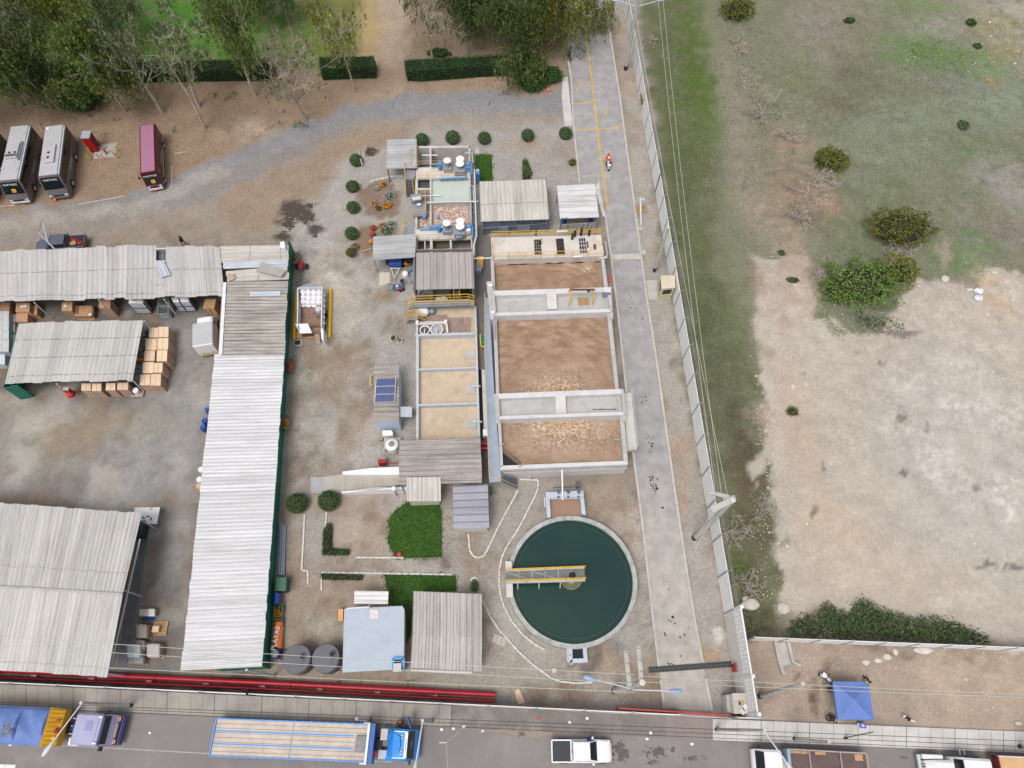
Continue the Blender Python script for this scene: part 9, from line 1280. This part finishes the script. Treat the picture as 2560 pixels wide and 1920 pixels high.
J0=dict(pel=(0,0,.95),bel=(0,0,1.1),che=(0,.01,1.3),nek=(0,0,1.46),hd1=(0,.015,1.56),hd2=(0,.02,1.66),nos=(0,.115,1.6),shL=(-.17,0,1.41),elL=(-.24,-.02,1.14),haL=(-.25,.08,.92),plL=(-.25,.10,.84),shR=(.17,0,1.41),elR=(.24,-.02,1.14),haR=(.25,.08,.92),plR=(.25,.10,.84),hpL=(-.09,0,.92),knL=(-.1,.03,.5),anL=(-.1,-.01,.09),toL=(-.11,.15,.04),hpR=(.09,0,.92),knR=(.1,.03,.5),anR=(.1,-.01,.09),toR=(.11,.15,.04))
RJ=dict(pel=.12,bel=.115,che=.135,nek=.055,hd1=.085,hd2=.09,nos=.018,sh=.075,el=.045,ha=.03,pl=.034,hp=.09,kn=.058,an=.042,to=.038)
ED=[('pel','bel'),('bel','che'),('che','nek'),('nek','hd1'),('hd1','hd2'),('hd1','nos')]+[e for s in 'LR' for e in(('che','sh'+s),('sh'+s,'el'+s),('el'+s,'ha'+s),('ha'+s,'pl'+s),('pel','hp'+s),('hp'+s,'kn'+s),('kn'+s,'an'+s),('an'+s,'to'+s))]
def skin(name,pts,edges,rad,m,parent,root=0,sub=1):
 me=bpy.data.meshes.new(name);me.from_pydata([tuple(p)for p in pts],edges,[]);me.materials.append(m);o=bpy.data.objects.new(name,me);COL.objects.link(o);o.parent=parent;OFF[o.name]=Vector((0,0,0))
 md=o.modifiers.new('skin','SKIN');md.use_smooth_shade=True
 sv=me.skin_vertices[0].data
 for i,r_ in enumerate(rad):sv[i].radius=(r_,r_);sv[i].use_root=(i==root)
 if sub:s=o.modifiers.new('sub','SUBSURF');s.levels=sub;s.render_levels=sub
 return o
def person(loc,rz,label,top_,legs,pose=None,hair=M_black,hat=None,sleeves=True,z=0.,skinm=None,s=1.,shoes=None,vest=None):
 r_=thing('person',label,'person',(loc.x,loc.y,z),rz);r_.scale=(s,s,s);J=dict(J0);J.update(pose or{});J={k:Vector(v)for k,v in J.items()}
 rad=lambda k:RJ.get(k,RJ.get(k[:2],.05));ks=list(J);ix={k:i for i,k in enumerate(ks)};pts=[J[k]for k in ks];ed=[(ix[a],ix[b])for a,b in ED];rr=[rad(k)*.93 for k in ks]
 for sd,sg in(('L',-1),('R',1)):
  h=J['pl'+sd];d=(h-J['el'+sd]).normalized();side=d.cross(Vector((0,1,.2))).normalized()
  for f_ in range(5):
   o=side*(.028*(f_-1.5))if f_<4 else side*(-.05)*sg;ln=(.07,.085,.08,.06,.05)[f_];pts.append(h+o+d*ln*.45);pts.append(h+o*1.15+d*ln+Vector((0,.02,-.005)));n=len(pts);ed+=[(ix['pl'+sd],n-2),(n-2,n-1)];rr+=[.010,.008]
 skin('body',pts,ed,rr,skinm or M_skin,r_,ix['pel'])
 def cloth(nm,kk,ee,m,extra):kx={k:i for i,k in enumerate(kk)};skin(nm,[J[k]for k in kk],[(kx[a],kx[b])for a,b in ee],[rad(k)+extra for k in kk],m,r_,0)
 ee=[('pel','bel'),('bel','che'),('che','shL'),('che','shR'),('shL','elL'),('shR','elR')];kk=['pel','bel','che','shL','shR','elL','elR']
 if sleeves:ee+=[('elL','haL'),('elR','haR')];kk+=['haL','haR']
 cloth('shirt',kk,ee,top_,.02);cloth('trousers',['pel','hpL','hpR','knL','knR','anL','anR'],[('pel','hpL'),('pel','hpR'),('hpL','knL'),('hpR','knR'),('knL','anL'),('knR','anR')],legs,.018)
 if vest:cloth('vest',['pel','bel','che','shL','shR'],[('pel','bel'),('bel','che'),('che','shL'),('che','shR')],vest,.04);a_=J['che']-Vector((0,.02,0));MB().ring((a_.x,a_.y),.17,.185,a_.z-.12,a_.z-.06,20).build('reflective_band',M_white2,r_,world=False)
 for sd in 'LR':MB().ico(lerp(J['an'+sd],J['to'+sd],.55),.07,2,0,(.75,1.7,.8)).build('shoe',shoes or M_black,r_,True,world=False)
 hc=lerp(J['hd1'],J['hd2'],.75);up=(J['hd2']-J['hd1']).normalized();b=MB().ico((0,0,0),.118,2);b.v=[tuple(hc+up*.03-Vector((0,.015,0))+Vector(v)*(1.28 if hat else 1.0))for v in b.v if True];b.f=[f for f in b.f if all((Vector(b.v[i])-hc).dot(up)>-.04 or b.v[i][1]<hc.y-.02 for i in f)];b.build('helmet' if hat else 'hair',hat or hair,r_,True,world=False)
 for sg in(-1,1):MB().ico(J['hd1']+up*.035+Vector((sg*.035,.092,0)),.014,1).build('eye',M_black,r_,world=False)
 return r_
navy=mat('navy_cloth',(34,44,82),.85,.1,3);dark=mat('dark_cloth',(40,42,50),.85,.1,3);redc=mat('red_cloth',(238,62,62),.8,.08,3);orv=mat('orange_vest',(255,124,40),.7,.06,3);bluec=mat('blue_cloth',(44,96,172),.8,.1,3);pale=mat('pale_cloth',(226,210,198),.8,.06,3);grey=mat('grey_cloth',(110,114,122),.85,.1,3);whitec=mat('white_cloth',(244,244,246),.8,.04,3)
WALK=dict(knL=(-.1,.22,.55),anL=(-.1,.18,.13),toL=(-.11,.34,.1),knR=(.1,-.05,.5),anR=(.1,-.3,.12),toR=(.11,-.16,.05),haL=(-.27,-.14,.95),plL=(-.27,-.16,.87),haR=(.27,.2,1.0),plR=(.27,.26,.93))
CROUCH=dict(pel=(0,-.1,.42),bel=(0,.0,.56),che=(0,.16,.74),nek=(0,.26,.88),hd1=(0,.33,.95),hd2=(0,.38,1.04),nos=(0,.44,.95),shL=(-.17,.22,.83),shR=(.17,.22,.83),elL=(-.22,.42,.62),elR=(.22,.42,.62),haL=(-.12,.58,.5),haR=(.12,.58,.5),plL=(-.1,.65,.46),plR=(.1,.65,.46),hpL=(-.1,-.08,.4),hpR=(.1,-.08,.4),knL=(-.16,.3,.5),knR=(.16,.3,.5),anL=(-.13,.02,.09),anR=(.13,.02,.09),toL=(-.15,.18,.04),toR=(.15,.18,.04))
RIDE=dict(pel=(0,-.12,.85),bel=(0,-.06,1.0),che=(0,.04,1.2),nek=(0,.07,1.36),hd1=(0,.1,1.46),hd2=(0,.12,1.56),nos=(0,.21,1.5),shL=(-.18,.06,1.31),shR=(.18,.06,1.31),elL=(-.32,.26,1.14),elR=(.32,.26,1.14),haL=(-.34,.5,1.05),haR=(.34,.5,1.05),plL=(-.34,.56,1.04),plR=(.34,.56,1.04),hpL=(-.1,-.1,.82),hpR=(.1,-.1,.82),knL=(-.22,.28,.72),knR=(.22,.28,.72),anL=(-.2,.1,.34),anR=(.2,.1,.34),toL=(-.22,.26,.3),toR=(.22,.26,.3))
SIT=dict(pel=(0,0,.52),bel=(0,.02,.66),che=(0,.02,.86),nek=(0,.02,1.02),hd1=(0,.04,1.12),hd2=(0,.05,1.22),nos=(0,.14,1.15),shL=(-.17,.02,.97),shR=(.17,.02,.97),elL=(-.24,.06,.72),elR=(.24,.06,.72),haL=(-.15,.28,.62),haR=(.15,.28,.62),plL=(-.12,.35,.6),plR=(.12,.35,.6),hpL=(-.09,.02,.5),hpR=(.09,.02,.5),knL=(-.12,.42,.5),knR=(.12,.42,.5),anL=(-.12,.5,.1),anR=(.12,.5,.1),toL=(-.13,.66,.05),toR=(.13,.66,.05))
def leanfwd(p,a):
 q=dict(J0);q.update(p)
 for k in('bel','che','nek','hd1','hd2','nos','shL','shR','elL','elR','haL','haR','plL','plR'):v=Vector(q[k]);d=v-Vector((0,0,.95));q[k]=tuple(Vector((0,0,.95))+Matrix.Rotation(-a,3,'X')@d)
 return q
person(P(462,613),-2.,'person in dark navy clothes walking behind the long shed',navy,dark,WALK);tag(MB().ico(tuple(P(470,611,.5)),.15,1).build('red_bag',M_redb),'small red bag beside the person in navy clothes','bag')
person(P(1004,728),1.5,'person in a red shirt and white cap crouching beside the blue wheelbarrow',redc,navy,CROUCH,hat=whitec,sleeves=False)
person(P(1007,712),-2.6,'person in dark clothes bending over the blue wheelbarrow',dark,dark,leanfwd({},.7))
wbw=thing('wheelbarrow','blue wheelbarrow with long dark handles on the gravel yard','wheelbarrow',P(997,723));c=P(996,725);b=MB();z1=.65;b.add([(c.x-.4,c.y-.3,.32),(c.x+.35,c.y-.28,.32),(c.x+.35,c.y+.28,.32),(c.x-.4,c.y+.3,.32),(c.x-.55,c.y-.42,z1),(c.x+.55,c.y-.38,z1),(c.x+.55,c.y+.38,z1),(c.x-.55,c.y+.42,z1)],[(3,2,1,0),(0,1,5,4),(1,2,6,5),(2,3,7,6),(3,0,4,7)]);b.build('tray',M_blue,wbw);[MB().tube([(c.x+.5,c.y+s*.2,.4),(c.x-.6,c.y+s*.3,.55),(c.x-1.3,c.y+s*.42,.7)],.035,6).build('handle',M_steeld,wbw)for s in(-1,1)];MB().tube([(c.x+.6,c.y-.05,.2),(c.x+.6,c.y+.05,.2)],.2,14).build('wheel',M_rub,wbw);MB().tube([(c.x-.3,c.y-.3,0),(c.x-.3,c.y,.35),(c.x-.3,c.y+.3,0)],.03,5).build('leg',M_steeld,wbw)
person(P(1005,1803),PI,'person in an orange vest standing between the blue cab and the sidewalk',dark,dark,leanfwd({},.5),vest=orv);person(P(1471,1846),PI+.3,'person in blue leaning into the door of the white pickup',bluec,navy,leanfwd({},.6));person(P(1422,154),3.5,'person in dark clothes walking out from under the lime green tree',dark,navy,WALK)
def motorbike(loc,rz,label,mb,s=1.):
 r_=thing('motorcycle',label,'motorcycle',loc,rz,'motorcycles');B=lambda nm,b,m,**k:b.build(nm,m,r_,world=False,**k)
 for y in(-.62,.68):w_=B('wheel',MB().tube([(-.06,y,.3),(.06,y,.3)],.3,18),M_rub);MB().tube([(-.065,y,.3),(.065,y,.3)],.16,12).build('rim',M_galv,w_,world=False)
 B('frame',MB().beam((0,-.5,.5),(0,.5,.5),.16,.2),M_black);B('engine',MB().box((0,.02,.38),(.3,.42,.34)),M_steeld,bevel=.05);B('fuel_tank',MB().ico((0,.15,.8),.22,2,0,(.75,1.3,.7)),mb,smooth=True);B('seat',MB().boxb(-.14,.14,-.7,-.05,.72,.84),M_black,bevel=.05);B('fender',MB().ico((0,.68,.62),.2,2,0,(.5,1.5,.35)),mb,smooth=True);b=MB();b.tube([(0,.68,.3),(0,.48,1.0)],.05,6);b.tube([(-.36,.38,1.05),(0,.46,1.02),(.36,.38,1.05)],.025,6);B('handlebar',b,M_black);B('headlight',MB().ico((0,.62,.92),.12,2),mat('headlight',(0,0,0)),smooth=True);B('front_rack',MB().box((0,.74,1.0),(.42,.3,.16)),mb,bevel=.04);[B('mirror',MB().box((s_*.34,.42,1.2),(.14,.03,.09)),M_black)for s_ in(-1,1)];return r_
mp_=P(1518.5,416);motorbike(mp_,PI+.06,'motorcycle ridden down the plant road beside the yellow centre line',M_white2);person(mp_+Vector((0,.12,0)),PI+.06,'motorcycle rider with an orange vest and white helmet on the plant road',orv,dark,RIDE,hat=whitec,vest=orv,sleeves=True);pr={k:(v[0]*1.,v[1]-.55,v[2]+.02)for k,v in{**J0,**RIDE}.items()};person(mp_+Vector((0,.12,0)),PI+.06,'passenger in an orange vest and red helmet behind the motorcycle rider',orv,dark,pr,hat=redc,vest=orv)
tz=2.35;tq_=[P(2082,1704,tz),P(2170,1705.6,tz),P(2184.7,1800,tz),P(2095,1798.8,tz)];pkk=P(2137,1751,3.1);tn=thing('canopy_tent','blue square canopy tent on the vacant strip by the sidewalk','tent',cen(tq_));b=MB();n=10;M_tent=mat('tent_blue',(108,138,208),.7,.05,1.2,.04,dirt=(84,112,180),dirt_amt=.3)
for i in range(4):
 a_,d_=tq_[i],tq_[(i+1)%4];o=len(b.v)
 for j in range(n+1):
  for k in range(n+1):s_=k/n;t_=j/n;p=lerp(lerp(a_,d_,s_),pkk,t_);b.v.append((p.x,p.y,p.z-.22*math.sin(PI*t_)*(.4+.6*abs(2*s_-1)*0+.6*math.sin(PI*s_))*(1-t_)))
 b.f+=[(o+j*(n+1)+k,o+j*(n+1)+k+1,o+(j+1)*(n+1)+k+1,o+(j+1)*(n+1)+k)for j in range(n)for k in range(n)]
b.build('roof',M_tent,tn,True);b=MB();[b.beam(tq_[i]-Vector((0,0,.1)),tq_[(i+1)%4]-Vector((0,0,.1)),.02,.24)for i in range(4)];b.build('valance',M_tent,tn);b=MB();c=cen(tq_)
for p in tq_:q_=lerp(p,c+Vector((0,0,tz)),.03);MB().beam((q_.x,q_.y,0),(q_.x,q_.y,tz),.05).build('leg',M_steeld,tn)
cb=thing('cool_box','blue topped cool box with an emblem on the pale sidewalk below the tent','cool box',P(2156,1815));c=P(2156,1814,.6);MB().box((c.x,c.y,.35),(.6,.42,.4),-.05).build('body',M_white2,cb,bevel=.03);MB().box((c.x+.03,c.y,.57),(.6,.42,.06),-.05).build('lid',mat('lid_blue',(84,110,214),.5,.05,1),cb,bevel=.02);c=P(2158,1814,.65);MB().box((c.x,c.y,.606),(.22,.2,.012)).build('emblem_plate',M_white2,cb);b=MB();b.ring((c.x,c.y),.04,.07,.612,.618,16);b.box((c.x,c.y,.615),(.05,.05,.006));b.build('emblem',M_orange,cb)
c=P(2067,1703);motorbike(c,.9,'white motor scooter parked at the upper left corner of the blue tent',M_white2);c=P(2065,1691,.9);tag(MB().ico(tuple(c),.17,2,0,(1,1.1,.9)).build('helmet',M_white2,None,True),'white helmet hanging on the handlebar of the white scooter','helmet');person(P(2084,1727),1.4,'person with a white and red cap sitting at the left edge of the blue tent',dark,navy,SIT,hat=whitec);person(P(2093,1790),2.6,'person with bare pale legs sitting at the lower left corner of the blue tent',pale,pale,SIT);person(P(2160,1708),-.3,'person in yellow half hidden behind the top edge of the tent',mat('yellow_cloth',(236,214,70),.8,.05,2),dark,SIT)
fn_=thing('black_chair','black round backed chair at the lower left corner of the blue tent','chair',P(2074,1796));c=P(2076,1795);b=MB();b.tube([(c.x-.25,c.y-.2,.45),(c.x-.3,c.y-.2,.9),(c.x-.3,c.y+.2,.9),(c.x-.25,c.y+.2,.45)],.05,6);b.build('backrest',M_black,fn_);MB().cyl((c.x,c.y),.27,.42,.47,16).build('seat',M_black,fn_);[MB().tube([(c.x+dx,c.y+dy,0),(c.x+dx,c.y+dy,.43)],.025,5).build('leg',M_black,fn_)for dx in(-.2,.2)for dy in(-.2,.2)];MB().ring((c.x-.35,c.y),.22,.3,.5,.56,18).build('armrest',M_black,fn_)
dg_=thing('dog','black and white dog walking on the dirt right of the blue tent','dog',P(2264,1796),-.55);D=[(-.32,0,.46),(-.1,0,.48),(.16,0,.46),(.3,0,.5),(.42,0,.58),(.5,0,.6),(.62,0,.57),(-.45,0,.5),(-.6,0,.56)];dr=[.10,.105,.13,.1,.07,.075,.035,.03,.015];de=[(0,1),(1,2),(2,3),(3,4),(4,5),(5,6),(0,7),(7,8)]
for sy in(-1,1):
 i=len(D);D+=[(-.32,sy*.09,.36),(-.26,sy*.1,.27),(-.36,sy*.1,.15),(-.34,sy*.1,.03),(-.28,sy*.1,.02)];dr+=[.07,.05,.025,.022,.025];de+=[(0,i),(i,i+1),(i+1,i+2),(i+2,i+3),(i+3,i+4)];i=len(D);D+=[(.2,sy*.09,.33),(.2,sy*.09,.18),(.21+.08*sy,sy*.09,.03),(.26+.08*sy,sy*.09,.02)];dr+=[.06,.035,.024,.026];de+=[(2,i),(i,i+1),(i+1,i+2),(i+2,i+3)];i=len(D);D+=[(.47,sy*.06,.68)];dr+=[.022];de+=[(5,i)]
m,nt,bb,N,L=_nodes('dog_coat');tc=N('TexCoord');sx=N('SeparateXYZ');L(tc.outputs['Object'],sx.inputs[0]);nz=_noise(N,L,tc.outputs['Object'],6,2);ad=N('Math',operation='MULTIPLY_ADD');L(nz,ad.inputs[0]);ad.inputs[1].default_value=.3;L(sx.outputs[0],ad.inputs[2]);f_=N('Math',operation='COMPARE');L(ad.outputs[0],f_.inputs[0]);f_.inputs[1].default_value=.12;f_.inputs[2].default_value=.24;L(_mix(N,L,f_.outputs[0],c3((240,232,224))+(1,),c3((30,26,28))+(1,)),bb.inputs['Base Color']);bb.inputs['Roughness'].default_value=.8
skin('body',D,de,dr,m,dg_,2)
